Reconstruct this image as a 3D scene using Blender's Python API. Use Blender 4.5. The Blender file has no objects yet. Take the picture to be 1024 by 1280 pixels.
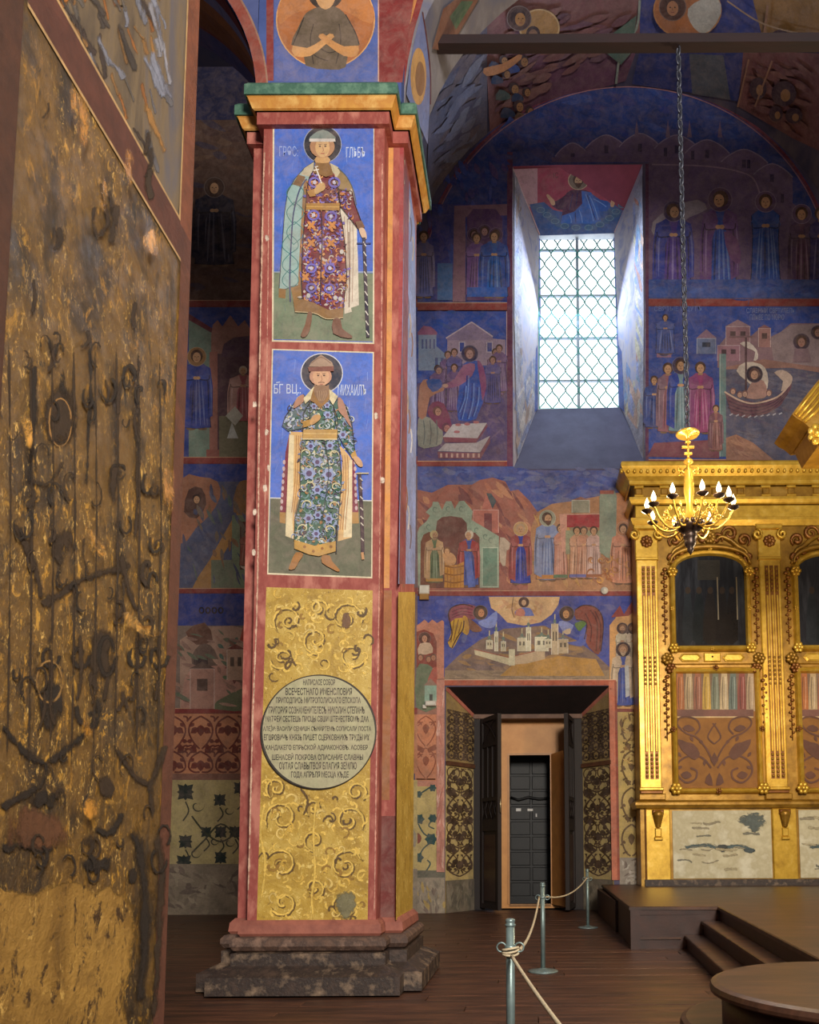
import bpy, bmesh, math, random
from mathutils import Vector, Matrix

scene = bpy.context.scene
COL = scene.collection
R = math.radians

# ------------------------------------------------------------------ camera
FPX, PPX, PPY, EYE = 1000.0, 661.0, 963.0, 1.5
CAM_ROT = Matrix.Rotation(R(95.2), 3, 'X') @ Matrix.Rotation(R(-0.3), 3, 'Z')
CAM_LOC = Vector((0, 0, EYE))
cam_data = bpy.data.cameras.new('camera')
cam = bpy.data.objects.new('camera', cam_data)
COL.objects.link(cam)
cam.matrix_world = Matrix.Translation(CAM_LOC) @ CAM_ROT.to_4x4()
cam_data.sensor_fit = 'HORIZONTAL'
cam_data.sensor_width = 36.0
cam_data.lens = FPX / 1024 * 36.0
cam_data.shift_x = (512 - PPX) / 1024
cam_data.shift_y = (PPY - 640) / 1024
cam_data.clip_start = 0.05
cam_data.clip_end = 200
scene.camera = cam

# ------------------------------------------------------------------ world, light, exposure
scene.view_settings.view_transform = 'Standard'
scene.view_settings.look = 'None'
scene.view_settings.gamma = 1
scene.view_settings.use_curve_mapping = False
scene.view_settings.exposure = 0.0
world = bpy.data.worlds.new('church_air')
scene.world = world
world.use_nodes = True
world.node_tree.nodes['Background'].inputs[0].default_value = (0.62, 0.66, 0.8, 1)
world.node_tree.nodes['Background'].inputs[1].default_value = 0.12


def aim(o, target):
    d = Vector(target) - o.location
    o.rotation_euler = d.to_track_quat('-Z', 'Y').to_euler()


def area(name, loc, target, sx, sy, watts, col):
    l = bpy.data.lights.new(name, 'AREA')
    l.shape = 'RECTANGLE'
    l.size, l.size_y, l.energy, l.color = sx, sy, watts, col
    o = bpy.data.objects.new(name, l)
    COL.objects.link(o)
    o.location = loc
    aim(o, target)
    return o


def lamp(name, loc, watts, col, rad=0.05, parent=None):
    l = bpy.data.lights.new(name, 'POINT')
    l.energy, l.color, l.shadow_soft_size = watts, col, rad
    o = bpy.data.objects.new(name, l)
    COL.objects.link(o)
    o.location = loc
    return o


# daylight from the tall nave windows behind and to the right of the viewer
area('nave_window_light', (3.0, -6.5, 8.5), (-1.2, 9.5, 5.2), 2.0, 4.0, 1800, (1.0, 0.95, 0.88))
area('nave_window_light_b', (4.2, -7.0, 8.0), (-1.5, 9, 5.5), 2.0, 4.0, 1500, (1.0, 0.92, 0.80))
WIN_Z = 14.4
# daylight entering through the visible window of the end wall
area('end_window_light', (1.25, 18.93, WIN_Z), (0.9, 8.0, 8.0), 1.8, 4.4, 330, (0.62, 0.76, 1.0))
# a warm electric chandelier of the nave, and an unseen warm fill added at the right
lamp('nave_chandelier_light', (2.6, 1.6, 4.3), 95, (1.0, 0.68, 0.32), 0.35)
lamp('side_fill_light', (5.6, 10.5, 5.0), 520, (1.0, 0.78, 0.45), 0.35)


# ------------------------------------------------------------------ pixel rays -> points on real planes
def ray(px, py):
    return CAM_ROT @ Vector(((px - PPX) / FPX, -(py - PPY) / FPX, -1.0))


def atY(px, py, Y):
    d = ray(px, py)
    return CAM_LOC + d * (Y / d.y)


def atX(px, py, X):
    d = ray(px, py)
    return CAM_LOC + d * (X / d.x)


def atZ(px, py, Z):
    d = ray(px, py)
    return CAM_LOC + d * ((Z - EYE) / d.z)


# ------------------------------------------------------------------ materials
def lin(c):
    out = []
    for v in c[:3]:
        v = v / 255.0
        out.append(v / 12.92 if v <= 0.04045 else ((v + 0.055) / 1.055) ** 2.4)
    return (out[0], out[1], out[2], 1.0)


MATS = {}


def new_mat(name):
    m = bpy.data.materials.new(name)
    m.use_nodes = True
    nt = m.node_tree
    return m, nt, nt.nodes['Principled BSDF']


def nnoise(nt, scale, detail=6, rough=0.6, stretch=(1, 1, 1), dist=0.0, off=(0, 0, 0)):
    tc = nt.nodes.new('ShaderNodeTexCoord')
    mp = nt.nodes.new('ShaderNodeMapping')
    mp.inputs['Scale'].default_value = stretch
    mp.inputs['Location'].default_value = off
    n = nt.nodes.new('ShaderNodeTexNoise')
    n.inputs['Scale'].default_value = scale
    n.inputs['Detail'].default_value = detail
    n.inputs['Roughness'].default_value = rough
    n.inputs['Distortion'].default_value = dist
    nt.links.new(tc.outputs['Object'], mp.inputs['Vector'])
    nt.links.new(mp.outputs['Vector'], n.inputs['Vector'])
    return n.outputs['Fac']


def nramp(nt, fac, stops):
    r = nt.nodes.new('ShaderNodeValToRGB')
    while len(r.color_ramp.elements) > 1:
        r.color_ramp.elements.remove(r.color_ramp.elements[-1])
    for i, (p, c) in enumerate(stops):
        e = r.color_ramp.elements[0] if i == 0 else r.color_ramp.elements.new(p)
        e.position = p
        e.color = lin(c) if len(c) == 3 else c
    nt.links.new(fac, r.inputs['Fac'])
    return r.outputs['Color']


def _mix(nt, fac, a, b, blend='MIX'):
    m = nt.nodes.new('ShaderNodeMixRGB')
    m.blend_type = blend
    m.use_clamp = False
    for i, v in enumerate((fac, a, b)):
        s = m.inputs[i]
        if hasattr(v, 'is_linked'):
            nt.links.new(v, s)
        elif isinstance(v, (int, float)):
            s.default_value = v if i == 0 else (v, v, v, 1)
        else:
            s.default_value = lin(v)
    return m.outputs[0]


def nbump(nt, bsdf, h, strength=0.3, dist=0.02):
    b = nt.nodes.new('ShaderNodeBump')
    b.inputs['Strength'].default_value = strength
    b.inputs['Distance'].default_value = dist
    nt.links.new(h, b.inputs['Height'])
    nt.links.new(b.outputs['Normal'], bsdf.inputs['Normal'])


def pmat(name, c1, c2=None, c3=None, scale=5, rough=0.7, metal=0.0, bump=0.25, bscale=None, stretch=(1, 1, 1),
         lo=0.35, hi=0.65, dist=0.0, coat=0.0, bdist=0.01):
    if name in MATS:
        return MATS[name]
    m, nt, b = new_mat(name)
    c2 = c2 or tuple(v * 0.8 for v in c1)
    f = nnoise(nt, scale, 8, 0.62, stretch, dist)
    st = [(lo, c1), (hi, c2)]
    if c3:
        st = [(lo, c1), ((lo + hi) / 2, c2), (hi, c3)]
    nt.links.new(nramp(nt, f, st), b.inputs['Base Color'])
    b.inputs['Roughness'].default_value = rough
    b.inputs['Metallic'].default_value = metal
    if coat:
        b.inputs['Coat Weight'].default_value = coat
        b.inputs['Coat Roughness'].default_value = 0.25
    if bump:
        nbump(nt, b, nnoise(nt, bscale or scale * 6, 6, 0.6, stretch), bump, bdist)
    MATS[name] = m
    return m


def fresco_mat(name, blotch=2.2, var=0.28, grain=26, gvar=0.22, flake=0.70, flake_col=(205, 190, 165), rough=0.72,
               flake_scale=9, stretch=(1, 1, 1), fadev=0.32, fade_col=(176, 150, 136)):
    """paint film: colour from the painted attribute, with blotches, grain and lost flakes"""
    if name in MATS:
        return MATS[name]
    m, nt, b = new_mat(name)
    at = nt.nodes.new('ShaderNodeAttribute')
    at.attribute_name = 'col'
    lo1 = nramp(nt, nnoise(nt, blotch, 5, 0.6, stretch), [(0.3, (1 - var, 1 - var, 1 - var, 1)), (0.7, (1 + var * 0.6,) * 3 + (1,))])
    lo2 = nramp(nt, nnoise(nt, grain, 8, 0.7, stretch), [(0.25, (1 - gvar,) * 3 + (1,)), (0.75, (1 + gvar,) * 3 + (1,))])
    c = _mix(nt, 1.0, at.outputs['Color'], lo1, 'MULTIPLY')
    c = _mix(nt, 1.0, c, lo2, 'MULTIPLY')
    fl = nramp(nt, nnoise(nt, flake_scale, 9, 0.72, stretch, 0.3, (3, 7, 1)), [(flake, (0, 0, 0, 1)), (min(1, flake + 0.05), (1, 1, 1, 1))])
    c = _mix(nt, fl, c, flake_col)
    fade = nramp(nt, nnoise(nt, 4.5, 9, 0.75, stretch, 0.6, (1, 9, 4)), [(0.42, (0, 0, 0, 1)), (0.75, (fadev,) * 3 + (1,))])
    c = _mix(nt, fade, c, fade_col)
    soot = nramp(nt, nnoise(nt, 7, 9, 0.75, stretch, 0.6, (8, 2, 4)), [(0.30, (fadev,) * 3 + (1,)), (0.50, (0, 0, 0, 1))])
    c = _mix(nt, soot, c, (52, 40, 40))
    nt.links.new(c, b.inputs['Base Color'])
    b.inputs['Roughness'].default_value = rough
    nbump(nt, b, nnoise(nt, grain * 0.8, 6, 0.65), 0.12, 0.01)
    MATS[name] = m
    return m


# ------------------------------------------------------------------ objects
def link(o, parent=None):
    COL.objects.link(o)
    if parent is not None:
        o.parent = parent
        if parent.type == 'EMPTY' and parent.parent is None:
            o.matrix_parent_inverse = Matrix.Translation(-Vector(parent.location))
    return o


def tag(o, label=None, cat=None, group=None, kind=None):
    if label:
        o['label'] = label
    if cat:
        o['category'] = cat
    if group:
        o['group'] = group
    if kind:
        o['kind'] = kind
    return o


def empty(name, loc, label=None, cat=None, group=None, kind=None):
    o = bpy.data.objects.new(name, None)
    o.empty_display_size = 0.1
    COL.objects.link(o)
    o.location = loc
    return tag(o, label, cat, group, kind)


def copy_tree(o, parent=None):
    c = o.copy()
    COL.objects.link(c)
    if parent is not None:
        c.parent = parent
    for ch in list(o.children):
        copy_tree(ch, c)
    return c


class MB:
    """collects vertices and faces of one mesh"""

    def __init__(self):
        self.v, self.f, self.s = [], [], []

    def face(self, pts, smooth=False):
        n = len(self.v)
        self.v += [tuple(p) for p in pts]
        self.f.append(list(range(n, n + len(pts))))
        self.s.append(smooth)

    def box(self, x0, x1, y0, y1, z0, z1):
        n = len(self.v)
        self.v += [(x, y, z) for z in (z0, z1) for y in (y0, y1) for x in (x0, x1)]
        for q in ((0, 2, 3, 1), (4, 5, 7, 6), (0, 1, 5, 4), (1, 3, 7, 5), (3, 2, 6, 7), (2, 0, 4, 6)):
            self.f.append([n + i for i in q])
            self.s.append(False)
        return self

    def bbox(self, x0, x1, y0, y1, z0, z1, b=0.01):
        """box with chamfered edges on the -y side"""
        r0 = [(x0, y1, z0), (x1, y1, z0), (x1, y1, z1), (x0, y1, z1)]
        r1 = [(x0, y0 + b, z0), (x1, y0 + b, z0), (x1, y0 + b, z1), (x0, y0 + b, z1)]
        r2 = [(x0 + b, y0, z0 + b), (x1 - b, y0, z0 + b), (x1 - b, y0, z1 - b), (x0 + b, y0, z1 - b)]
        self.rings([r0, r1, r2], closed=True, cap=True)
        return self

    def rings(self, rings, closed=True, cap=False, smooth=False):
        n = len(self.v)
        k = len(rings[0])
        for r in rings:
            self.v += [tuple(p) for p in r]
        for i in range(len(rings) - 1):
            for j in range(k if closed else k - 1):
                a, b_ = n + i * k + j, n + i * k + (j + 1) % k
                self.f.append([a, b_, b_ + k, a + k])
                self.s.append(smooth)
        if cap:
            self.f.append([n + j for j in range(k)][::-1])
            self.f.append([n + (len(rings) - 1) * k + j for j in range(k)])
            self.s += [False, False]
        return self

    def lathe(self, prof, cx, cy, seg=20, smooth=True):
        rs = []
        for r, z in prof:
            rs.append([(cx + r * math.cos(2 * math.pi * i / seg), cy + r * math.sin(2 * math.pi * i / seg), z) for i in range(seg)])
        self.rings(rs, True, True, smooth)
        return self

    def tube(self, pts, rad, seg=6, smooth=True, cap=True):
        pts = [Vector(p) for p in pts]
        rs = []
        up = Vector((0.31, 0.17, 0.93)).normalized()
        for i, p in enumerate(pts):
            t = (pts[min(i + 1, len(pts) - 1)] - pts[max(i - 1, 0)])
            t = t.normalized() if t.length > 1e-9 else Vector((0, 0, 1))
            a = t.cross(up)
            if a.length < 1e-3:
                a = t.cross(Vector((1, 0, 0)))
            a.normalize()
            b_ = t.cross(a)
            r = rad[i] if isinstance(rad, (list, tuple)) else rad
            rs.append([p + (a * math.cos(2 * math.pi * k / seg) + b_ * math.sin(2 * math.pi * k / seg)) * r for k in range(seg)])
        self.rings(rs, True, cap, smooth)
        return self

    def sphere(self, c, r, seg=12, ring=8, sx=1, sy=1, sz=1):
        rs = []
        for i in range(1, ring):
            a = math.pi * i / ring
            rs.append([(c[0] + sx * r * math.sin(a) * math.cos(2 * math.pi * k / seg), c[1] + sy * r * math.sin(a) * math.sin(2 * math.pi * k / seg),
                        c[2] - sz * r * math.cos(a)) for k in range(seg)])
        self.rings(rs, True, True, True)
        return self

    def build(self, name, mat=None, parent=None, fix=True):
        me = bpy.data.meshes.new(name)
        me.from_pydata(self.v, [], self.f)
        me.polygons.foreach_set('use_smooth', self.s)
        if fix:
            bm = bmesh.new()
            bm.from_mesh(me)
            bmesh.ops.recalc_face_normals(bm, faces=bm.faces)
            bm.to_mesh(me)
            bm.free()
        if mat:
            me.materials.append(mat)
        me.update()
        return link(bpy.data.objects.new(name, me), parent)


def spline(pts, n=6, closed=False):
    """Catmull-Rom through 2D or 3D points"""
    P = [tuple(p) for p in pts]
    out = []
    m = len(P)
    rng = range(m) if closed else range(m - 1)
    for i in rng:
        p0 = P[(i - 1) % m] if closed else P[max(i - 1, 0)]
        p1, p2 = P[i], P[(i + 1) % m]
        p3 = P[(i + 2) % m] if closed else P[min(i + 2, m - 1)]
        for k in range(n):
            t = k / n
            out.append(tuple(0.5 * (2 * b + (c - a) * t + (2 * a - 5 * b + 4 * c - d) * t * t + (3 * b - a - 3 * c + d) * t ** 3)
                             for a, b, c, d in zip(p0, p1, p2, p3)))
    if not closed:
        out.append(P[-1])
    return out


# ------------------------------------------------------------------ painting on walls
_glyphs = {}


def glyphs(s, bold=0.0):
    """triangles of a line of text in a unit box"""
    if (s, bold) not in _glyphs:
        cu = bpy.data.curves.new('lettering', 'FONT')
        cu.body = s
        cu.resolution_u = 2
        cu.offset = bold
        o = bpy.data.objects.new('lettering', cu)
        COL.objects.link(o)
        bpy.context.view_layer.update()
        ev = o.evaluated_get(bpy.context.evaluated_depsgraph_get())
        me = ev.to_mesh()
        v = [(p.co.x, p.co.y) for p in me.vertices]
        f = [list(p.vertices) for p in me.polygons]
        ev.to_mesh_clear()
        bpy.data.objects.remove(o)
        bpy.data.curves.remove(cu)
        xs, ys = [p[0] for p in v], [p[1] for p in v]
        x0, x1, y0, y1 = min(xs), max(xs), min(ys), max(ys)
        _glyphs[(s, bold)] = ([((x - x0) / (x1 - x0), (y - y0) / (y1 - y0)) for x, y in v], f)
    return _glyphs[(s, bold)]


class Canvas:
    """flat paint laid on a real surface; coordinates are the photograph's pixels carried onto that surface"""

    def __init__(self, surf, mat=None, step=0.00002, start=5, shared=None, curved=False):
        self.surf, self.mat = surf, mat
        self.v, self.f, self.c = [], [], []
        self.step = step
        self.curved, self.raw = curved, []
        self.n = shared if shared is not None else [start]

    def sub(self):
        return Canvas(self.surf, self.mat, self.step, shared=self.n, curved=self.curved)

    def _pt(self, p):
        if self.curved:
            self.raw.append((p[0], p[1], self.n[0]))
        q, nrm = self.surf(p[0], p[1])
        return tuple(q + nrm * (self.n[0] * self.step))

    def poly(self, pts, col, n=0):
        if n:
            pts = spline(pts, n, True)
        self.n[0] += 1
        k = len(self.v)
        self.v += [self._pt(p) for p in pts]
        self.f.append(list(range(k, k + len(pts))))
        self.c.append(lin(col))
        return self

    def rect(self, x0, y0, x1, y1, col):
        return self.poly([(x0, y0), (x1, y0), (x1, y1), (x0, y1)], col)

    def ell(self, cx, cy, rx, ry, col, n=18, rot=0.0):
        c, s = math.cos(rot), math.sin(rot)
        pts = []
        for i in range(n):
            a = 2 * math.pi * i / n
            x, y = rx * math.cos(a), ry * math.sin(a)
            pts.append((cx + x * c - y * s, cy + x * s + y * c))
        return self.poly(pts, col)

    def strip(self, A, B, col):
        """quads between two point rows"""
        self.n[0] += 1
        k = len(self.v)
        self.v += [self._pt(p) for p in A] + [self._pt(p) for p in B]
        m = len(A)
        for i in range(m - 1):
            self.f.append([k + i, k + i + 1, k + m + i + 1, k + m + i])
            self.c.append(lin(col))
        return self

    def line(self, pts, w, col, n=4, taper=False):
        if n and len(pts) > 2:
            pts = spline(pts, n)
        A, B = [], []
        m = len(pts)
        for i, p in enumerate(pts):
            a, b = pts[max(i - 1, 0)], pts[min(i + 1, m - 1)]
            dx, dy = b[0] - a[0], b[1] - a[1]
            L = math.hypot(dx, dy) or 1
            ww = w * 0.5
            if taper:
                ww *= max(0.15, math.sin(math.pi * min(max(i / (m - 1), 0.04), 0.96)))
            A.append((p[0] - dy / L * ww, p[1] + dx / L * ww))
            B.append((p[0] + dy / L * ww, p[1] - dx / L * ww))
        return self.strip(A, B, col)

    def ring(self, cx, cy, rx, ry, w, col, n=28):
        A = [(cx + (rx + w / 2) * math.cos(2 * math.pi * i / n), cy + (ry + w / 2) * math.sin(2 * math.pi * i / n)) for i in range(n + 1)]
        B = [(cx + (rx - w / 2) * math.cos(2 * math.pi * i / n), cy + (ry - w / 2) * math.sin(2 * math.pi * i / n)) for i in range(n + 1)]
        return self.strip(A, B, col)

    def frame(self, x0, y0, x1, y1, w, col):
        self.rect(x0, y0, x1, y0 + w, col)
        self.rect(x0, y1 - w, x1, y1, col)
        self.rect(x0, y0 + w, x0 + w, y1 - w, col)
        self.rect(x1 - w, y0 + w, x1, y1 - w, col)
        return self

    def text(self, s, x0, y0, x1, y1, col, bold=0.0):
        vs, fs = glyphs(s, bold)
        self.n[0] += 1
        k = len(self.v)
        self.v += [self._pt((x0 + u * (x1 - x0), y1 - w * (y1 - y0))) for u, w in vs]
        for f in fs:
            self.f.append([k + i for i in f])
            self.c.append(lin(col))
        return self

    def spiral(self, cx, cy, r, a0, turns, w, col, sgn=1, inner=0.15, sq=1.0):
        pts = []
        n = int(14 * abs(turns)) + 4
        for i in range(n + 1):
            t = i / n
            rr = r * (1 - (1 - inner) * t)
            a = a0 + sgn * turns * 2 * math.pi * t
            pts.append((cx + rr * math.cos(a), cy + rr * math.sin(a) * sq))
        return self.line(pts, w, col, n=0, taper=True)

    def leaf(self, x, y, L, wd, ang, col):
        c, s = math.cos(ang), math.sin(ang)
        pts = []
        for u, v in ((0, 0), (0.25, 0.42), (0.55, 0.5), (0.8, 0.22), (1, 0), (0.8, -0.22), (0.55, -0.5), (0.25, -0.42)):
            pts.append((x + u * L * c - v * wd * s, y + u * L * s + v * wd * c))
        return self.poly(pts, col)

    def spoly(self, pts, col, n=3, core=0.55):
        """patch whose paint fades out towards its edge"""
        pts = spline(pts, n, True) if n else pts
        cx = sum(p[0] for p in pts) / len(pts)
        cy = sum(p[1] for p in pts) / len(pts)
        inn = [(cx + (p[0] - cx) * core, cy + (p[1] - cy) * core) for p in pts]
        self.n[0] += 1
        k, m = len(self.v), len(pts)
        self.v += [self._pt(p) for p in pts] + [self._pt(p) for p in inn] + [self._pt((cx, cy))]
        c = lin(col)[:3]
        for i in range(m):
            j = (i + 1) % m
            self.f.append([k + i, k + j, k + m + j, k + m + i])
            self.c.append([c + (0.0,), c + (0.0,), c + (0.8,), c + (0.8,)])
            self.f.append([k + m + i, k + m + j, k + 2 * m])
            self.c.append([c + (0.8,), c + (0.8,), c + (1.0,)])
        return self

    def sline(self, pts, w, col, n=4):
        pts = spline(pts, n) if n and len(pts) > 2 else pts
        m = len(pts)
        rows = [[], [], []]
        for i, p in enumerate(pts):
            a, b = pts[max(i - 1, 0)], pts[min(i + 1, m - 1)]
            dx, dy = b[0] - a[0], b[1] - a[1]
            L = math.hypot(dx, dy) or 1
            for r, o in zip(rows, (-w, 0, w)):
                r.append((p[0] - dy / L * o, p[1] + dx / L * o))
        self.n[0] += 1
        k = len(self.v)
        for r in rows:
            self.v += [self._pt(p) for p in r]
        c = lin(col)[:3]
        for i in range(m - 1):
            for q, (a0, a1) in enumerate(((0.0, 1.0), (1.0, 0.0))):
                e0, e1 = (0.2 if i == 0 else 1), (0.2 if i == m - 2 else 1)
                self.f.append([k + q * m + i, k + q * m + i + 1, k + (q + 1) * m + i + 1, k + (q + 1) * m + i])
                self.c.append([c + (a0 * e0,), c + (a0 * e1,), c + (a1 * e1,), c + (a1 * e0,)])
        return self

    def sring(self, cx, cy, rx, ry, w, col, n=24):
        return self.sline([(cx + rx * math.cos(2 * math.pi * i / n), cy + ry * math.sin(2 * math.pi * i / n)) for i in range(n + 1)], w, col, 0)

    def build_curved(self, name, parent=None, mat=None, seg=5.0):
        """for curved surfaces: cut the flat outlines fine, then wrap them"""
        bm = bmesh.new()
        ci = bm.faces.layers.int.new('ci')
        for f, k in zip(self.f, range(len(self.f))):
            vs = [bm.verts.new((self.raw[i][0], self.raw[i][1], self.raw[i][2])) for i in f]
            fc = bm.faces.new(vs)
            fc[ci] = k
        bmesh.ops.triangulate(bm, faces=bm.faces)
        for _ in range(7):
            es = [e for e in bm.edges if (e.verts[0].co.xy - e.verts[1].co.xy).length > seg]
            if not es:
                break
            bmesh.ops.subdivide_edges(bm, edges=es, cuts=1)
            bmesh.ops.triangulate(bm, faces=[f for f in bm.faces if len(f.verts) > 3])
        cols = []
        for fc in bm.faces:
            cols += [self.c[fc[ci]]] * len(fc.verts)
        for v in bm.verts:
            q, nrm = self.surf(v.co.x, v.co.y)
            v.co = q + nrm * (v.co.z * self.step)
        me = bpy.data.meshes.new(name)
        bm.to_mesh(me)
        bm.free()
        a = me.color_attributes.new('col', 'FLOAT_COLOR', 'CORNER')
        flat = []
        for c in cols:
            flat += list(c)
        a.data.foreach_set('color', flat)
        me.materials.append(mat or self.mat)
        return link(bpy.data.objects.new(name, me), parent)

    def build(self, name, parent=None, mat=None):
        if self.curved:
            return self.build_curved(name, parent, mat)
        me = bpy.data.meshes.new(name)
        me.from_pydata(self.v, [], self.f)
        a = me.color_attributes.new('col', 'FLOAT_COLOR', 'CORNER')
        flat = []
        for f, c in zip(self.f, self.c):
            if isinstance(c, list):
                for q in c:
                    flat += list(q)
            else:
                flat += list(c) * len(f)
        a.data.foreach_set('color', flat)
        me.materials.append(mat or self.mat)
        me.update()
        return link(bpy.data.objects.new(name, me), parent)


def planeY(Y):
    nrm = Vector((0, -1, 0))
    return lambda x, y: (atY(x, y, Y), nrm)


def planeX(X, sgn=1):
    nrm = Vector((sgn, 0, 0))
    return lambda x, y: (atX(x, y, X), nrm)


def mixc(a, b, t):
    return tuple(x + (y - x) * t for x, y in zip(a, b))


def dk(c, k=0.6):
    return tuple(v * k for v in c)


def lt(c, k=0.4):
    return tuple(v + (255 - v) * k for v in c)
# ================================================================== STRUCTURE
WY = 17.5                     # end wall plane
FR = fresco_mat('fresco_paint')
FRS = fresco_mat('fresco_paint_pillar', blotch=3.5, var=0.18, grain=40, gvar=0.14, flake=0.74, flake_scale=12, fadev=0.35)
FRW = fresco_mat('fresco_paint_worn', blotch=2.5, var=0.4, grain=20, gvar=0.35, flake=0.66, flake_col=(170, 140, 110), flake_scale=6)
PLASTER = pmat('fresco_ground_plaster', (98, 88, 110), (70, 66, 96), scale=1.2, bump=0.2)
DARKWOOD = pmat('dark_stained_wood', (36, 21, 17), (23, 14, 12), scale=6, rough=0.65, stretch=(6, 6, 0.6))
BOARD = pmat('brown_painted_boards', (104, 66, 46), (74, 46, 32), (50, 31, 23), scale=3, rough=0.42, stretch=(0.35, 3, 1), bump=0.15)
OCHRE = pmat('ochre_plywood', (214, 152, 84), (198, 136, 72), scale=3, rough=0.5, bump=0.05)

# ---- floor of painted boards running across the nave
mb = MB().box(-10.2, 9, -3, 20, -0.12, -0.03)
floor = tag(mb.build('floor', pmat('floor_gap', (30, 20, 16))), kind='structure')
rnd = random.Random(4)
board_meshes = []
for L in (4.4, 5.2):
    m = MB()
    m.rings([[(-L / 2, -0.117, -0.04), (L / 2, -0.117, -0.04), (L / 2, 0.117, -0.04), (-L / 2, 0.117, -0.04)],
             [(-L / 2, -0.117, -0.006), (L / 2, -0.117, -0.006), (L / 2, 0.117, -0.006), (-L / 2, 0.117, -0.006)],
             [(-L / 2 + .004, -0.111, 0), (L / 2 - .004, -0.111, 0), (L / 2 - .004, 0.111, 0), (-L / 2 + .004, 0.111, 0)]], True, True)
    o = m.build('floor_board', BOARD, floor)
    board_meshes.append(o)
first = [True, True]
for i in range(62):
    y = 3.4 + i * 0.24
    k = i % 2
    L = (4.4, 5.2)[k]
    x = -10 + L / 2 + rnd.uniform(-1.5, 0)
    while x - L / 2 < 9:
        if first[k]:
            o = board_meshes[k]
            first[k] = False
        else:
            o = board_meshes[k].copy()
            COL.objects.link(o)
        o.location = (x, y, rnd.uniform(-0.003, 0.003))
        x += L + 0.006

# ---- end wall with a window and a door opening
wl, wr = atY(641, 400, WY).x, atY(807, 400, WY).x
wt, wb = atY(724, 206, WY).z, atY(724, 586, WY).z
dl, dr = atY(557, 1000, WY).x, atY(766, 1000, WY).x
dt = atY(660, 858, WY).z
XA, XB, ZT = -9.7, 8.6, 21.0
mb = MB()


def wq(x0, x1, z0, z1):
    mb.face([(x0, WY, z0), (x1, WY, z0), (x1, WY, z1), (x0, WY, z1)])


wq(XA, XB, wt, ZT)
wq(XA, wl, wb, wt)
wq(wr, XB, wb, wt)
wq(XA, XB, dt, wb)
wq(XA, dl, 0, dt)
wq(dr, XB, 0, dt)
# splayed reveals of the window and the door
WI = 18.75
ia, ib, ic, id_ = atY(671, 512, WI), atY(776, 509, WI), atY(768, 291, WI), atY(674, 294, WI)
win_in = [ia, ib, ic, id_]
oa, ob, oc, od = Vector((wl, WY, wb)), Vector((wr, WY, wb)), Vector((wr, WY, wt)), Vector((wl, WY, wt))
DI = 18.35
jl, jr = atY(592, 1000, DI).x, atY(729, 1000, DI).x
jt = atY(660, 893, DI).z
wall_back = tag(mb.build('wall_back', PLASTER, fix=False), kind='structure')
REV = pmat('window_reveal_paint', (150, 160, 205), (186, 176, 178), (120, 128, 176), scale=2.2, stretch=(1, 1, 0.6), lo=0.3, hi=0.7, bump=0.3, dist=1.5)
for nm, q, mt in (('window_jamb', (oa, od, id_, ia), REV), ('window_jamb', (ob, ib, ic, oc), REV),
                  ('window_sill', (oa, ia, ib, ob), pmat('slate_sill', (92, 92, 120), (78, 78, 104), scale=2)),
                  ('window_soffit', (od, oc, ic, id_), pmat('soffit_red', (150, 62, 82), (132, 52, 74), scale=3))):
    m = MB()
    m.face(q)
    m.build(nm, mt, wall_back, fix=False)
JAMB = pmat('door_jamb_ochre', (196, 168, 104), (150, 122, 70), scale=5, bump=0.3)
for s in (0, 1):
    xo, xi = (dl, jl) if s == 0 else (dr, jr)
    m = MB()
    m.face([(xo, WY, 0), (xi, DI, 0), (xi, DI, jt), (xo, WY, dt)])
    m.build('door_reveal', JAMB, wall_back, fix=False)
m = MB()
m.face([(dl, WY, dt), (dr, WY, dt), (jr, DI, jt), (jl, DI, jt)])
m.build('door_reveal_top', pmat('dark_reveal_boards', (34, 22, 22), (22, 15, 16), scale=5), wall_back, fix=False)  # dark boards across the top of the reveal

# ---- side walls, aisle roof
m = MB()
m.box(-10.0, -9.7, 2.0, 18.6, 0, 20)
wall_left = tag(m.build('wall_left', pmat('aisle_wall_paint', (92, 66, 62), (60, 52, 74), scale=1.4)), kind='structure')
m = MB()
m.box(-10.0, -2.3, 9.9, 18.6, 20, 20.2)
tag(m.build('ceiling_aisle', pmat('aisle_vault_paint', (60, 50, 60), (40, 40, 66), scale=1.4)), kind='structure')
m = MB()
m.box(-3.1, -2.9, 9.9, 17.5, 12.5, 20.0)
tag(m.build('aisle_light_blocker', PLASTER), kind='structure')  # unseen wall strip, added to block light

# ---- barrel vault over the end bay
vc = atY(785, 362, WY)
VX, VZ = vc.x, vc.z
VR = atY(785, 108, WY).z - VZ
VAULT = pmat('vault_paint', (112, 100, 108), (78, 74, 98), (58, 60, 92), scale=1.1, stretch=(1, 0.5, 1), bump=0.25)
m = MB()
rs = []
for i in range(49):
    a = math.pi * i / 48
    rs.append([(VX - VR * math.cos(a), y, VZ + VR * math.sin(a)) for y in (9.9, 12, 14, 16, WY)])
m.rings(rs, False, False, True)
ceiling = tag(m.build('ceiling', VAULT, fix=False), kind='structure')
m = MB()
m.box(VX + VR, VX + VR + .3, 9.9, 17.5, 0, VZ)
tag(m.build('wall_right', PLASTER), kind='structure')


def vault_surf(px, py):
    d = ray(px, py)
    o = CAM_LOC
    a = d.x * d.x + d.z * d.z
    b = 2 * ((o.x - VX) * d.x + (o.z - VZ) * d.z)
    c = (o.x - VX) ** 2 + (o.z - VZ) ** 2 - VR * VR
    t = (-b + math.sqrt(max(b * b - 4 * a * c, 0))) / (2 * a)
    p = o + d * t
    n = Vector((VX - p.x, 0, VZ - p.z)).normalized()
    return p, n


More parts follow.
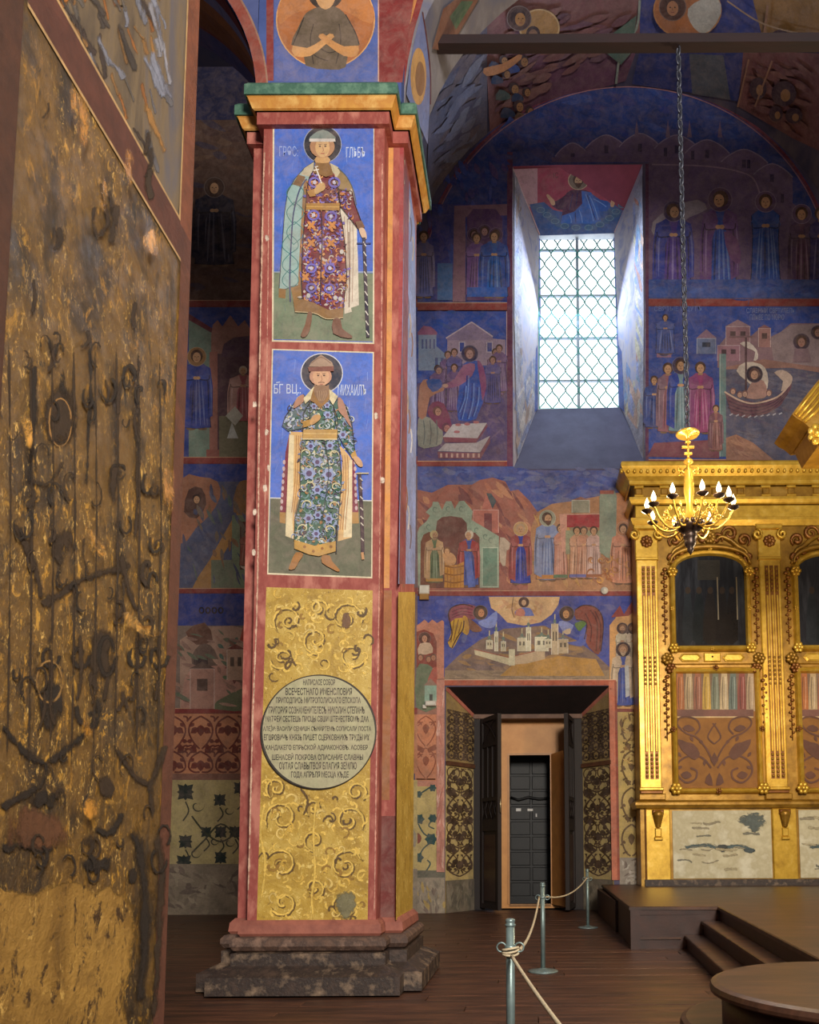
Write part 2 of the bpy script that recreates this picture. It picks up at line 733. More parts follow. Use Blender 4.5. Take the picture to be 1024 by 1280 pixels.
# ---- pillars: cross-shaped plan, slight taper
PF, PS, PB1, PB2 = 8.3, 8.55, 9.6, 9.85


def xline(xt, xb, Y):
    a, b = atY(xt, 160, Y), atY(xb, 1150, Y)
    return lambda z: b.x + (a.x - b.x) * (z - b.z) / (a.z - b.z)


XOL, XFL, XFR, XOR = xline(318, 297, PS), xline(330, 309, PF), xline(481, 470, PF), xline(505, 497, PS)


def plan2(z, o=0.0):
    ol, fl, fr, orr = XOL(z), XFL(z), XFR(z), XOR(z)
    P = [(ol, PS, -1, -1), (fl, PS, -1, -1), (fl, PF, -1, -1), (fr, PF, 1, -1), (fr, PS, 1, -1), (orr, PS, 1, -1),
         (orr, PB1, 1, 1), (fr, PB1, 1, 1), (fr, PB2, 1, 1), (fl, PB2, -1, 1), (fl, PB1, -1, 1), (ol, PB1, -1, 1)]
    return [(x + sx * o, y + sy * o, z) for x, y, sx, sy in P]


def zf(y, Y):
    return atY(400, y, Y).z


RED = pmat('pillar_red_paint', (166, 90, 78), (142, 66, 58), (184, 116, 100), scale=5, bump=0.25, stretch=(1, 1, 0.5))
pillar = empty('pillar', (-2.05, 9.05, 0), 'painted square pillar with two standing saints over a gilded base panel', 'pillar', kind='structure')
zb, zt = zf(1152, PF), zf(150, PF)
m = MB()
m.rings([plan2(zb - .3), plan2(zt + .3)], True, True)
shaft = m.build('shaft', RED, pillar)
# base mouldings
DKST = pmat('worn_base_stone', (104, 78, 64), (76, 58, 50), (128, 100, 84), scale=7, bump=0.5, rough=0.6)
BLK = pmat('blackened_base_stone', (80, 62, 52), (50, 40, 36), (140, 116, 94), scale=6, bump=0.6, rough=0.55, lo=0.3, hi=0.72)
for nm, prof, mt in (('base_fillet', [(0.02, 1150), (0.06, 1156), (0.07, 1167), (0.05, 1170)], pmat('pink_fillet', (160, 96, 78), (130, 74, 62), scale=6)),
                     ('base_torus', [(0.05, 1170), (0.10, 1172), (0.13, 1177), (0.13, 1183), (0.10, 1188), (0.06, 1190)], DKST),
                     ('base_scotia', [(0.06, 1190), (0.12, 1192), (0.12, 1207), (0.14, 1209)], BLK),
                     ('base_plinth', [(0.14, 1209), (0.17, 1211), (0.30, 1222), (0.30, 1245)], BLK)):
    m = MB()
    rr = []
    for o, y in prof:
        z = max(zf(y, PF - o), 0)
        rr.append(plan2(z, o))
    m.rings(rr[::-1], True, True)
    m.build(nm, mt, pillar)
YEL = pmat('cornice_yellow', (206, 150, 62), (188, 126, 50), (220, 174, 96), scale=4, bump=0.2)
GRN = pmat('cornice_green', (82, 120, 98), (62, 98, 82), (104, 138, 116), scale=5, bump=0.2)
for nm, prof, mt in (('cornice_red', [(0.0, 161), (0.03, 158), (0.06, 155), (0.06, 140), (0.08, 138)], RED),
                     ('cornice_yellow', [(0.08, 138), (0.10, 135), (0.14, 121), (0.15, 119)], YEL),
                     ('cornice_green', [(0.15, 119), (0.17, 117), (0.17, 104.5), (0.14, 103)], GRN)):
    m = MB()
    m.rings([plan2(zf(y, PF - o), o) for o, y in prof], True, True)
    m.build(nm, mt, pillar)
ZC = zf(103, PF - .14)
# upper block above the cornice, where the arches spring
XUL, XUR = atY(322, 60, PF + .05).x, XOR(ZC)
UPB = pmat('upper_block_blue', (74, 92, 150), (62, 78, 134), scale=4)
m = MB()
m.box(XUL, XUR, PF + .05, PB1, ZC - .05, ZC + 3.2)
upper = m.build('upper_block', UPB, pillar)


# ---- arches springing left and right of the pillar
def arch(name, x_spring, sgn, Rr, label, mat, y0, y1, Rv=None):
    Rv = Rv or Rr
    cx = x_spring + sgn * Rr
    m = MB()
    rs = []
    for i in range(33):
        a = math.pi * i / 32
        c, s = math.cos(a), math.sin(a)
        rs.append([(cx - sgn * Rr * c, y0, ZC + Rv * s), (cx - sgn * Rr * c, y1, ZC + Rv * s),
                   (cx - sgn * (Rr + .02) * c, y1, ZC + Rv + 1.6), (cx - sgn * (Rr + .02) * c, y0, ZC + Rv + 1.6)])
    m.rings(rs, True, True, False)
    o = m.build(name, mat)
    return tag(o, label, 'arch', kind='structure'), cx


AR = VX - XUR
arch_r, ARX = arch('arch_nave', XUR, 1, AR, 'painted arch over the nave that carries the tie beam',
                   pmat('arch_soffit_paint', (150, 146, 150), (122, 116, 120), (98, 100, 124), scale=2, stretch=(1, .6, 1), lo=.3, hi=.7, bump=.3), PS, PB1, 3.5)
arch_l, ALX = arch('arch_aisle', XUL, -1, 2.3, 'painted arch over the aisle beside the pillar',
                   pmat('arch_left_paint', (84, 94, 142), (70, 80, 128), scale=3), PF + .05, PB1)

# ---- the near pier on the left
PX1 = -1.33
# ---- near pier: worn gilded ochre with a dark stencilled ornament
y_far = atX(238, 310, PX1).y
pier = empty('pier', (-2.1, 2.3, 0), 'huge near pier covered in worn gold ochre ornament', 'pier', kind='structure')


def pier_material():
    m, nt, b = new_mat('worn_gold_ochre')
    st = (1.0, 1.0, 0.6)
    base = nramp(nt, nnoise(nt, 4.5, 10, 0.74, st, 0.5), [(0.30, (30, 20, 9)), (0.43, (66, 45, 15)), (0.54, (112, 79, 24)), (0.66, (88, 61, 20)), (0.78, (48, 34, 17))])
    grey = nramp(nt, nnoise(nt, 1.6, 8, 0.66, st, 0.3, (5, 2, 9)), [(0.54, (0, 0, 0, 1)), (0.68, (.7, .7, .7, 1))])
    c = _mix(nt, grey, base, (58, 47, 37))
    zone = nramp(nt, nnoise(nt, 2.6, 6, 0.6, (1, 1, .5), 0.3, (3, 8, 2)), [(0.40, (0, 0, 0, 1)), (0.58, (1, 1, 1, 1))])
    for sc, thr, col, off in ((13, .575, (158, 112, 32), (1, 4, 2)), (30, .56, (200, 148, 50), (8, 1, 2)), (62, .57, (230, 186, 100), (2, 6, 3))):
        f = nramp(nt, nnoise(nt, sc, 9, 0.78, (1, 1, 0.55), 0.6, off), [(thr, (0, 0, 0, 1)), (thr + .05, (1, 1, 1, 1))])
        f = _mix(nt, 1.0, f, zone, 'MULTIPLY') if sc > 13 else f
        c = _mix(nt, f, c, col)
    for sc, thr, off in ((9, .40, (7, 7, 1)), (36, .36, (2, 2, 8))):
        f = nramp(nt, nnoise(nt, sc, 9, 0.74, (1, 1, 0.6), 0.4, off), [(thr - .05, (1, 1, 1, 1)), (thr, (0, 0, 0, 1))])
        c = _mix(nt, f, c, (30, 20, 13))
    nt.links.new(c, b.inputs['Base Color'])
    r = nramp(nt, nnoise(nt, 14, 6, 0.6), [(0.35, (0.72,) * 3 + (1,)), (0.65, (0.42,) * 3 + (1,))])
    nt.links.new(r, b.inputs['Roughness'])
    nbump(nt, b, nnoise(nt, 34, 9, 0.74, (1, 1, 0.7)), 0.8, 0.015)
    return m


def lower_plaster():
    m, nt, b = new_mat('stained_ochre_plaster')
    base = nramp(nt, nnoise(nt, 4, 9, 0.66, (1, 1, 0.7), 0.5), [(0.28, (74, 50, 20)), (0.44, (134, 98, 40)), (0.60, (164, 124, 56)), (0.76, (104, 74, 32))])
    sp = nramp(nt, nnoise(nt, 17, 10, 0.78, (1, 1, 0.7), 0.5, (4, 4, 4)), [(0.54, (0, 0, 0, 1)), (0.60, (1, 1, 1, 1))])
    c = _mix(nt, sp, base, (62, 40, 18))
    sp3 = nramp(nt, nnoise(nt, 26, 10, 0.78, (1, 1, 0.7), 0.5, (9, 4, 2)), [(0.58, (0, 0, 0, 1)), (0.63, (1, 1, 1, 1))])
    c = _mix(nt, sp3, c, (196, 156, 82))
    nt.links.new(c, b.inputs['Base Color'])
    b.inputs['Roughness'].default_value = 0.6
    at = nt.nodes.new('ShaderNodeAttribute')
    at.attribute_name = 'col'
    s1 = nt.nodes.new('ShaderNodeMath')
    s1.operation = 'MULTIPLY_ADD'
    nt.links.new(nnoise(nt, 9, 9, 0.76, (1, 1, .8), .5), s1.inputs[0])
    s1.inputs[1].default_value = 2.0
    nt.links.new(at.outputs['Alpha'], s1.inputs[2])
    s2 = nt.nodes.new('ShaderNodeMath')
    s2.operation = 'MULTIPLY_ADD'
    s2.use_clamp = True
    nt.links.new(s1.outputs[0], s2.inputs[0])
    s2.inputs[1].default_value = 3.0
    s2.inputs[2].default_value = -3.6
    nt.links.new(s2.outputs[0], b.inputs['Alpha'])
    nbump(nt, b, nnoise(nt, 18, 9, 0.7), 0.6, 0.02)
    return m


def worn_film(name, cover=1.0, rough=0.5, scale=11, st=(1, 1, 0.7)):
    """paint film eaten away in irregular flakes, thinning towards the edge of each stroke"""
    m, nt, b = new_mat(name)
    at = nt.nodes.new('ShaderNodeAttribute')
    at.attribute_name = 'col'
    v = nramp(nt, nnoise(nt, 12, 8, 0.7), [(0.3, (0.62,) * 3 + (1,)), (0.7, (1.25,) * 3 + (1,))])
    nt.links.new(_mix(nt, 1.0, at.outputs['Color'], v, 'MULTIPLY'), b.inputs['Base Color'])
    b.inputs['Roughness'].default_value = rough
    n = nnoise(nt, scale, 9, 0.76, st, 0.5, (6, 3, 1))
    s1 = nt.nodes.new('ShaderNodeMath')
    s1.operation = 'MULTIPLY_ADD'
    nt.links.new(n, s1.inputs[0])
    s1.inputs[1].default_value = 2.6
    nt.links.new(at.outputs['Alpha'], s1.inputs[2])
    s2 = nt.nodes.new('ShaderNodeMath')
    s2.operation = 'MULTIPLY_ADD'
    s2.use_clamp = True
    nt.links.new(s1.outputs[0], s2.inputs[0])
    s2.inputs[1].default_value = 2.4
    s2.inputs[2].default_value = -4.6 + cover
    nt.links.new(s2.outputs[0], b.inputs['Alpha'])
    nbump(nt, b, nnoise(nt, 22, 9, 0.72), 0.5, 0.015)
    return m


WORN = worn_film('worn_brown_film', 0.5, 0.8)
STRIPE = worn_film('worn_red_film', 0.9, 0.8)
m = MB()
m.box(-3.0, PX1, 1.75, y_far, 0, 8.6)
m.build('pier_shaft', pier_material(), pier)
m = MB()
m.box(-3.0, PX1 - .12, 1.45, 1.75, 0, 8.6)
m.build('pier_corner', pmat('pier_corner_red', (92, 50, 32), (74, 40, 26), (112, 68, 42), scale=5, stretch=(1, 1, .3)), pier)

pn = Vector((1, 0, 0))
pw = Canvas(lambda a, b: (Vector((PX1, a, b)), pn), STRIPE, step=0.00003)       # metres: depth, height
pc = Canvas(lambda a, b: (atX(a, b, PX1), pn), WORN, step=0.00003, shared=pw.n)  # photograph pixels on the same face
zu, zl = atX(225, 277, PX1).z, atX(186, 258, PX1).z
y0 = atX(22, 200, PX1).y
# lower bare plaster below the ornament
lp = Canvas(pc.surf, None, 0.00003, shared=pw.n)
lp.spoly([(-60, 1104), (0, 1108), (40, 1112), (60, 1100), (95, 1098), (120, 1112), (140, 1102), (160, 1118), (168, 1130), (170, 1170), (163, 1225), (158, 1260), (152, 1340),
         (0, 1500), (-60, 1500)], (190, 140, 60), 2, .86)
lp.build('bare_plaster', pier, lower_plaster())
# upper fresco above the red stripe
up = Canvas(pw.surf, None, 0.00003, shared=pw.n)
yb = y_far - 0.10
up.poly([(y0, zu), (yb, zu), (yb, 8.5), (y0, 8.5)], (120, 112, 100))
UPM = pmat('pier_upper_fresco', (84, 82, 92), (112, 94, 70), (62, 54, 50), scale=2.6, stretch=(1, 1.4, 0.35), lo=0.28, hi=0.72, dist=1.6, bump=0.4)
up.build('fresco_panel', pier, UPM)
uf = Canvas(pc.surf, WORN, 0.00002, shared=pw.n)
ru = random.Random(31)
for k in range(95):
    x = ru.uniform(40, 218)
    y = ru.uniform(-40, (x - 40) * 1.45 - 20)
    col = ru.choice([(168, 104, 40), (140, 88, 38), (60, 46, 40), (92, 84, 78), (116, 116, 128), (64, 54, 48), (128, 92, 50)]) if x < 190 else ru.choice([(128, 130, 146), (112, 112, 126), (92, 88, 92), (140, 138, 148), (150, 108, 56)])
    L = ru.uniform(14, 46)
    a = ru.uniform(.9, 1.45)
    pts = [(x - L * math.cos(a), y - L * math.sin(a)), (x + ru.uniform(-3, 3), y), (x + L * .6 * math.cos(a), y + L * .6 * math.sin(a))]
    if pts[2][1] > (pts[2][0] - 40) * 1.45 or pts[2][0] > 218:
        continue
    uf.sline(pts, ru.uniform(2, 8), col, 3)
uf.build('painted_figure', pier)
# red stripe and borders with cream lines
sb = Canvas(pw.surf, STRIPE, 0.00003, shared=pw.n)
RB = (86, 47, 35)
sb.rect(y0, zl, y_far, zu, RB)
sb.rect(yb, zu - .01, y_far, 8.5, (116, 64, 40))
sb.rect(y_far - .085, 0.0, y_far, zl, (94, 52, 34))
sb.rect(1.75, 0, y0 - .015, 8.5, (74, 42, 26))
for r_ in ((y0, zu, y_far - .1, zu + .012), (yb - .012, zu, yb, 8.5), (y0, zl - .012, y_far - .085, zl)):
    sb.rect(*r_, (176, 142, 96))
sb.build('painted_border', pier)
# dark stencil ornament
D = (34, 21, 9)
D2 = (52, 34, 15)
pc.sline([(42, 455), (41, 480), (40, 520), (38, 560), (36, 610)], 9, D, 3)
pc.spoly([(76, 445), (83, 475), (88, 500), (80, 520), (72, 505), (70, 480)], D, 3)
pc.sring(75, 525, 15, 28, 6, D2)
pc.spoly([(48, 500), (60, 480), (80, 470), (98, 490), (104, 520), (96, 560), (70, 575), (52, 560), (46, 530)], D2, 3)
pc.sring(74, 528, 14, 30, 2.5, (150, 110, 60))
pc.spoly([(139, 590), (147, 582), (155, 590), (147, 598)], D2, 3)
pc.sring(147, 590, 9, 9, 4, D)
pc.sline([(110, 430), (112, 480), (109, 540), (107, 610)], 5, D)
pc.sline([(170, 520), (172, 580), (168, 680)], 6, D2)
pc.spoly([(55, 690), (72, 655), (95, 660), (92, 690), (72, 720)], D2, 3)
pc.sline([(16, 655), (30, 680), (44, 715), (50, 750)], 8, D2)
pc.sline([(48, 755), (70, 745), (100, 725), (140, 712), (165, 706)], 10, D2)
pc.sline([(36, 600), (56, 605), (70, 590), (78, 575)], 8, D2)
pc.sline([(150, 690), (160, 740), (172, 765)], 8, D2)
for x in (60, 98, 132, 168, 196):
    pc.sline([(x + 14 * math.cos(a * .8) * (1 - a * .11), 818 + 20 * math.sin(a * .8) * (1 - a * .11)) for a in range(9)], 6, D)
    pc.sline([(x, 790), (x + 2, 840), (x - 4, 880)], 6, D2)
pc.spoly([(110, 795), (118, 778), (142, 782), (148, 800), (140, 845), (120, 860), (108, 840)], D2, 3)
pc.sring(132, 820, 10, 24, 5, D)
pc.spoly([(40, 850), (60, 845), (84, 850), (80, 900), (60, 930), (48, 915)], D, 3)
pc.sring(60, 852, 16, 26, 3, (150, 112, 60))
pc.sline([(0, 905), (20, 930), (40, 948), (58, 955)], 10, D)
pc.sline([(58, 955), (84, 935), (105, 915), (122, 895), (118, 870)], 11, D)
pc.sline([(94, 880), (98, 900), (112, 908), (122, 898)], 8, D)
pc.spoly([(34, 990), (52, 980), (74, 988), (72, 1008), (62, 1014), (54, 1006), (44, 1014), (34, 1004)], D, 3)
pc.sline([(0, 1010), (16, 1000), (34, 990), (52, 978), (56, 950)], 8, D)
pc.sline([(140, 930), (156, 955), (172, 975), (186, 980)], 8, D2)
pc.sline([(205, 930), (195, 960), (186, 985), (192, 1020)], 8, D2)
pc.spoly([(118, 970), (134, 966), (146, 985), (140, 1000), (122, 998)], D2, 3)
pc.sline([(118, 1035), (132, 1042), (146, 1030), (150, 1015)], 8, D)
pc.spoly([(92, 1076), (110, 1066), (124, 1072), (138, 1066), (146, 1078), (140, 1092), (130, 1088), (118, 1098), (108, 1090), (96, 1092)], D, 3)
pc.spoly([(156, 1084), (168, 1080), (174, 1096), (166, 1110), (156, 1100)], D, 3)
pc.spoly([(98, 1042), (112, 1036), (118, 1052), (108, 1064), (98, 1056)], D2, 3)
pc.sline([(0, 1062), (24, 1055), (50, 1060), (66, 1058)], 10, D)
pc.sline([(160, 1040), (172, 1060), (178, 1110), (180, 1180), (172, 1260)], 13, D)
pc.sline([(196, 1040), (200, 1110), (196, 1190), (190, 1280)], 10, D2)
pc.spoly([(20, 1000), (90, 1020), (100, 1060), (60, 1068), (0, 1060), (0, 1030)], (96, 58, 30), 3)
for x in range(8, 200, 27):
    pc.sline([(x, 420), (x + 3, 640), (x - 2, 1000)], 3, D2, 3)
rn = random.Random(9)
for i in range(26):
    x, y = rn.uniform(20, 205), rn.uniform(120, 900)
    h = rn.uniform(20, 60)
    pc.sline([(x, y), (x + rn.uniform(-6, 6), y + h * .5), (x + rn.uniform(-8, 8), y + h)], rn.uniform(4, 10), D2, 3)
for k in range(70):
    x, y = rn.uniform(12, 205), rn.uniform(420, 1090)
    r0_, a0_, s0_ = rn.uniform(6, 16), rn.uniform(0, 6.28), rn.choice([1, -1])
    pc.sline([(x + r0_ * .8 * (1 - .6 * i / 8) * math.cos(a0_ + s0_ * i * .6), y + 1.5 * r0_ * (1 - .6 * i / 8) * math.sin(a0_ + s0_ * i * .6)) for i in range(9)], rn.uniform(2.5, 5), rn.choice([D, D, D2]), 0)
pc.build('stencil_ornament', pier)
gl = Canvas(pc.surf, worn_film('gold_leaf_film', -0.3, 0.35, 12), 0.0001, shared=pw.n)
for pts, c in (([(162, 290), (190, 275), (196, 300), (188, 330), (170, 318)], (224, 160, 66)), ([(14, 500), (30, 520), (32, 560), (22, 570), (14, 555)], (220, 158, 60)),
               ([(120, 755), (150, 760), (170, 790), (205, 780), (208, 800), (185, 805), (150, 790)], (222, 164, 78)),
               ([(70, 90), (100, 110), (108, 170), (98, 210), (76, 160)], (196, 134, 40)), ([(150, 170), (166, 210), (150, 260), (138, 210)], (190, 128, 40)),
               ([(110, 205), (130, 230), (124, 280), (104, 250)], (206, 144, 50)), ([(90, 990), (120, 1000), (110, 1030), (88, 1022)], (214, 148, 60)),
               ([(110, 1000), (140, 1000), (128, 1010)], (224, 166, 70)), ([(86, 900), (104, 890), (110, 920), (92, 950)], (206, 142, 50)),
               ([(84, 640), (130, 690), (140, 700), (110, 700)], (200, 140, 52)), ([(186, 590), (208, 560), (214, 640), (200, 660)], (190, 128, 50))):
    gl.spoly(pts, c, 3)
gl.build('gold_leaf_patches', pier)
# ================================================================== PLATFORM, DOOR, WINDOW, BEAM
PLW = pmat('brown_platform_paint', (92, 60, 42), (68, 44, 32), (52, 34, 26), scale=3, rough=0.4, stretch=(0.6, 2.5, 1), bump=0.12)
PLD = pmat('dark_platform_paint', (66, 38, 28), (50, 30, 24), scale=4, rough=0.45, bump=0.12)
PZ = 0.6
A = atZ(789, 1133, PZ)
Bk = atZ(763, 1111, PZ)
C1 = atZ(925, 1141, PZ)
C2 = atZ(1024, 1196, PZ)
platform = empty('stepped_platform', (A.x, A.y, 0), 'brown painted wooden platform with two side steps before the gilded icon case', 'platform')
NX = 2.2
pts = [(A.x, A.y), (C1.x, A.y - .02), (C2.x, C2.y), (C2.x - .1, 4.6), (6.4, 4.6), (6.4, WY - .02), (Bk.x + .0, WY - .02)]
m = MB()
m.rings([[(x, y, 0.0) for x, y in pts], [(x, y, PZ - .05) for x, y in pts]], True, True)
m.build('platform_body', PLD, platform)


def grow(pts, o):
    out = []
    n = len(pts)
    for i in range(n):
        a, b, c = Vector(pts[i - 1]), Vector(pts[i]), Vector(pts[(i + 1) % n])
        e1, e2 = (b - a).normalized(), (c - b).normalized()
        n1, n2 = Vector((-e1.y, e1.x)), Vector((-e2.y, e2.x))
        k = (n1 + n2)
        k = k / max(k.dot(n1), 0.2)
        out.append((b.x + k.x * o, b.y + k.y * o))
    return out


def area2(p):
    return sum(p[i - 1][0] * p[i][1] - p[i][0] * p[i - 1][1] for i in range(len(p)))


def outset(p, o):
    return grow(p, -o if area2(p) > 0 else o)


m = MB()
op = outset(pts, .03)
m.rings([[(x, y, PZ - .05) for x, y in op], [(x, y, PZ - .01) for x, y in op], [(x, y, PZ) for x, y in outset(pts, .02)]], True, True)
m.build('platform_deck', PLW, platform)
m = MB()
m.box(A.x - .015, A.x + .12, A.y - .03, A.y + .12, 0, PZ - .05)
m.build('corner_post', PLD, platform)
m = MB()
m.box(A.x + .12, C1.x - .55, A.y - .035, A.y, 0.14, 0.17)
m.build('panel_rail', PLW, platform)
m = MB()
m.box(A.x + .12, C1.x, A.y - .02, A.y, PZ - .12, PZ - .05)
m.build('panel_top_rail', PLD, platform)
# the lower ledge in front of the platform's left flank
m = MB()
m.box(Bk.x - .14, Bk.x, A.y + 2.2, WY - .3, 0, 0.52)
m.build('side_plinth', PLD, platform)
far = A.y - .06
for k, (z, off) in enumerate(((0.4, 0.24), (0.2, 0.48))):
    q = [(C1.x - off, far), (C1.x - off + .26, far), (C2.x - off + .30, 5.2), (C2.x - off, 5.2)]
    m = MB()
    m.rings([[(x, y, 0.0) for x, y in q], [(x, y, z - .04) for x, y in q]], True, True)
    st = m.build('step', PLD, platform)
    qt = [(q[0][0] - .03, q[0][1]), q[1], q[2], (q[3][0] - .03, q[3][1])]
    m = MB()
    m.rings([[(x, y, z - .04) for x, y in qt], [(x, y, z - .008) for x, y in qt], [(qt[0][0] + .01, qt[0][1], z), (qt[1][0], qt[1][1], z), (qt[2][0], qt[2][1], z),
                                                                                     (qt[3][0] + .01, qt[3][1], z)]], True, True)
    m.build('tread', PLW, st)

# rounded ambo in front of the steps
ambo = platform


def lobe(name, cx, cy, rx, ry, z0, z1, mt_top, mt_side, lip=0.05):
    n = 48

    def ringp(o, z):
        return [(cx + (rx + o) * math.cos(2 * math.pi * i / n), cy + (ry + o) * math.sin(2 * math.pi * i / n), z) for i in range(n)]
    m = MB()
    m.rings([ringp(-lip, z0), ringp(-lip, z1 - .07)], True, True, True)
    b_ = m.build(name + '_riser', mt_side, ambo)
    m = MB()
    m.rings([ringp(-.01, z1 - .075), ringp(.02, z1 - .06), ringp(.025, z1 - .04), ringp(.015, z1 - .012), ringp(-.02, z1)], True, True, False)
    m.build(name + '_top', mt_top, ambo)


lobe('ambo', 2.12, 5.05, 0.96, 0.98, 0.28, PZ + .02, PLW, PLD)
lobe('ambo_step', 2.05, 5.52, 1.0, 1.0, 0.0, 0.3, PLW, PLD)

# ---- dark double door, open towards the nave
door_1 = empty('door_1', (0, DI, 0), 'tall dark wooden double door standing open in the painted niche', 'door', kind='structure')
fl_, fr_ = jl, jr
topz = jt
m = MB()
m.box(fl_, fl_ + .26, DI, DI + .2, 0, topz)
m.build('door_post', DARKWOOD, door_1)
m = MB()
m.box(fr_ - .24, fr_, DI, DI + .2, 0, topz)
m.build('door_post', DARKWOOD, door_1)
m = MB()
m.box(fl_, fr_, DI - .05, DI + .2, topz - .1, topz)
m.build('door_lintel', pmat('pale_lintel', (120, 92, 78), (96, 72, 62), scale=5), door_1)


def leaf(hx, hy, fx, fy, z0, z1, flip):
    """one door leaf from hinge to free edge with recessed panels and lattice"""
    h, f = Vector((hx, hy, 0)), Vector((fx, fy, 0))
    u = (f - h)
    Lw = u.length
    u.normalize()
    n = Vector((-u.y, u.x, 0)) * flip

    def bx(m, a0, a1, t0, t1, za, zb_):
        r0 = [h + u * a + n * t for a, t in ((a0, t0), (a1, t0), (a1, t1), (a0, t1))]
        m.rings([[(p.x, p.y, za) for p in r0], [(p.x, p.y, zb_) for p in r0]], True, True)
    m = MB()
    bx(m, 0, Lw, 0, .05, z0, z1)
    lf = m.build('door_leaf', DARKWOOD, door_1)
    st = .1
    hh = z1 - z0
    for a, b_ in ((z0, z0 + .1), (z0 + .40 * hh, z0 + .46 * hh), (z0 + .555 * hh, z0 + .575 * hh), (z0 + .84 * hh, z0 + .86 * hh), (z1 - .1, z1)):
        m = MB()
        bx(m, st, Lw - st, .05, .085, a, b_)
        m.build('door_rail', DARKWOOD, lf)
    for a, b_ in ((0, st), (Lw - st, Lw)):
        m = MB()
        bx(m, a, b_, .05, .09, z0, z1)
        m.build('door_stile', DARKWOOD, lf)
    m = MB()
    bx(m, st + .07, Lw - st - .07, .05, .07, z0 + .17, z0 + .38 * hh)
    m.build('door_panel', pmat('door_panel_brown', (58, 34, 28), (44, 26, 22), scale=6, rough=.4, stretch=(5, 5, .5)), lf)
    m = MB()
    zc0, zc1 = z0 + .46 * hh, z0 + .555 * hh
    for k in range(3):
        a0 = st + (Lw - 2 * st) * k / 3
        a1 = st + (Lw - 2 * st) * (k + 1) / 3
        for (p, q) in (((a0, zc0), (a1, zc1)), ((a1, zc0), (a0, zc1))):
            P0 = h + u * p[0] + n * .07
            P1 = h + u * q[0] + n * .07
            m.tube([(P0.x, P0.y, p[1]), (P1.x, P1.y, q[1])], .012, 5)
    m.build('door_lattice', DARKWOOD, lf)
    for k in range(1, 3):
        m = MB()
        a = st + (Lw - 2 * st) * k / 3
        bx(m, a - .02, a + .02, .05, .08, z0 + .575 * hh, z0 + .84 * hh)
        m.build('glazing_bar', DARKWOOD, lf)
    m = MB()
    za, zb_ = z0 + .86 * hh, z1 - .1
    for sg in (0, 1):
        arc = []
        for k in range(9):
            t = k / 8
            a = st + (Lw - 2 * st) * (t if sg == 0 else 1 - t)
            P0 = h + u * a + n * .07
            arc.append((P0.x, P0.y, za + (zb_ - za) * math.sin(t * math.pi / 2)))
        m.tube(arc, .014, 5)
    m.build('door_arch_bar', DARKWOOD, lf)
    return lf


hl, fl2 = atY(605, 1000, DI - .02), atY(627, 1000, 17.45)
ll = leaf(hl.x, DI - .02, fl2.x, 17.45, 0.06, topz - .12, -1)
hr, fr2 = atY(714, 1000, DI - .02), atY(706, 1000, 17.45)
rl = leaf(hr.x, DI - .02, fr2.x, 17.45, 0.06, topz - .12, 1)
m = MB()
m.tube([(fl2.x - .02, 17.42, 2.15), (fl2.x - .02, 17.38, 2.2), (fl2.x - .02, 17.38, 2.45), (fl2.x - .02, 17.42, 2.5)], .012)
m.build('door_handle', pmat('brass_handle', (200, 180, 140), rough=.3, metal=.8, bump=0), ll)

# ---- ochre plywood vestibule with its own small open leaf
VY = 18.75
v0, v1, vt_ = atY(618, 1000, VY).x, atY(716, 1000, VY).x, atY(660, 896, VY).z
h0, h1, ht = atY(637, 1000, VY).x, atY(688, 1000, VY).x, atY(660, 944, VY).z
hb = 0.10
vest = empty('vestibule_partition', ((v0 + v1) / 2, VY, 0), 'plain ochre plywood vestibule partition with a narrow doorway', 'partition', kind='structure')
m = MB()
m.box(v0, h0, VY, VY + .06, 0, vt_)
m.box(h1, v1, VY, VY + .06, 0, vt_)
m.box(h0, h1, VY, VY + .06, ht, vt_)
m.box(h0, h1, VY, VY + .06, 0, hb)
m.build('partition_panel', OCHRE, vest)
m = MB()
for (a, b_, c, d) in ((h0 - .05, h0, hb, ht), (h1, h1 + .05, hb, ht), (h0 - .05, h1 + .05, ht, ht + .05)):
    m.box(a, b_, VY - .03, VY, c, d)
m.build('door_casing', pmat('ochre_casing', (196, 138, 78), (178, 122, 66), scale=4, rough=.45, bump=.05), vest)
m = MB()
m.box(h0, h1, VY - .05, VY + .1, hb - .04, hb)
m.build('threshold', pmat('wood_threshold', (170, 126, 84), scale=6), vest)
fx = atY(705, 1000, 17.95).x
m = MB()
r0 = [(h1 + .02, VY - .02), (fx, 17.95), (fx + .045, 17.965), (h1 + .065, VY - .005)]
m.rings([[(x, y, .09) for x, y in r0], [(x, y, ht + .02) for x, y in r0]], True, True)
lf2 = m.build('inner_door_leaf', pmat('ochre_leaf', (206, 142, 76), (186, 126, 66), scale=4, rough=.4, bump=.05), vest)
m = MB()
m.tube([(fx + .03, 17.93, 2.0), (fx + .03, 17.88, 2.03), (fx + .03, 17.88, 2.12), (fx + .03, 17.93, 2.15)], .012)
m.build('door_handle', pmat('steel_handle', (200, 200, 200), rough=.3, metal=.9, bump=0), lf2)
m = MB()
m.box(v0 - .02, v0, VY, 20.1, 0, vt_ + .1)
m.box(v1, v1 + .02, VY, 20.1, 0, vt_ + .1)
m.box(v0 - .02, v1 + .02, VY, 20.1, vt_ + .1, vt_ + .14)
m.build('vestibule_shell', DARKWOOD, vest)
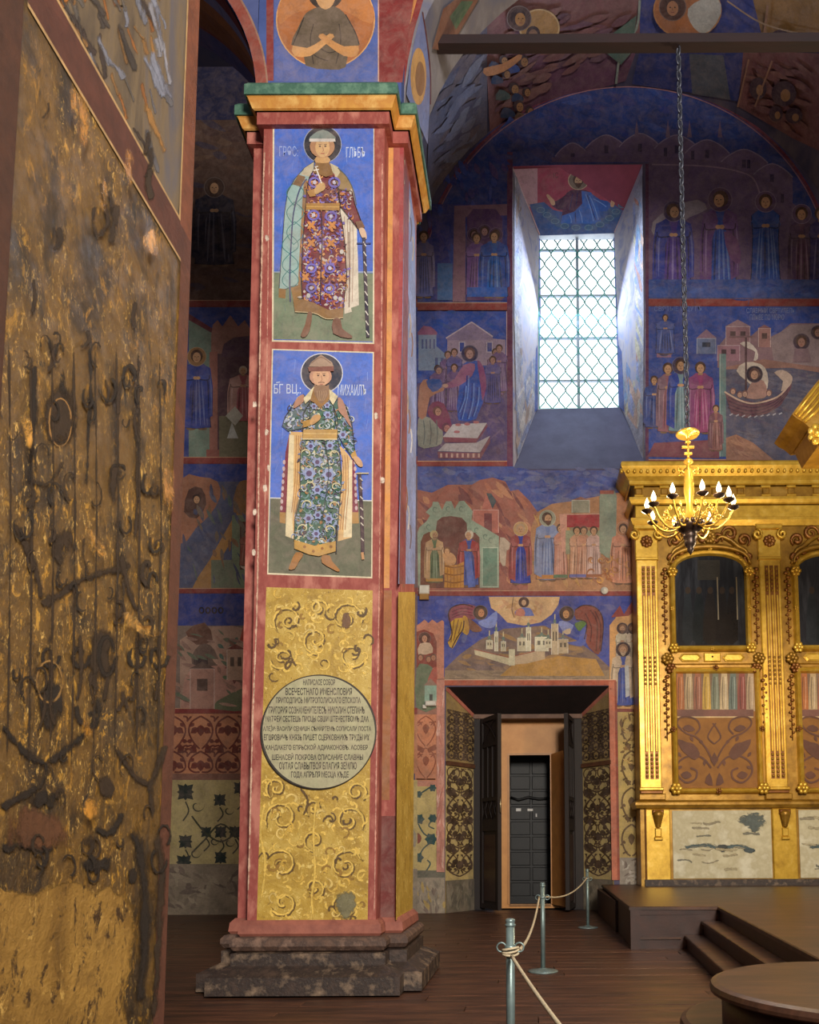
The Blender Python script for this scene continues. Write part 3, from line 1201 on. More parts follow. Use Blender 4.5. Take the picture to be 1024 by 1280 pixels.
# iron clad outer door with square panels
IY = 19.6
IRON = pmat('old_black_iron', (20, 18, 18), (13, 12, 12), scale=8, rough=.5, metal=.1, bump=.3)
door_2 = empty('door_2', (0.05, IY, 0), 'old black iron clad outer door seen through the narrow doorway', 'door', kind='structure')
m = MB()
m.box(h0 - .4, h1 + .4, IY, IY + .1, 0, vt_)
m.build('door_sheet', IRON, door_2)
pw_, ph_ = (h1 - h0 + .1) / 2, .37
for r in range(10):
    for c in range(2):
        x0 = h0 - .02 + c * pw_
        z0 = .2 + r * ph_
        MB().bbox(x0 + .025, x0 + pw_ - .025, IY - .02, IY, z0 + .025, z0 + ph_ - .025, .012).build('iron_panel', IRON, door_2)
m = MB()
m.tube([(h0, IY - .05, 2.62), (h0 + .2, IY - .06, 2.55), (h0 + .45, IY - .06, 2.62), (h0 + .7, IY - .06, 2.57), (h1 + .1, IY - .05, 2.6)], .035, 6)
m.build('iron_bar', pmat('black_bar', (24, 22, 22), rough=.5, metal=.4), door_2)
WHT = pmat('white_plate', (214, 210, 204), (196, 190, 184), rough=.4, bump=0)
for x, z, w, h_ in ((.02, 2.28, .12, .07), (.30, 2.28, .13, .06), (.50, 2.14, .03, .08), (.22, 3.68, .1, .07)):
    m = MB()
    m.box(h0 + .12 + x, h0 + .12 + x + w, IY - .035, IY - .02, z, z + h_)
    m.build('white_notice', WHT, door_2)

# ---- window: glass, mullions and a wrought grille
window_1 = empty('window_1', ((ia.x + ib.x) / 2, WI, ia.z), 'tall window with a white frame behind a wavy iron grille', 'window', kind='structure')
wx0, wx1, wz0, wz1 = atY(673, 400, WI).x, atY(773, 400, WI).x, atY(724, 511, WI).z, atY(724, 292, WI).z
m = MB()
m.box(wx0 - .4, wx0, WI + .001, WI + .3, wz0 - .3, wz1 + .3)
m.box(wx1, wx1 + .4, WI + .001, WI + .3, wz0 - .3, wz1 + .3)
m.box(wx0, wx1, WI + .001, WI + .3, wz1, wz1 + .3)
m.box(wx0, wx1, WI + .001, WI + .3, wz0 - .3, wz0)
m.build('window_frame', pmat('white_window_frame', (210, 214, 220), (190, 196, 206), rough=.5, bump=.05), window_1)


def glow_pane():
    m, nt, b = new_mat('bright_frosted_pane')
    e = nt.nodes.new('ShaderNodeEmission')
    e.inputs['Strength'].default_value = 1.0
    c = nramp(nt, nnoise(nt, 1.5, 3, .5), [(0.3, (1.9, 2.1, 2.3, 1)), (0.7, (2.2, 2.35, 2.5, 1))])
    nt.links.new(c, e.inputs['Color'])
    nt.links.new(e.outputs['Emission'], nt.nodes['Material Output'].inputs['Surface'])
    return m


PANE = glow_pane()
WF = pmat('window_bar_white', (176, 186, 200), (160, 172, 190), rough=.5, bump=0)
cols = [wx0, (wx0 + wx1) / 2, wx1]
rows = [wz0 + (wz1 - wz0) * t for t in (0, .178, .42, .665, .93, 1)]
for i in range(2):
    for j in range(5):
        m = MB()
        m.box(cols[i] + .01, cols[i + 1] - .01, WI + .2, WI + .21, rows[j] + .01, rows[j + 1] - .01)
        m.build('window_pane', PANE, window_1)
for x in cols[1:2]:
    m = MB()
    m.box(x - .035, x + .035, WI + .13, WI + .2, wz0, wz1)
    m.build('mullion', WF, window_1)
for z in rows[1:5]:
    m = MB()
    m.box(wx0, wx1, WI + .14, WI + .2, z - .022, z + .022)
    m.build('glazing_bar', WF, window_1)
GRI = pmat('grille_green_iron', (120, 190, 180), (100, 170, 160), rough=.5, metal=.2, bump=0)
grille = MB()
grille.box(wx0, wx1, WI + .02, WI + .04, wz0, wz0 + .03)
grille = grille.build('grille', GRI, window_1)
nb = 6
px_ = (wx1 - wx0) / nb
per = (wz1 - wz0) / 9.0
for k in range(nb + 1):
    for sg in (-1, 1):
        pts_ = []
        for i in range(9 * 8 - 1):
            z = wz0 + i * per / 8
            t = 2 * math.pi * (z - wz0) / per / 1.0
            xx = wx0 + k * px_ + sg * px_ * .25 * (1 - math.cos(t * .5 * 2)) * .98
            pts_.append((xx, WI + .05 + sg * .004, z))
        xs_ = [p[0] for p in pts_]
        pts_ = [(min(max(p[0], wx0 + .008), wx1 - .008), p[1], p[2]) for p in pts_]
        m = MB()
        m.tube(pts_, .017, 5)
        m.build('grille_bar', GRI, grille)

# ---- tie beam
bl, br = atY(536, 56, 9.07), atY(1060, 66, 9.07)
m = MB()
m.box(bl.x - .25, 6.2, 9.0, 9.14, bl.z - .055, bl.z + .065)
beam = tag(m.build('tie_beam', pmat('dark_tie_beam', (44, 24, 26), (34, 22, 24), scale=3, stretch=(.4, 2, 2))),
           'dark timber tie beam stretched across the nave arch', 'beam')
# ================================================================== GILDED ICON CASE
KY = 16.75


def gild(name, a=(216, 172, 62), b=(178, 134, 42), c=(236, 204, 110), rough=0.34, metal=0.45):
    return pmat(name, b, a, c, scale=5, rough=rough, metal=metal, bump=0.18, bscale=24, lo=0.25, hi=0.8)


GOLD = gild('gilding')
GOLD2 = gild('gilding_old_shaded', (160, 118, 38), (112, 78, 24), (190, 150, 70), 0.38)  # duller gilding, darkened so the case recesses read as shaded
GOLDR = gild('gilding_bole_shaded', (132, 82, 32), (100, 56, 24), (170, 118, 50), 0.4)  # reddish gilding, shade put into its colour to deepen the relief
kz0 = PZ
case = empty('icon_case', (atY(900, 1100, KY).x, KY, PZ), 'tall gilded carved icon case with fluted pilasters on the brown platform', 'icon case')


def kx(px):
    return atY(px, 820, KY).x


def kz(py):
    return atY(900, py, KY).z


def kb(name, x0, y0, x1, y1, out, mat, parent=None, back=0.0, bev=None):
    """box given by its outline in the photograph, standing out of the case front by `out` metres"""
    m = MB()
    a, b, c, d = kx(x0), kx(x1), kz(y1), kz(y0)
    w = min(b - a, d - c)
    m.bbox(a, b, KY - out, KY + .02 + back, c, d, bev if bev is not None else min(0.02, w * .25, out * .6 + .002))
    return m.build(name, mat, parent or case)


def ktube(name, pts, r, mat, parent=None, out=0.03, seg=6, n=4):
    m = MB()
    p2 = spline(pts, n) if n else pts
    q = [(kx(x), KY - out, kz(y)) for x, y in p2]
    k = len(q)
    rad = [r * (0.45 + 0.75 * math.sin(math.pi * min(max(i / (k - 1), .05), .95))) for i in range(k)]
    m.tube(q, rad, seg)
    return m.build(name, mat, parent or case)


def kspiral(cx, cy, r, a0, turns, sgn):
    n = int(abs(turns) * 10) + 4
    return [(cx + r * (1 - .82 * i / n) * math.cos(a0 + sgn * turns * 2 * math.pi * i / n), cy + r * (1 - .82 * i / n) * math.sin(a0 + sgn * turns * 2 * math.pi * i / n)) for i in range(n + 1)]


def rosette(name, cx, cy, r, mat, parent=None, out=0.05, petals=8):
    m = MB()
    for k in range(petals):
        a = 2 * math.pi * k / petals
        m.sphere((kx(cx + r * .6 * math.cos(a)), KY - out, kz(cy + r * .6 * math.sin(a))), abs(kx(cx + r) - kx(cx)) * .42, 6, 5, 1, .6, 1)
    m.sphere((kx(cx), KY - out - .02, kz(cy)), abs(kx(cx + r) - kx(cx)) * .42, 8, 6)
    return m.build(name, mat, parent or case)


XR = 1160        # the case runs on past the picture's edge
m = MB()
m.box(kx(797), kx(XR), KY, WY - .02, PZ + .001, kz(586))
m.build('case_body', GOLD2, case)
# entablature: stacked mouldings swept along the front and the left return
for nm, prof, mt in (('cornice', [(0.10, 609), (0.13, 608), (0.13, 604), (0.20, 600), (0.30, 592), (0.32, 590), (0.32, 586), (0.30, 584)], GOLD),
                     ('frieze_moulding', [(0.06, 632), (0.09, 631), (0.13, 627), (0.13, 624), (0.05, 623)], GOLD),
                     ('architrave_moulding', [(0.04, 658), (0.06, 656), (0.10, 652), (0.10, 649), (0.03, 648)], GOLD)):
    m = MB()
    rs = []
    for o, y in prof:
        z = kz(y)
        rs.append([(kx(797) - o, WY - .02, z), (kx(797) - o, KY - o, z), (kx(XR), KY - o, z), (kx(XR), WY - .02, z)])
    m.rings(rs, False, False, False)
    m.build(nm, mt, case)
fz = kb('frieze', 797, 609, XR, 623, 0.05, GOLD2)
kb('architrave', 797, 632, XR, 648, 0.03, GOLD)
for k in range(8):
    x = 797 + 5 + k * 32.2
    kb('frieze_bracket', x - 6, 609, x + 6, 612, .10, GOLD, fz)
    kb('frieze_bracket', x - 4.5, 612, x + 4.5, 620, .085, GOLD2, fz)
    kb('frieze_bracket', x - 6, 620, x + 6, 623, .10, GOLD, fz)
for k in range(46):       # the leaf moulding of the cornice
    x = 779 + k * 8.2
    m = MB()
    m.sphere((kx(x), KY - .26, kz(595)), .055, 6, 5, .75, .7, 1.1)
    m.build('cornice_leaf', GOLD, bpy.data.objects['cornice'])


def pilaster(x):
    """x is the left edge of the pilaster in the photograph"""
    p = kb('pilaster', x, 700, x + 27, 986, .05, GOLD)
    kb('capital', x - 1, 663, x + 28, 700, .06, GOLD, p)
    kb('abacus', x - 3, 657, x + 30, 663, .10, GOLD, p)
    kb('neck_ledge', x - 1, 697, x + 28, 701, .085, GOLD, p)
    rosette('capital_rosette', x + 13.5, 678, 8, GOLDR, p, .075)
    for sx, sg in ((x - 2, 1), (x + 29, -1)):
        ktube('capital_volute', kspiral(sx, 670, 6.5, -1.57, 1.4, sg), .035, GOLD, p, .11, 6, 0)
    for k in range(3):
        fx_ = x + 7 + k * 6.2
        kb('flute', fx_ - .5, 708, fx_ + 4.3, 974, .052, GOLDR, p, 0, .003)
        kb('fillet', fx_ + .6, 745, fx_ + 3.2, 940, .075, GOLD, p, 0, .012)
        for a, b in ((710, 742), (820, 858), (941, 973)):
            nbd = int((b - a) / 5)
            m = MB()
            for q in range(nbd):
                m.sphere((kx(fx_ + 1.9), KY - .062, kz(a + (q + .5) * (b - a) / nbd)), .032, 6, 5, .9, .8, 1.1)
            tag(m.build('bead_husk', GOLD2, p), kind='stuff')
    kb('pilaster_base', x - 1, 984, x + 29, 988, .09, GOLD, p)
    kb('pilaster_base', x, 988, x + 28, 992, .075, GOLDR, p)
    kb('pilaster_base', x - 2, 992, x + 31, 1000, .10, GOLD2, p)
    # pedestal with its console
    q = kb('pedestal', x + 6, 1011, x + 36, 1100, .05, GOLD)
    kb('console', x + 14, 1012, x + 28, 1018, .12, GOLDR, q)
    m = MB()
    for k in range(7):
        t = k / 6
        m.sphere((kx(x + 21), KY - .13 + .05 * t, kz(1018 + 14 * t)), .11 - .05 * t, 8, 6, 1, .7, .8)
    m.build('console_leaf', GOLD2, q)
    kb('console_drop', x + 17, 1035, x + 25, 1046, .09, GOLD, q)
    kb('console_drop', x + 16, 1046, x + 26, 1050, .11, GOLD, q)
    return p


def arc_pts(x0, x1, ysh, ytop, n=14):
    """shouldered arch from (x0, ysh) up to the crown and down to (x1, ysh)"""
    cx, hw = (x0 + x1) / 2, (x1 - x0) / 2
    return [(cx - hw * math.cos(math.pi * i / n), ysh - (ysh - ytop) * math.sin(math.pi * i / n) ** .8) for i in range(n + 1)]


def loop_frame(name, inner, o_in, o_out, mat, parent, w=7, n_out=None):
    """moulded frame that follows a closed outline (pixels)"""
    cx = sum(p[0] for p in inner) / len(inner)
    N = len(inner)
    rs = []
    for (g, out) in ((0, o_in), (w * .2, o_out * .8), (w * .5, o_out), (w * .75, o_out * .75), (w, 0.0)):
        gp = outset(inner, g)
        rs.append([(kx(x), KY - out, kz(y)) for x, y in gp])
    m = MB()
    m.rings(rs, True, False, False)
    return m.build(name, mat, parent)


DGLASS = pmat('dark_icon_glass', (44, 46, 50), (34, 34, 38), (58, 60, 66), scale=1.6, rough=0.12, bump=0, stretch=(3, 1, .5))
PANEL = pmat('bare_canvas_panel', (206, 198, 168), (188, 178, 146), (214, 208, 184), scale=3, bump=.4, rough=.8)


def garland(name, x, y0, y1, parent=None):
    m = MB()
    n = int((y1 - y0) / 5)
    for k in range(n):
        t = k / n
        r = .05 - .022 * t
        yy = y0 + (y1 - y0) * t
        m.sphere((kx(x - 1.4 * (k % 2 * 2 - 1)), KY - .035, kz(yy)), r, 6, 5, 1.1, .6, .9)
    m.tube([(kx(x), KY - .02, kz(y0)), (kx(x), KY - .02, kz(y1))], .012, 5)
    return tag(m.build(name, GOLDR, parent or case), kind='stuff')


def bay(dx):
    # arched upper icon
    arch_i = [(846 + dx, 807)] + arc_pts(846 + dx, 933 + dx, 716, 695) + [(933 + dx, 807)]
    m = MB()
    m.face([(kx(x), KY - .015, kz(y)) for x, y in arch_i])
    ic = m.build('arched_icon', DGLASS, case, fix=False)
    loop_frame('icon_frame', arch_i, .02, .12, GOLD, ic, 8)
    ktube('arch_hood', [(x, y - 10) for x, y in arc_pts(840 + dx, 939 + dx, 716, 695)], .05, GOLD2, ic, .10, 6, 2)
    for (x, y) in ((842 + dx, 716), (938 + dx, 716), (842 + dx, 811), (938 + dx, 811)):
        rosette('corner_leaf', x, y, 7, GOLD, ic, .11, 6)
    for (x, y) in ((841 + dx, 762), (938 + dx, 762), (890 + dx, 812), (890 + dx, 688)):
        rosette('frame_knot', x, y, 3, GOLD, ic, .11, 5)
    cv = Canvas(planeY(KY - .016), fresco_mat('dim_icon_paint', rough=.12, flake=.95, fadev=0), .0002)
    cv.rect(872 + dx, 700, 900 + dx, 725, (58, 55, 50))
    for x, w, c in ((860, 7, (42, 46, 50)), (874, 8, (36, 40, 42)), (888, 9, (42, 38, 36)), (903, 8, (38, 35, 34)), (915, 8, (37, 34, 33))):
        cv.poly([(x - w + dx, 800), (x - w * .6 + dx, 748), (x + dx, 735), (x + w * .6 + dx, 748), (x + w + dx, 800)], c, 2)
        cv.ell(x + dx, 738, 3.5, 4.5, (60, 50, 42))
    cv.build('painted_figures', ic)
    m = MB()
    for x in (899, 923):
        m.box(kx(x - .7 + dx), kx(x + .9 + dx), KY - .03, KY - .018, kz(775), kz(722))
    m.build('icon_candle_streak', pmat('pale_streak', (120, 108, 84), rough=.4, bump=0), ic)  # two pale upright streaks in front of the dark glass
    # scrolls around the arch
    for sg, ox in ((1, 890 + dx), (-1, 890 + dx)):
        for (cx, cy, r, a0, tn, s2) in ((26, 668, 10, 3.0, 1.3, 1), (44, 676, 8, 1.0, 1.3, -1), (10, 674, 7, 0.5, 1.2, -1), (49, 698, 6, 1.5, 1.1, 1), (37, 690, 5, -.6, 1.1, -1)):
            ktube('carved_scroll', [(ox + sg * (px - 0), py) for px, py in kspiral(cx, cy, r, a0, tn, s2)], .042, GOLDR, None, .04, 6, 0)
        ktube('carved_scroll', [(ox + sg * a, b) for a, b in ((4, 682), (14, 672), (26, 676), (36, 684), (46, 690), (52, 706))], .045, GOLD2, None, .045)
    rosette('crown_rosette', 890 + dx, 672, 9, GOLD2, None, .06, 10)
    # middle band with cartouches
    bd = kb('cartouche_band', 838 + dx, 815, 945 + dx, 831, .05, GOLD2)
    for x0, x1 in ((848, 876), (902, 930)):
        m = MB()
        q = [(x0 + dx, 823), (x0 + 4 + dx, 818), (x1 - 4 + dx, 818), (x1 + dx, 823), (x1 - 4 + dx, 828), (x0 + 4 + dx, 828)]
        m.rings([[(kx(x), KY - .05, kz(y)) for x, y in q], [(kx(x), KY - .075, kz(y)) for x, y in q],
                 [(kx((x0 + x1) / 2 + dx + (x - (x0 + x1) / 2 - dx) * .8), KY - .09, kz(823 + (y - 823) * .6)) for x, y in q]], True, True)
        m.build('cartouche', GOLD, bd)
    kb('centre_tablet', 879 + dx, 817, 900 + dx, 828, .09, GOLD, bd)
    m = MB()
    m.sphere((kx(889.5 + dx), KY - .095, kz(822)), .022, 6, 5)
    m.build('keyhole', pmat('black_hole', (20, 16, 12), bump=0), bd)
    for x in (834 + dx, 948 + dx):
        rosette('band_leaf', x, 824, 8, GOLD2, bd, .08, 7)
        rosette('band_leaf', x + (4 if x < 890 + dx else -4), 836, 7, GOLDR, bd, .08, 6)
    # lower icon behind glass
    rect_i = [(845 + dx, 985), (845 + dx, 842), (942 + dx, 842), (942 + dx, 985)]
    m = MB()
    m.face([(kx(x), KY - .012, kz(y)) for x, y in rect_i])
    li = m.build('lower_icon', pmat('icon_cloth_ochre', (150, 100, 38), (130, 84, 30), scale=4, rough=.7, bump=.05), case, fix=False)
    loop_frame('icon_frame', rect_i, .02, .12, GOLD, li, 8)
    for (x, y) in ((841 + dx, 986), (948 + dx, 986)):
        rosette('corner_leaf', x, y, 8, GOLD, li, .11, 6)
    for (x, y) in ((893 + dx, 989), (893 + dx, 836), (839 + dx, 912), (948 + dx, 912)):
        rosette('frame_knot', x, y, 4, GOLDR, li, .11, 5)
    cv = Canvas(planeY(KY - .013), fresco_mat('icon_paint', rough=.65, flake=.9, fadev=.08), .0002)
    cv.rect(845 + dx, 842, 942 + dx, 889, (120, 92, 70))
    rn = random.Random(5)
    for k in range(9):
        x = 850 + k * 11 + dx
        c = [(168, 98, 46), (176, 150, 112), (150, 92, 66), (190, 152, 64), (112, 116, 96), (184, 162, 126), (96, 108, 100), (132, 62, 52), (176, 150, 120)][k]
        cv.poly([(x - 5, 889), (x - 4.5, 860), (x - 3, 842), (x + 4, 842), (x + 5, 862), (x + 6, 889)], c)
        cv.line([(x - 1, 846), (x - 2, 868), (x - 1, 886)], 1, dk(c))
        cv.line([(x + 2, 846), (x + 2.5, 868), (x + 2, 886)], 1, lt(c, .3))
    cv.rect(845 + dx, 887, 942 + dx, 896, (116, 74, 62))
    cv.rect(845 + dx, 895.6, 942 + dx, 897.2, (206, 176, 128))
    cv.build('painted_figures', li)
    cs = Canvas(planeY(KY - .013), MATS['icon_paint'], .0002, start=60)
    B = (96, 54, 34)
    for sg in (1, -1):
        o = 893 + dx

        def f(pts):
            return [(o + sg * x, y) for x, y in pts]
        cs.line(f([(2, 952), (10, 936), (22, 922), (36, 916), (46, 906), (44, 898), (34, 896), (22, 900), (18, 910), (24, 918)]), 2.2, B)
        cs.line(f([(4, 960), (14, 948), (28, 944), (44, 952), (47, 966), (36, 978), (24, 974), (22, 964), (30, 960)]), 2.4, B)
        cs.line(f([(0, 930), (8, 922), (4, 912), (-2, 904)]), 1.8, B)
        cs.poly(f([(18, 942), (26, 930), (34, 928), (46, 924), (42, 936), (34, 944), (24, 950)]), B, 2)
        cs.poly(f([(28, 970), (34, 964), (42, 968), (36, 974)]), B, 2)
        cs.poly(f([(2, 982), (6, 966), (12, 978)]), B, 2)
        cs.poly(f([(24, 912), (32, 906), (40, 910), (32, 915)]), B, 2)
        for (x, y, a) in ((14, 930, -.8), (30, 920, 2.0), (40, 958, .4), (12, 950, 1.5), (46, 940, 2.2)):
            xx, yy = f([(x, y)])[0]
            cs.leaf(xx, yy, 8, 4, a if sg > 0 else math.pi - a, B)
    cs.poly([(888 + dx, 950), (893 + dx, 940), (898 + dx, 950), (893 + dx, 958)], B)
    cs.build('painted_scrolls', li)
    for x, a, b in ((832, 712, 806), (947, 712, 806), (832, 846, 926), (954, 846, 908)):
        garland('carved_garland', x + dx, a, b)
    # bare lower panel
    pn_ = kb('lower_panel', 836 + dx, 1013, 957 + dx, 1098, .02, PANEL, None, 0, .004)
    cv = Canvas(planeY(KY - .021), WORN_G, .0003)
    cv.spoly([(917 + dx, 1022), (935 + dx, 1014), (958 + dx, 1016), (958 + dx, 1036), (946 + dx, 1046), (936 + dx, 1038), (925 + dx, 1030)], (92, 100, 96), 3)
    cv.sline([(855 + dx, 1060), (880 + dx, 1056), (900 + dx, 1060), (925 + dx, 1058), (945 + dx, 1064)], 4, (80, 96, 98))
    cv.spoly([(895 + dx, 1056), (908 + dx, 1054), (912 + dx, 1062), (902 + dx, 1068)], (70, 74, 72), 3)
    rs_ = random.Random(3 + int(dx))
    for k in range(16):
        x_, y_ = rs_.uniform(842, 930) + dx, rs_.uniform(1018, 1092)
        cv.sline([(x_, y_), (x_ + rs_.uniform(6, 14), y_ + rs_.uniform(-2, 2)), (x_ + rs_.uniform(14, 24), y_ + rs_.uniform(-3, 3))], rs_.uniform(1.2, 3), rs_.choice([(150, 140, 116), (120, 118, 104), (172, 160, 128)]))
    cv.spoly([(930 + dx, 1060), (946 + dx, 1062), (940 + dx, 1068), (928 + dx, 1064)], (76, 86, 88), 3)
    cv.build('paint_loss', pn_)


WORN_G = worn_film('grey_stain_film', 0.7, .7, 8, (1, 1, 2))
for x in (797, 952, 1107):
    pilaster(x)
for dx in (0, 155):
    bay(dx)
m = MB()
rs = []
for o, y in ((.03, 1011), (.08, 1010), (.11, 1006), (.11, 1003), (.05, 1000)):
    rs.append([(kx(797) - o, WY - .02, kz(y)), (kx(797) - o, KY - o, kz(y)), (kx(XR), KY - o, kz(y)), (kx(XR), WY - .02, kz(y))])
MB().rings(rs).build('base_ledge', GOLD2, case)
m = MB()
m.box(kx(801), kx(XR), KY - .07, KY + .1, PZ + .001, kz(1099))
m.build('case_plinth', BLK, case)
kb('edge_strip', 802, 1011, 808, 1100, .04, GOLDR)
# ================================================================== PAINTING ON THE PILLAR
pf = planeY(PF)
SC = 7.314


def K1(p):
    return [(335 + u / SC, 150 + v / SC) for u, v in p]


def K2(p):
    return [(335 + u / SC, 290 + v / SC) for u, v in p]


def K3(p):
    return [(335 + u / SC, 435 + v / SC) for u, v in p]


def K4(p):
    return [(335 + u / SC, 575 + v / SC) for u, v in p]


BLUE = (66, 104, 196)
CREAM = (222, 208, 176)
GROUND = (116, 128, 104)


def inside(pt, poly):
    x, y = pt
    r = False
    for i in range(len(poly)):
        (x1, y1), (x2, y2) = poly[i - 1], poly[i]
        if (y1 > y) != (y2 > y) and x < (x2 - x1) * (y - y1) / (y2 - y1) + x1:
            r = not r
    return r


# ---- saint in the dark red robe
cv = Canvas(pf, FRS)
P1 = [(343, 157.5), (467, 157), (466, 428), (342, 425)]
cv.poly([(341, 156), (468, 156), (468, 430), (340, 427)], CREAM)
cv.poly(P1, BLUE)
rn = random.Random(2)
for i in range(46):
    x, y = rn.uniform(345, 464), rn.uniform(160, 335)
    cv.line([(x, y), (x + rn.uniform(-3, 3), y + rn.uniform(5, 22))], rn.uniform(1, 4), rn.choice([(112, 142, 216), (58, 84, 180), (96, 128, 210), (64, 92, 190), (126, 150, 206)]), 0, True)
cv.poly([(342.5, 340), (466.3, 341.5), (466, 427), (342, 424)], GROUND)
for i in range(26):
    x, y = rn.uniform(344, 464), rn.uniform(345, 415)
    cv.line([(x, y), (x + rn.uniform(-3, 3), y + rn.uniform(4, 18))], rn.uniform(1, 4), rn.choice([(128, 142, 116), (104, 114, 96), (120, 132, 108), (98, 112, 106)]), 0, True)
cv.rect(342.5, 339.5, 466.3, 340.8, (160, 172, 190))
panel1 = cv.build('fresco_panel', pillar)
ins = cv.sub()
ins.text('ГРѲС:', *K1([(105, 240)])[0], *K1([(275, 335)])[0], (150, 170, 226))
ins.text('ГЛѢБЪ', *K1([(715, 248)])[0], *K1([(890, 345)])[0], (196, 208, 236))
ins.build('painted_inscription', panel1)
c = cv.sub()
hx, hy = K1([(500, 225)])[0]
c.ell(hx, hy, 24, 23.6, (150, 156, 176), 32)
c.ell(hx, hy, 23, 22.7, (34, 38, 50), 32)
# cloak, left fall
cl = K1([(425, 380), (335, 440), (245, 540), (180, 660), (152, 850), (135, 1090)]) + K2([(120, 260), (102, 520), (160, 525), (215, 500), (300, 485), (312, 10)]) + \
    K1([(335, 1000), (350, 720), (372, 560), (420, 480)])
c.poly(cl, (150, 176, 172))
c.line(cl + [cl[0]], 1.0, (54, 56, 66), 0)
c.poly(K1([(330, 540), (372, 560), (350, 760), (338, 1097)]) + K2([(312, 10), (300, 485), (275, 490)]) + K1([(300, 1000), (318, 700)]), (150, 112, 74))
for v in range(6):
    y = 620 + v * 150 if v < 3 else 0
    K = K1 if v < 3 else K2
    yy = (640, 820, 1000)[v] if v < 3 else (110, 290, 430)[v - 3]
    for sx, s in ((250, 1), (250, -1)):
        if v < 3:
            c.line(K([(245, yy - 70), (180 if s < 0 else 320, yy), (180 if s < 0 else 320, yy + 60), (235, yy + 140)]), 1.0, (60, 120, 120))
        else:
            c.line(K([(200, yy - 90), (140 if s < 0 else 270, yy - 20), (140 if s < 0 else 270, yy + 40), (200, yy + 90)]), 1.0, (60, 120, 120))
c.line(K1([(355, 540), (290, 640), (235, 850), (215, 1090)]) + K2([(205, 250), (200, 480), (205, 640)]), 1.8, (70, 76, 110))
c.poly(K1([(280, 500), (345, 520), (300, 610), (225, 590)]), (128, 96, 66))
c.poly(K1([(420, 385), (335, 440), (300, 500), (380, 520), (415, 470)]), (188, 176, 150))
c.poly(K2([(100, 515), (165, 525), (160, 610), (98, 600)]), (140, 104, 60))
c.poly(K2([(210, 510), (300, 485), (315, 600), (235, 640)]), (150, 112, 66))
# cloak, right fall
cr = K1([(655, 800), (740, 860), (815, 985), (815, 1097)]) + K2([(822, 200), (832, 670), (760, 695), (768, 730), (700, 750), (690, 300), (690, 0)]) + K1([(680, 950)])
c.poly(cr, (214, 202, 184))
for u in (700, 725, 750, 775):
    c.line(K1([(u, 880 + (u - 700)), (u + 5, 1090)]) + K2([(u + 5, 200), (u - 4, 640)]), .9, (170, 140, 124), 0)
c.line(K2([(740, 0), (745, 400), (742, 690)]), 1.3, (110, 84, 74))
c.poly(K1([(565, 395), (640, 430), (700, 490), (770, 610), (805, 790), (740, 700), (640, 640), (610, 540)]), (146, 120, 80))
c.poly(K1([(570, 395), (640, 430), (660, 480), (620, 545), (590, 470)]), (196, 182, 150))
c.line(K1([(640, 440), (720, 520), (780, 640), (810, 780)]), 1.2, (72, 84, 90))
# robe
rb = K1([(420, 470), (590, 490), (650, 640), (665, 780), (662, 850), (690, 1000), (700, 1097)]) + K2([(712, 150), (724, 420), (700, 640), (690, 730), (560, 730), (420, 670), (320, 630)]) + \
    K2([(312, 500), (318, 200), (330, 20)]) + K1([(340, 900), (352, 760), (360, 640), (380, 540)])
c.poly(rb, (112, 44, 52))
sl = K1([(640, 640), (700, 650), (770, 660), (800, 780), (855, 930), (820, 995), (740, 890), (660, 790)])
c.poly(sl, (112, 44, 52))
pal = [(104, 90, 168), (104, 90, 168), (130, 112, 190), (198, 128, 74), (206, 146, 88), (150, 60, 62), (196, 182, 170), (88, 40, 66)]
k = 0
while k < 620:
    x, y = rn.uniform(376, 440), rn.uniform(212, 388)
    if not (inside((x, y), rb) or inside((x, y), sl)):
        continue
    k += 1
    a = rn.uniform(0, 6.28)
    q = rn.choice(pal)
    if rn.random() < .5:
        c.leaf(x, y, rn.uniform(3, 7), rn.uniform(1.8, 3.6), a, q)
    else:
        c.spiral(x, y, rn.uniform(2.5, 5.5), a, .7, rn.uniform(1.2, 2.2), q, rn.choice([1, -1]))
for (K, u, v, r) in ((K1, 430, 580, 9), (K1, 610, 580, 9), (K1, 420, 880, 9), (K1, 580, 890, 9), (K2, 400, 340, 8), (K2, 570, 340, 8), (K2, 400, 520, 8), (K2, 565, 525, 8)):
    x, y = K([(u, v)])[0]
    c.ring(x, y, r * .7, r * .62, 2.6, (110, 98, 182))
    c.ell(x, y, 2.4, 2.6, (190, 184, 206), 8)
for (K, u, v) in ((K1, 400, 970), (K1, 590, 970), (K2, 400, 110), (K2, 580, 110), (K2, 680, 430), (K2, 345, 420), (K2, 490, 400)):
    x, y = K([(u, v)])[0]
    for a in range(4):
        c.leaf(x, y, 7, 4, a * 1.57 + .78, (202, 134, 72))
for (K, u, v) in ((K2, 678, 190), (K2, 620, 610), (K2, 375, 590), (K2, 490, 140), (K2, 665, 620)):
    x, y = K([(u, v)])[0]
    c.ell(x, y, 2.6, 3, (196, 190, 184), 10)
c.line(K1([(490, 850), (500, 1090)]) + K2([(490, 300), (482, 660)]), 1.4, (52, 30, 60))
c.line(rb + [rb[0]], 1.0, (46, 26, 30), 0)
c.line(sl + [sl[0]], .8, (46, 26, 30), 0)
c.poly(K1([(440, 392), (560, 392), (605, 510), (535, 530), (420, 490)]), (134, 98, 58))
c.poly(K1([(352, 770), (660, 770), (656, 838), (352, 828)]), (170, 124, 62))
c.line(K1([(352, 800), (656, 805)]), 1, (206, 164, 92))
c.poly(K2([(235, 635), (320, 622), (420, 655), (560, 722), (695, 700), (690, 792), (540, 802), (430, 752), (250, 738)]), (140, 104, 64))
c.line(K2([(250, 738), (430, 752), (540, 802), (690, 792)]), 1, (200, 180, 140))
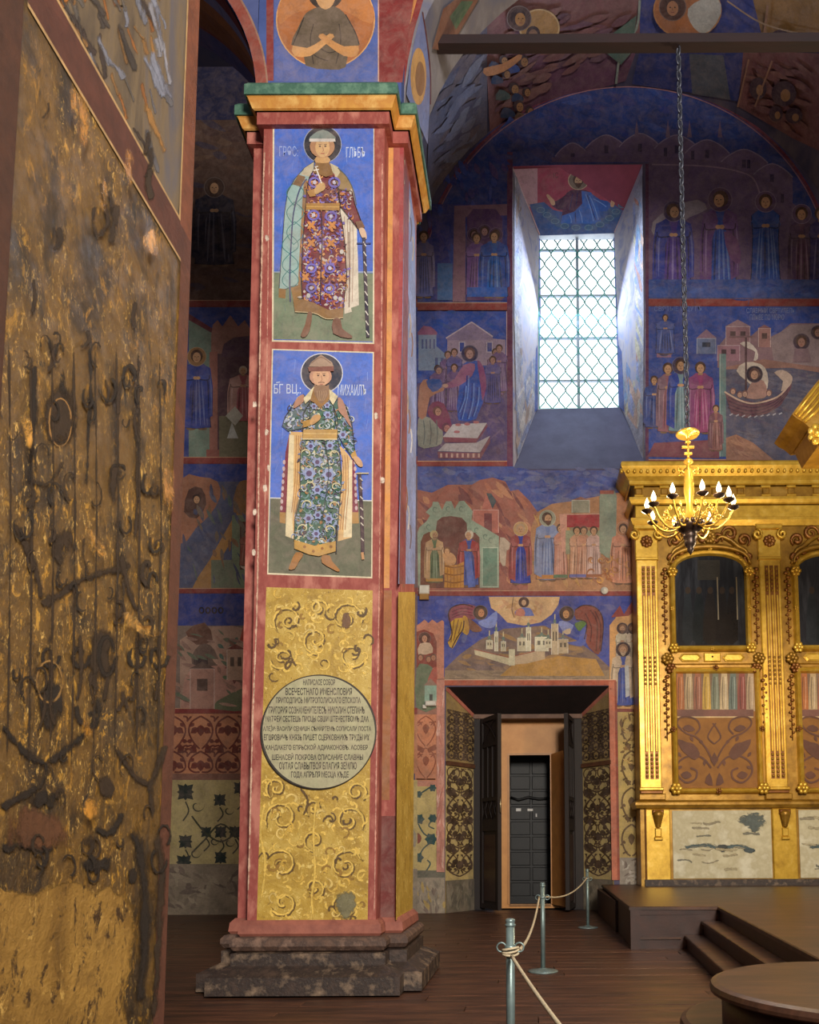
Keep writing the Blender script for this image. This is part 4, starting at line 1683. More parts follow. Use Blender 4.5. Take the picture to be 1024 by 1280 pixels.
c.poly(K2([(370, 742), (408, 752), (388, 900), (345, 968), (302, 955), (345, 850)]), (120, 84, 64), 2)
c.poly(K2([(600, 805), (668, 805), (682, 890), (775, 960), (740, 980), (600, 935)]), (118, 80, 64), 2)
# hands, cross, head
c.poly(K1([(360, 660), (430, 640), (440, 705), (385, 712)]), (176, 128, 66))
c.poly(K1([(430, 640), (480, 580), (520, 590), (525, 640), (480, 670), (440, 690)]), (206, 164, 104), 3)
c.line(K1([(440, 440), (495, 590)]), 1.3, (232, 226, 214))
c.line(K1([(420, 472), (470, 462)]), 1.3, (232, 226, 214))
c.line(K1([(432, 440), (462, 434)]), 1.0, (232, 226, 214))
c.poly(K1([(800, 940), (860, 930), (890, 990), (830, 1010)]), (124, 90, 70))
c.poly(K1([(835, 1005), (880, 1000), (905, 1060), (900, 1100), (860, 1080)]), (204, 172, 146), 3)
c.line(K2([(880, 60), (890, 300), (905, 700), (918, 970)]), 4.2, (46, 40, 60))
for v in range(100, 960, 90):
    c.line(K2([(872 + v * .03, v), (898 + v * .03, v + 40)]), 1.3, (214, 206, 196))
c.line(K2([(815, 112), (945, 112)]), 1.2, (50, 56, 96))
c.poly(K1([(445, 350), (555, 350), (565, 400), (440, 400)]), (196, 152, 100), 2)
c.ell(hx, hy + 4, 15.5, 14, (176, 128, 92), 20)
c.ell(hx + .3, hy + 5, 9, 12.5, (208, 166, 116), 20)
for s in (-1, 1):
    c.ell(hx + .5 + s * 3.4, hy + 3.6, 1.5, .9, (60, 36, 30), 8)
    c.line([(hx + .5 + s * 1.6, hy + 1.6), (hx + .5 + s * 5.2, hy + 1.2)], .8, (92, 60, 44))
c.line([(hx + .6, hy + 4), (hx + 1.6, hy + 9), (hx + .2, hy + 9.8)], .8, (160, 108, 78))
c.line([(hx - 2, hy + 12.6), (hx + 2.8, hy + 12.6)], 1.1, (168, 84, 72))
c.poly(K1([(390, 195), (420, 140), (505, 100), (590, 140), (615, 195)]), (124, 134, 128), 2)
c.poly(K1([(382, 182), (618, 182), (622, 210), (382, 210)]), (206, 198, 190))
c.build('painted_saint', panel1)

# ---- saint in the green brocade robe
cv = Canvas(pf, FRS)
cv.poly([(340, 436), (467.5, 440), (465.5, 723), (334, 718)], CREAM)
cv.poly([(341.5, 437.5), (466, 441.5), (464, 721), (335.5, 716)], (78, 112, 202))
for i in range(46):
    x, y = rn.uniform(344, 462), rn.uniform(445, 615)
    cv.line([(x, y), (x + rn.uniform(-3, 3), y + rn.uniform(5, 22))], rn.uniform(1, 4), rn.choice([(130, 156, 222), (68, 92, 190), (112, 140, 214), (76, 102, 200), (140, 160, 214)]), 0, True)
cv.poly([(338, 623), (464.8, 626), (464, 721), (335.5, 716)], (104, 104, 84))
for i in range(26):
    x, y = rn.uniform(338, 460), rn.uniform(632, 708)
    cv.line([(x, y), (x + rn.uniform(-3, 3), y + rn.uniform(4, 16))], rn.uniform(1, 4), rn.choice([(122, 120, 98), (92, 94, 78), (112, 110, 88)]), 0, True)
cv.line([(338, 622.5), (464.8, 626)], 1.3, (216, 216, 214))
panel2 = cv.build('fresco_panel', pillar)
ins = cv.sub()
ins.text('БГ ВЦ.:', *K3([(55, 330)])[0], *K3([(300, 435)])[0], (206, 218, 244))
ins.text('МИХАИЛЪ', *K3([(640, 335)])[0], *K3([(900, 435)])[0], (214, 224, 246))
ins.line(K3([(75, 318), (110, 312)]), 1, (206, 218, 244))
ins.build('painted_inscription', panel2)
c = cv.sub()
hx, hy = K3([(493, 232)])[0]
c.ell(hx, hy, 26.6, 25.2, (206, 206, 216), 32)
c.ell(hx, hy, 25.4, 24, (50, 54, 70), 32)
# cloak falls
c.poly(K3([(200, 760), (160, 960), (150, 1097)]) + K4([(135, 120), (110, 480), (110, 575), (160, 580), (175, 300), (190, 0)]), (124, 46, 62))
c.poly(K4([(108, 478), (165, 480), (160, 582), (108, 572)]), (170, 128, 72))
c.poly(K4([(765, 0), (790, 0), (828, 480), (830, 580), (770, 582)]), (128, 54, 72))
c.poly(K4([(768, 478), (828, 478), (832, 580), (770, 582)]), (170, 128, 72))
for v in range(20, 470, 60):
    for u in (150 - v * .06, 795 + v * .03):
        x, y = K4([(u, v)])[0]
        c.ell(x, y, 1.8, 3, (196, 170, 172), 8)
c.poly(K3([(200, 765), (330, 770), (310, 1097)]) + K4([(300, 300), (245, 480), (240, 725), (160, 695), (175, 300), (185, 0)]) + K3([(190, 1000)]), (214, 172, 112))
c.poly(K3([(196, 790), (240, 800), (235, 1097)]) + K4([(232, 300), (225, 560), (236, 722), (160, 695), (178, 250), (186, 0)]), (226, 208, 168))
c.poly(K3([(650, 880), (740, 980), (770, 1030), (770, 1097)]) + K4([(772, 400), (768, 708), (640, 745), (650, 500), (672, 200), (680, 0)]), (216, 176, 120))
c.poly(K4([(700, 480), (690, 708), (768, 706), (772, 0), (745, 0), (720, 300)]), (226, 208, 170))
for u in (262, 282, 300):
    c.line(K3([(u, 800), (u - 8, 1090)]) + K4([(u - 14, 200), (u - 45, 480)]), .9, (170, 118, 70), 0)
for u in (690, 712, 735):
    c.line(K3([(u - 10, 980), (u, 1090)]) + K4([(u, 300), (u - 30, 640)]), .9, (170, 118, 76), 0)
# robe
rb = K3([(400, 480), (590, 500), (640, 640), (640, 760), (645, 840), (670, 1097)]) + K4([(680, 150), (660, 400), (640, 600), (632, 760), (430, 790), (245, 740), (250, 540), (300, 380), (300, 0)]) + \
    K3([(300, 1000), (320, 840), (330, 750), (330, 600)])
la = K3([(385, 500), (330, 430), (250, 500), (160, 640), (135, 720), (190, 765), (330, 740), (330, 690), (390, 640)])
ra = K3([(600, 520), (650, 460), (720, 540), (770, 680), (800, 960), (760, 985), (700, 900), (640, 800)])
c.poly(rb, (66, 104, 88))
c.poly(la, (84, 108, 112))
c.poly(ra, (62, 104, 92))
pal = [(118, 132, 170), (150, 164, 196), (188, 196, 200), (150, 160, 190), (206, 196, 160), (48, 92, 66), (70, 60, 80), (172, 128, 84), (120, 150, 150)]
k = 0
while k < 720:
    x, y = rn.uniform(352, 446), rn.uniform(498, 680)
    if not (inside((x, y), rb) or inside((x, y), la) or inside((x, y), ra)):
        continue
    k += 1
    a = rn.uniform(0, 6.28)
    q = rn.choice(pal)
    if rn.random() < .45:
        c.leaf(x, y, rn.uniform(3, 7), rn.uniform(2, 3.8), a, q)
    else:
        c.spiral(x, y, rn.uniform(2.5, 6), a, .75, rn.uniform(1.2, 2), q, rn.choice([1, -1]))
for (K, u, v, r) in ((K3, 395, 905, 8), (K3, 570, 900, 8), (K3, 455, 1050, 9), (K4, 380, 130, 12), (K4, 560, 140, 12), (K4, 455, 280, 9), (K4, 375, 540, 9), (K4, 560, 545, 9), (K4, 445, 680, 8),
                     (K3, 690, 800, 8), (K3, 425, 540, 6), (K3, 545, 530, 6), (K3, 550, 620, 7), (K4, 460, 510, 8)):
    x, y = K([(u, v)])[0]
    for a in range(6):
        c.leaf(x, y, r * .8, r * .5, a * 1.047, (150, 164, 204))
    c.ell(x, y, r * .32, r * .32, (90, 70, 110), 8)
for (K, u, v, s) in ((K4, 400, 250, 1), (K4, 620, 260, -1), (K4, 370, 420, 1), (K4, 600, 430, -1), (K4, 330, 640, 1), (K4, 560, 650, -1), (K3, 360, 980, 1), (K3, 600, 990, -1)):
    x, y = K([(u, v)])[0]
    c.spiral(x, y, 9, 2.2 if s > 0 else 1.0, .9, 1.8, (206, 196, 156), s)
for q in (rb, la, ra):
    c.line(q + [q[0]], .9, (38, 46, 48), 0)
c.line(K3([(520, 850), (560, 1090)]) + K4([(540, 300), (500, 560)]), 1.1, (40, 60, 70))
c.poly(K3([(235, 560), (255, 490), (300, 440), (335, 440), (330, 500), (280, 540)]), (176, 128, 104), 2)
c.poly(K3([(645, 460), (690, 490), (725, 590), (770, 740), (700, 640), (650, 580)]), (176, 130, 110), 2)
c.poly(K3([(320, 680), (390, 660), (390, 720), (330, 735)]), (178, 134, 62))
c.poly(K3([(390, 670), (430, 620), (485, 625), (480, 660), (430, 700), (395, 710)]), (200, 152, 96), 3)
c.poly(K3([(330, 752), (640, 752), (636, 838), (320, 838)]), (188, 148, 84))
c.line(K3([(330, 790), (638, 792)]), 1.2, (212, 178, 116))
c.line(K3([(320, 840), (636, 842)]), 1.4, (216, 196, 150))
c.poly(K3([(760, 985), (800, 940), (820, 1000), (775, 1020)]), (194, 150, 80))
c.poly(K3([(780, 1010), (820, 1000), (860, 1040), (870, 1090), (830, 1085)]), (206, 162, 122), 3)
c.poly(K4([(245, 735), (430, 790), (632, 745), (625, 840), (470, 885), (380, 870), (245, 815)]), (196, 152, 78), 0)
for u, v in ((340, 800), (500, 815), (580, 800), (420, 840)):
    x, y = K4([(u, v)])[0]
    c.ell(x, y, 2, 2, (150, 104, 56), 8)
c.line(K4([(630, 600), (628, 860)]), 1.4, (40, 34, 40))
c.poly(K4([(260, 850), (330, 865), (290, 930), (250, 1000), (195, 1005), (215, 940)]), (164, 112, 58), 2)
c.poly(K4([(500, 880), (570, 880), (590, 930), (660, 1010), (640, 1025), (590, 1000), (500, 945)]), (164, 112, 62), 2)
c.line(K4([(840, 120), (862, 500), (872, 860)]), 4.4, (64, 44, 54))
c.line(K4([(866, 850), (874, 915)]), 3.4, (190, 140, 96))
c.line(K4([(812, 128), (925, 128)]), 1.3, (214, 196, 150))
for v in (170, 250, 340, 440, 520, 580, 720):
    c.line(K4([(840 + v * .02, v), (866 + v * .02, v + 26)]), 1.3, (206, 196, 180))
# collar, beard, head, hat
c.poly(K3([(430, 355), (390, 400), (330, 470), (345, 520), (400, 470)]), (222, 208, 168))
c.poly(K3([(560, 380), (645, 450), (600, 530), (560, 470)]), (222, 208, 168))
c.poly(K3([(420, 380), (565, 380), (570, 470), (530, 520), (480, 560), (430, 510), (390, 490)]), (150, 108, 58))
c.ell(hx - 1, hy + 5, 14, 11.5, (196, 146, 120), 18)
c.ell(hx - .6, hy + 5, 10, 12.6, (212, 164, 128), 20)
c.poly(K3([(430, 340), (450, 352), (500, 345), (545, 355), (562, 345), (558, 430), (530, 480), (490, 520), (450, 470), (425, 420)]), (138, 104, 78), 2)
for s in (-1, 1):
    c.ell(hx - .3 + s * 3.7, hy + 4, 1.6, 1, (66, 40, 32), 8)
    c.line([(hx - .3 + s * 1.6, hy + 2), (hx - .3 + s * 5.6, hy + 1.6)], .8, (104, 70, 52))
c.line([(hx, hy + 4), (hx + .8, hy + 9.5), (hx - .8, hy + 10.4)], .9, (164, 112, 84))
c.line([(hx - 4, hy + 13), (hx, hy + 12.2), (hx + 4, hy + 13)], 1.2, (120, 76, 58))
c.line([(hx - 2, hy + 14.8), (hx + 2, hy + 14.8)], 1, (176, 92, 82))
for u in (455, 475, 495, 515, 535):
    c.line(K3([(u, 400), (u + 2, 440), (490 + (u - 490) * .5, 490)]), .6, (176, 144, 110))
c.poly(K3([(380, 180), (400, 140), (490, 70), (590, 140), (605, 180)]), (166, 138, 118), 0)
c.line(K3([(400, 150), (490, 95), (580, 150)]), 1, (120, 92, 76))
c.poly(K3([(370, 185), (605, 175), (606, 222), (380, 225)]), (128, 76, 66))
c.build('painted_saint', panel2)

# ---- gold ornament panel and inscription roundel
GP = [(333, 734), (466, 738), (463, 950), (459.5, 1160), (321, 1151), (327, 950)]


def gold_ground(name, a, b, cc, thr=.6):
    m, nt, bb = new_mat(name)
    base = nramp(nt, nnoise(nt, 3.2, 9, 0.68, (1, 1, 1), 0.4), [(0.28, a), (0.5, b), (0.72, cc)])
    sp = nramp(nt, nnoise(nt, 16, 9, 0.76, (1, 1, 1), 0.8, (4, 4, 4)), [(thr, (0, 0, 0, 1)), (thr + .04, (1, 1, 1, 1))])
    c_ = _mix(nt, sp, base, (226, 196, 112))
    sp2 = nramp(nt, nnoise(nt, 20, 9, 0.76, (1, 1, 1), 0.8, (9, 4, 1)), [(.36, (1, 1, 1, 1)), (.40, (0, 0, 0, 1))])
    c_ = _mix(nt, sp2, c_, (96, 66, 30))
    nt.links.new(c_, bb.inputs['Base Color'])
    bb.inputs['Roughness'].default_value = .45
    nbump(nt, bb, nnoise(nt, 30, 8, .7), .5, .015)
    return m


GG = gold_ground('gold_ochre_ground', (138, 104, 36), (184, 148, 58), (206, 176, 92), .565)
g = Canvas(pf, GG, start=3)
g.poly(GP, (180, 140, 60))
gp = g.build('gilded_panel', pillar)
orn = Canvas(pf, worn_film('yellow_scroll_film', 1.15, .5, 16, (1, 1, 1)), shared=g.n)
LY, DB = (224, 186, 88), (96, 70, 34)
for (x, y, r, a, s) in ((352, 1022, 22, 2.5, 1), (436, 1026, 20, .6, -1), (352, 1080, 20, 3.4, 1), (432, 1082, 22, -.3, -1), (354, 1128, 18, 3.0, -1), (428, 1130, 18, 0, 1),
                        (392, 1050, 14, 1.5, 1), (392, 1110, 14, 1.5, -1), (360, 775, 20, 2.2, 1), (432, 772, 22, .5, -1), (395, 800, 18, 1.4, 1), (352, 822, 16, 3, -1), (440, 818, 18, 0, 1),
                        (398, 760, 12, .4, -1), (345, 985, 14, 2, 1), (445, 990, 14, 1, -1), (392, 1010, 12, 2, 1)):
    for w, col, o in ((3.2, DB, 1.2), (2.4, LY, 0)):
        pts = []
        for i in range(18):
            t = i / 17
            rr = r * (1 - .82 * t)
            aa = a + s * t * 8.2
            pts.append((x + o + rr * math.cos(aa), y + o + rr * math.sin(aa)))
        orn.sline(pts, w * .8, col, 0)
    for kx_ in range(5):
        aa = a + s * (kx_ * 1.2 + .4)
        px_2, py_2 = x + r * .9 * math.cos(aa), y + r * .9 * math.sin(aa)
        L = r * .5
        orn.sline([(px_2, py_2), (px_2 + L * .5 * math.cos(aa + .6 * s), py_2 + L * .5 * math.sin(aa + .6 * s)), (px_2 + L * math.cos(aa + 1.2 * s), py_2 + L * math.sin(aa + 1.2 * s))], 2.4, LY)
ro = random.Random(21)
for k in range(170):
    x, y = ro.uniform(326, 462), ro.choice([ro.uniform(742, 850), ro.uniform(960, 1150)])
    if not inside((x - 6, y), GP) or not inside((x + 6, y), GP) or (x - 398.5) ** 2 + (y - 915) ** 2 < 82 ** 2:
        continue
    r0_, a0_, s0_ = ro.uniform(4, 10), ro.uniform(0, 6.28), ro.choice([1, -1])
    col_ = ro.choice([LY, LY, (206, 166, 70), DB, (150, 112, 44), (224, 192, 110)])
    orn.sline([(x + r0_ * (1 - .7 * i / 7) * math.cos(a0_ + s0_ * i * .62), y + r0_ * (1 - .7 * i / 7) * math.sin(a0_ + s0_ * i * .62)) for i in range(8)], ro.uniform(1.2, 2.4), col_, 0)
orn.sline([(332, 1000), (326, 1040), (332, 1080), (326, 1130)], 2.2, LY)
orn.sline([(392, 1150), (390, 1120), (394, 1090), (392, 1040), (396, 1000)], 2, LY)
orn.sline([(375, 985), (385, 1000), (380, 1020)], 2, DB)
orn.spoly([(420, 1118), (440, 1112), (448, 1130), (436, 1150), (420, 1142)], (120, 112, 80), 3)
orn.spoly([(430, 765), (440, 770), (436, 788), (426, 784)], (112, 78, 50), 3)
orn.build('painted_scrolls', gp)
# a thin raised disc carries the inscription
RX, RY_, RR = 398.5, 915, 72.5
c0 = atY(RX, RY_, PF)
rw = atY(RX + RR, RY_, PF).x - c0.x
m = MB()
rs = []
for o, y in ((0, PF + .01), (0, PF - .018), (-.012, PF - .026), (-.02, PF - .026)):
    rs.append([(c0.x + (rw + o) * math.cos(2 * math.pi * i / 64), y, c0.z + (rw + o) * math.sin(2 * math.pi * i / 64)) for i in range(64)])
m.rings(rs, True, True)
disc = m.build('inscription_roundel', pmat('roundel_rim', (66, 60, 52), (52, 46, 42), bump=.1), pillar)
t = Canvas(planeY(PF - .026), fresco_mat('roundel_paint', blotch=3, var=.16, grain=30, gvar=.12, flake=.8), start=4)
t.ell(RX, RY_, RR - 2.2, RR - 2.2, (176, 170, 134), 64)
t.build('roundel_face', disc)
tx = t.sub()
lines = [('НАПИСАСЕ СОБОР', 377, 421), ('ВСЕЧЕСТНАГО ИМЕНСЛОВИЯ', 355, 442), ('ПРИПОДПИСЬ МИТРОПОЛИСКАГО ЕПСКОПА', 343, 453), ('ГРИГОРИЯ СОЗНАМЕНИТЕЛЕСЪ НИКОЛИН СТЕПАНЪ', 334, 458),
         ('МАТѲЕИ СЕСТЕШЬ ПИСЦЫ СВѠИ ѠТЕЧЕСТВОМЪ ДАА', 330, 463), ('АЛЕѮИ: ВАСИЛИ СЕМИѠН СЪМАРТЕМЪ СОПИСАЛИ ПОСТА', 327, 466), ('ЕГѠРОВИЧЪ КНЯЗЬ ПИШЕТ СЦЕРКОВНИКЪ ТРУДЫ ИХ', 328, 464),
         ('КАНДАКЕГО ЕПРЬСКОЙ АДИАКОНОВЪ. АСОВЕР', 330, 462), ('ШЕНАСЕЙ ПОКРОВА СПИСАНИЕ СЛАВНЫ', 338, 456), ('ОХТАЯ СЛАВЫТВОЯ БЛАГИЯ ЗЕМЛЮ', 347, 448), ('ГОДА АПРѢЛЯ МЕСЦА КЪДЕ', 362, 438)]
yy = 852.5
for i, (s, x0, x1) in enumerate(lines):
    hgt = 8.6 if i else 7
    tx.text(s, x0 + 2, yy - hgt / 2, x1 - 2, yy + hgt / 2 + .6, (52, 48, 42), 0.022)
    yy += 11.6
tx.build('painted_inscription', disc)

# ---- borders: worn cream arrises, orange strip, dark lower corner
WA = worn_film('arris_wear_film', .35, .7, 14)
w = Canvas(pf, WA, start=2)
w.sline([(331, 165), (325, 440), (322, 730), (316, 900), (310, 1140)], 2.2, (216, 176, 150))
w.sline([(478, 165), (477, 440), (474, 740), (470, 1000), (468, 1150)], 1.8, (208, 150, 130))
w.sline([(337, 165), (334, 440), (330, 732)], 1.4, (206, 150, 130))
for (x, y) in ((334, 297), (333, 540), (331, 610), (335, 585), (318, 505), (470, 520), (318, 640), (317, 690), (478, 600)):
    w.spoly([(x - 3, y - 4), (x + 3, y - 5), (x + 4, y + 4), (x - 2, y + 6)], (226, 206, 186), 2)
w.build('paint_loss', pillar)
ps = Canvas(planeY(PS), FRS, start=2)
ps.poly([(483.5, 166), (492, 166), (487, 735), (479, 735)], (204, 142, 76))
ps.poly([(478, 738), (490, 738), (487, 1000), (475, 1000)], (150, 96, 56))
ps.poly([(475, 1020), (495, 1020), (493, 1150), (471, 1150)], (104, 42, 38))
ps.poly([(500, 166), (505, 166), (500, 735), (496, 735)], (156, 60, 62))
ps.build('painted_border', pillar)


def side_surf(px, py):
    X = -1.36
    for _ in range(3):
        p = atX(px, py, X)
        X = XOR(p.z) + .001
    return atX(px, py, X), Vector((1, 0, 0))


sd = Canvas(side_surf, FRW, start=1)
sd.poly([(507, 185), (519, 285), (521, 500), (519, 730), (498, 730), (503, 400)], (134, 150, 206))
for i in range(22):
    y = 200 + i * 24
    x = 506 + (i % 5) * 2.6 - i * .2
    sd.line([(x, y), (x + 1.5, y + 14), (x, y + 30)], 1.6, [(196, 176, 150), (150, 104, 72), (206, 206, 214), (98, 86, 110)][i % 4], 3)
sd.poly([(507, 160), (512, 190), (507, 730), (499, 730)], (130, 52, 60))
sd.build('fresco_panel', pillar)
sg_ = Canvas(side_surf, GG, start=1)
sg_.poly([(498, 740), (519, 740), (516, 1150), (495, 1150)], (180, 140, 60))
sg_.build('gilded_panel', pillar)

# ---- above the cornice: medallions and arch bands
uf_ = planeY(PF + .05)
u = Canvas(uf_, FRS, start=2)
u.rect(333, -20, 342, 101, (132, 50, 46))
u.rect(343, -20, 473, 102, (78, 96, 160))
u.poly([(474, -20), (520, -20), (508, 60), (503, 103), (474, 103)], (124, 40, 38))
u.rect(472.4, -20, 474, 102, (196, 150, 130))
ub = u.build('painted_border', upper)
md = u.sub()
md.ell(407, 25, 62, 61, (214, 160, 104), 40)
md.ell(407, 25, 60.5, 59.5, (172, 104, 58), 40)
md.poly([(352, 0), (400, -5), (460, 0), (464, 30), (420, 10), (370, 16), (350, 30)], (186, 118, 66), 3)
c = md.sub()
c.ell(407, -8, 22, 20, (58, 46, 38), 24)
c.poly([(386, 14), (400, 8), (418, 8), (430, 16), (440, 34), (450, 56), (436, 62), (432, 84), (412, 87), (382, 82), (380, 62), (364, 56), (372, 36), (380, 20)], (100, 84, 66), 2)
c.line([(380, 22), (372, 42), (366, 56)], 1.4, (46, 38, 32))
c.line([(432, 18), (444, 40), (449, 55)], 1.4, (46, 38, 32))
for pts in ([(392, 30), (388, 50), (392, 80)], [(424, 30), (426, 52), (420, 80)], [(400, 60), (412, 66), (424, 62)], [(386, 64), (398, 72), (410, 76)]):
    c.line(pts, 1.4, (66, 54, 44))
c.poly([(366, 57), (384, 60), (402, 50), (412, 42), (418, 46), (404, 58), (388, 70), (368, 70)], (206, 150, 92), 2)
c.poly([(448, 57), (430, 58), (412, 48), (404, 42), (398, 46), (412, 58), (430, 70), (446, 70)], (198, 140, 84), 2)
c.poly([(396, -6), (418, -6), (416, 6), (407, 12), (398, 6)], (206, 156, 104), 2)
c.build('painted_saint', md.build('medallion', upper))


def soffit_surf(px, py):
    d = ray(px, py)
    bz = 3.5
    a = (d.x / AR) ** 2 + (d.z / bz) ** 2
    ox, oz = (CAM_LOC.x - ARX) / AR, (CAM_LOC.z - ZC) / bz
    b = 2 * (ox * d.x / AR + oz * d.z / bz)
    c_ = ox * ox + oz * oz - 1
    t_ = (-b + math.sqrt(max(b * b - 4 * a * c_, 0))) / (2 * a)
    p = CAM_LOC + d * t_
    n = Vector((-(p.x - ARX) / AR ** 2, 0, -(p.z - ZC) / bz ** 2)).normalized()
    return p, n


so = Canvas(soffit_surf, FRS, .0008, start=25, curved=True)
so.poly([(506, 118), (510, 80), (517, 45), (526, 12), (530, 40), (535, 80), (536, 112), (533, 180)], (118, 132, 186))
so.ell(521, 95, 10, 36, (206, 158, 92), 20)
so.ell(523, 98, 6, 22, (150, 108, 66), 16)
so.line([(526, 14), (531, 45), (536, 90), (536, 130)], 1.6, (92, 34, 40))
so.poly([(538, 60), (552, 10), (575, -8), (600, -8), (572, 40), (548, 62)], (124, 84, 66), 0)
so.poly([(560, 20), (575, 0), (590, 0), (568, 36)], (86, 110, 82), 0)
so.build('fresco_panel', arch_r)
fr3 = Canvas(planeY(PS), FRS, start=20)
fr3.poly([(500, 104), (505, 112), (510, 76), (518, 38), (528, 4), (532, -10), (490, -10), (496, 60)], (126, 40, 38))
fr3.poly([(496, -10), (524, -10), (513, 30), (500, 48)], (188, 122, 66))
fr3.line([(502, 2), (510, 6), (505, 14), (512, 18), (506, 26)], 2, (70, 50, 30))
fr3.build('painted_border', arch_r)


def arch_l_surf(a, y):
    aa = R(a)
    p = Vector((ALX + 2.3 * math.cos(aa), y, ZC + 2.3 * math.sin(aa)))
    return p, Vector((-math.cos(aa), 0, -math.sin(aa)))


al = Canvas(arch_l_surf, FRS, .0008, start=12)
angs = [i * 3 for i in range(0, 31)]
for y0_, y1_, col in ((9.58, 9.30, (86, 98, 150)), (9.30, 9.26, (140, 80, 60)), (9.26, 8.98, (150, 100, 56)), (8.98, 8.80, (176, 120, 66)), (8.80, 8.62, (140, 150, 186)), (8.62, 8.40, (130, 56, 46))):
    al.strip([(a, y0_) for a in angs], [(a, y1_) for a in angs], col)
al.build('painted_border', arch_l)


def arch_lf(a, r):
    aa = R(a)
    return Vector((ALX + r * math.cos(aa), PF + .05, ZC + r * math.sin(aa))), Vector((0, -1, 0))


af = Canvas(arch_lf, FRS, .0004, start=4)
af.strip([(a, 2.3) for a in angs], [(a, 2.42) for a in angs], (140, 64, 50))
af.strip([(a, 2.42) for a in angs], [(a, 2.44) for a in angs], (150, 110, 90))
af.build('painted_border', arch_l)
# ================================================================== FRESCOES OF THE END WALL
wsurf = planeY(WY)
rw_ = random.Random(11)


def wcan():
    return Canvas(wsurf, FR, .00004, start=8)


def wash(cv, poly, cols, n, size=(6, 18), wd=(2, 6), ang=None):
    xs, ys = [p[0] for p in poly], [p[1] for p in poly]
    k = 0
    tries = 0
    while k < n and tries < n * 8:
        tries += 1
        x, y = rw_.uniform(min(xs), max(xs)), rw_.uniform(min(ys), max(ys))
        a = ang if ang is not None else rw_.uniform(0, 6.28)
        a += rw_.uniform(-.35, .35)
        L = rw_.uniform(*size) / 2
        x0, y0_, x1, y1_ = x - L * math.cos(a), y - L * math.sin(a), x + L * math.cos(a), y + L * math.sin(a)
        if not (inside((x0, y0_), poly) and inside((x1, y1_), poly)):
            continue
        k += 1
        cv.line([(x0, y0_), (x + rw_.uniform(-1, 1), y + rw_.uniform(-1, 1)), (x1, y1_)], rw_.uniform(*wd), rw_.choice(cols), 2, True)


def box4(x0, y0, x1, y1):
    return [(x0, y0), (x1, y0), (x1, y1), (x0, y1)]


SKIN = (196, 150, 112)


def head(cv, x, y, r, halo=None, hair=(74, 48, 34), skin=SKIN, beard=None, turn=0.0):
    if halo:
        cv.ell(x, y, r * 1.78, r * 1.78, lt(halo, .25), 20)
        cv.ell(x, y, r * 1.66, r * 1.66, halo, 20)
    cv.ell(x - turn * r * .2, y - r * .12, r * 1.12, r * 1.2, hair, 14)
    cv.ell(x + turn * r * .25, y + r * .15, r * .74, r * .95, skin, 14)
    if beard:
        cv.poly([(x - r * .7 + turn * r * .25, y + r * .5), (x + r * .7 + turn * r * .25, y + r * .5), (x + r * .5 + turn * r * .3, y + r * 1.2), (x + turn * r * .3, y + r * 1.6), (x - r * .5 + turn * r * .3, y + r * 1.2)], beard)
    if r > 2.5:
        for s in (-1, 1):
            cv.ell(x + turn * r * .35 + s * r * .3, y + r * .02, r * .13, r * .09, (50, 32, 26), 6)
        cv.line([(x + turn * r * .4, y + r * .05), (x + turn * r * .5, y + r * .4)], r * .12, dk(skin, .75))
        cv.line([(x + turn * r * .35 - r * .22, y + r * .64), (x + turn * r * .35 + r * .22, y + r * .64)], r * .12, (140, 72, 60))


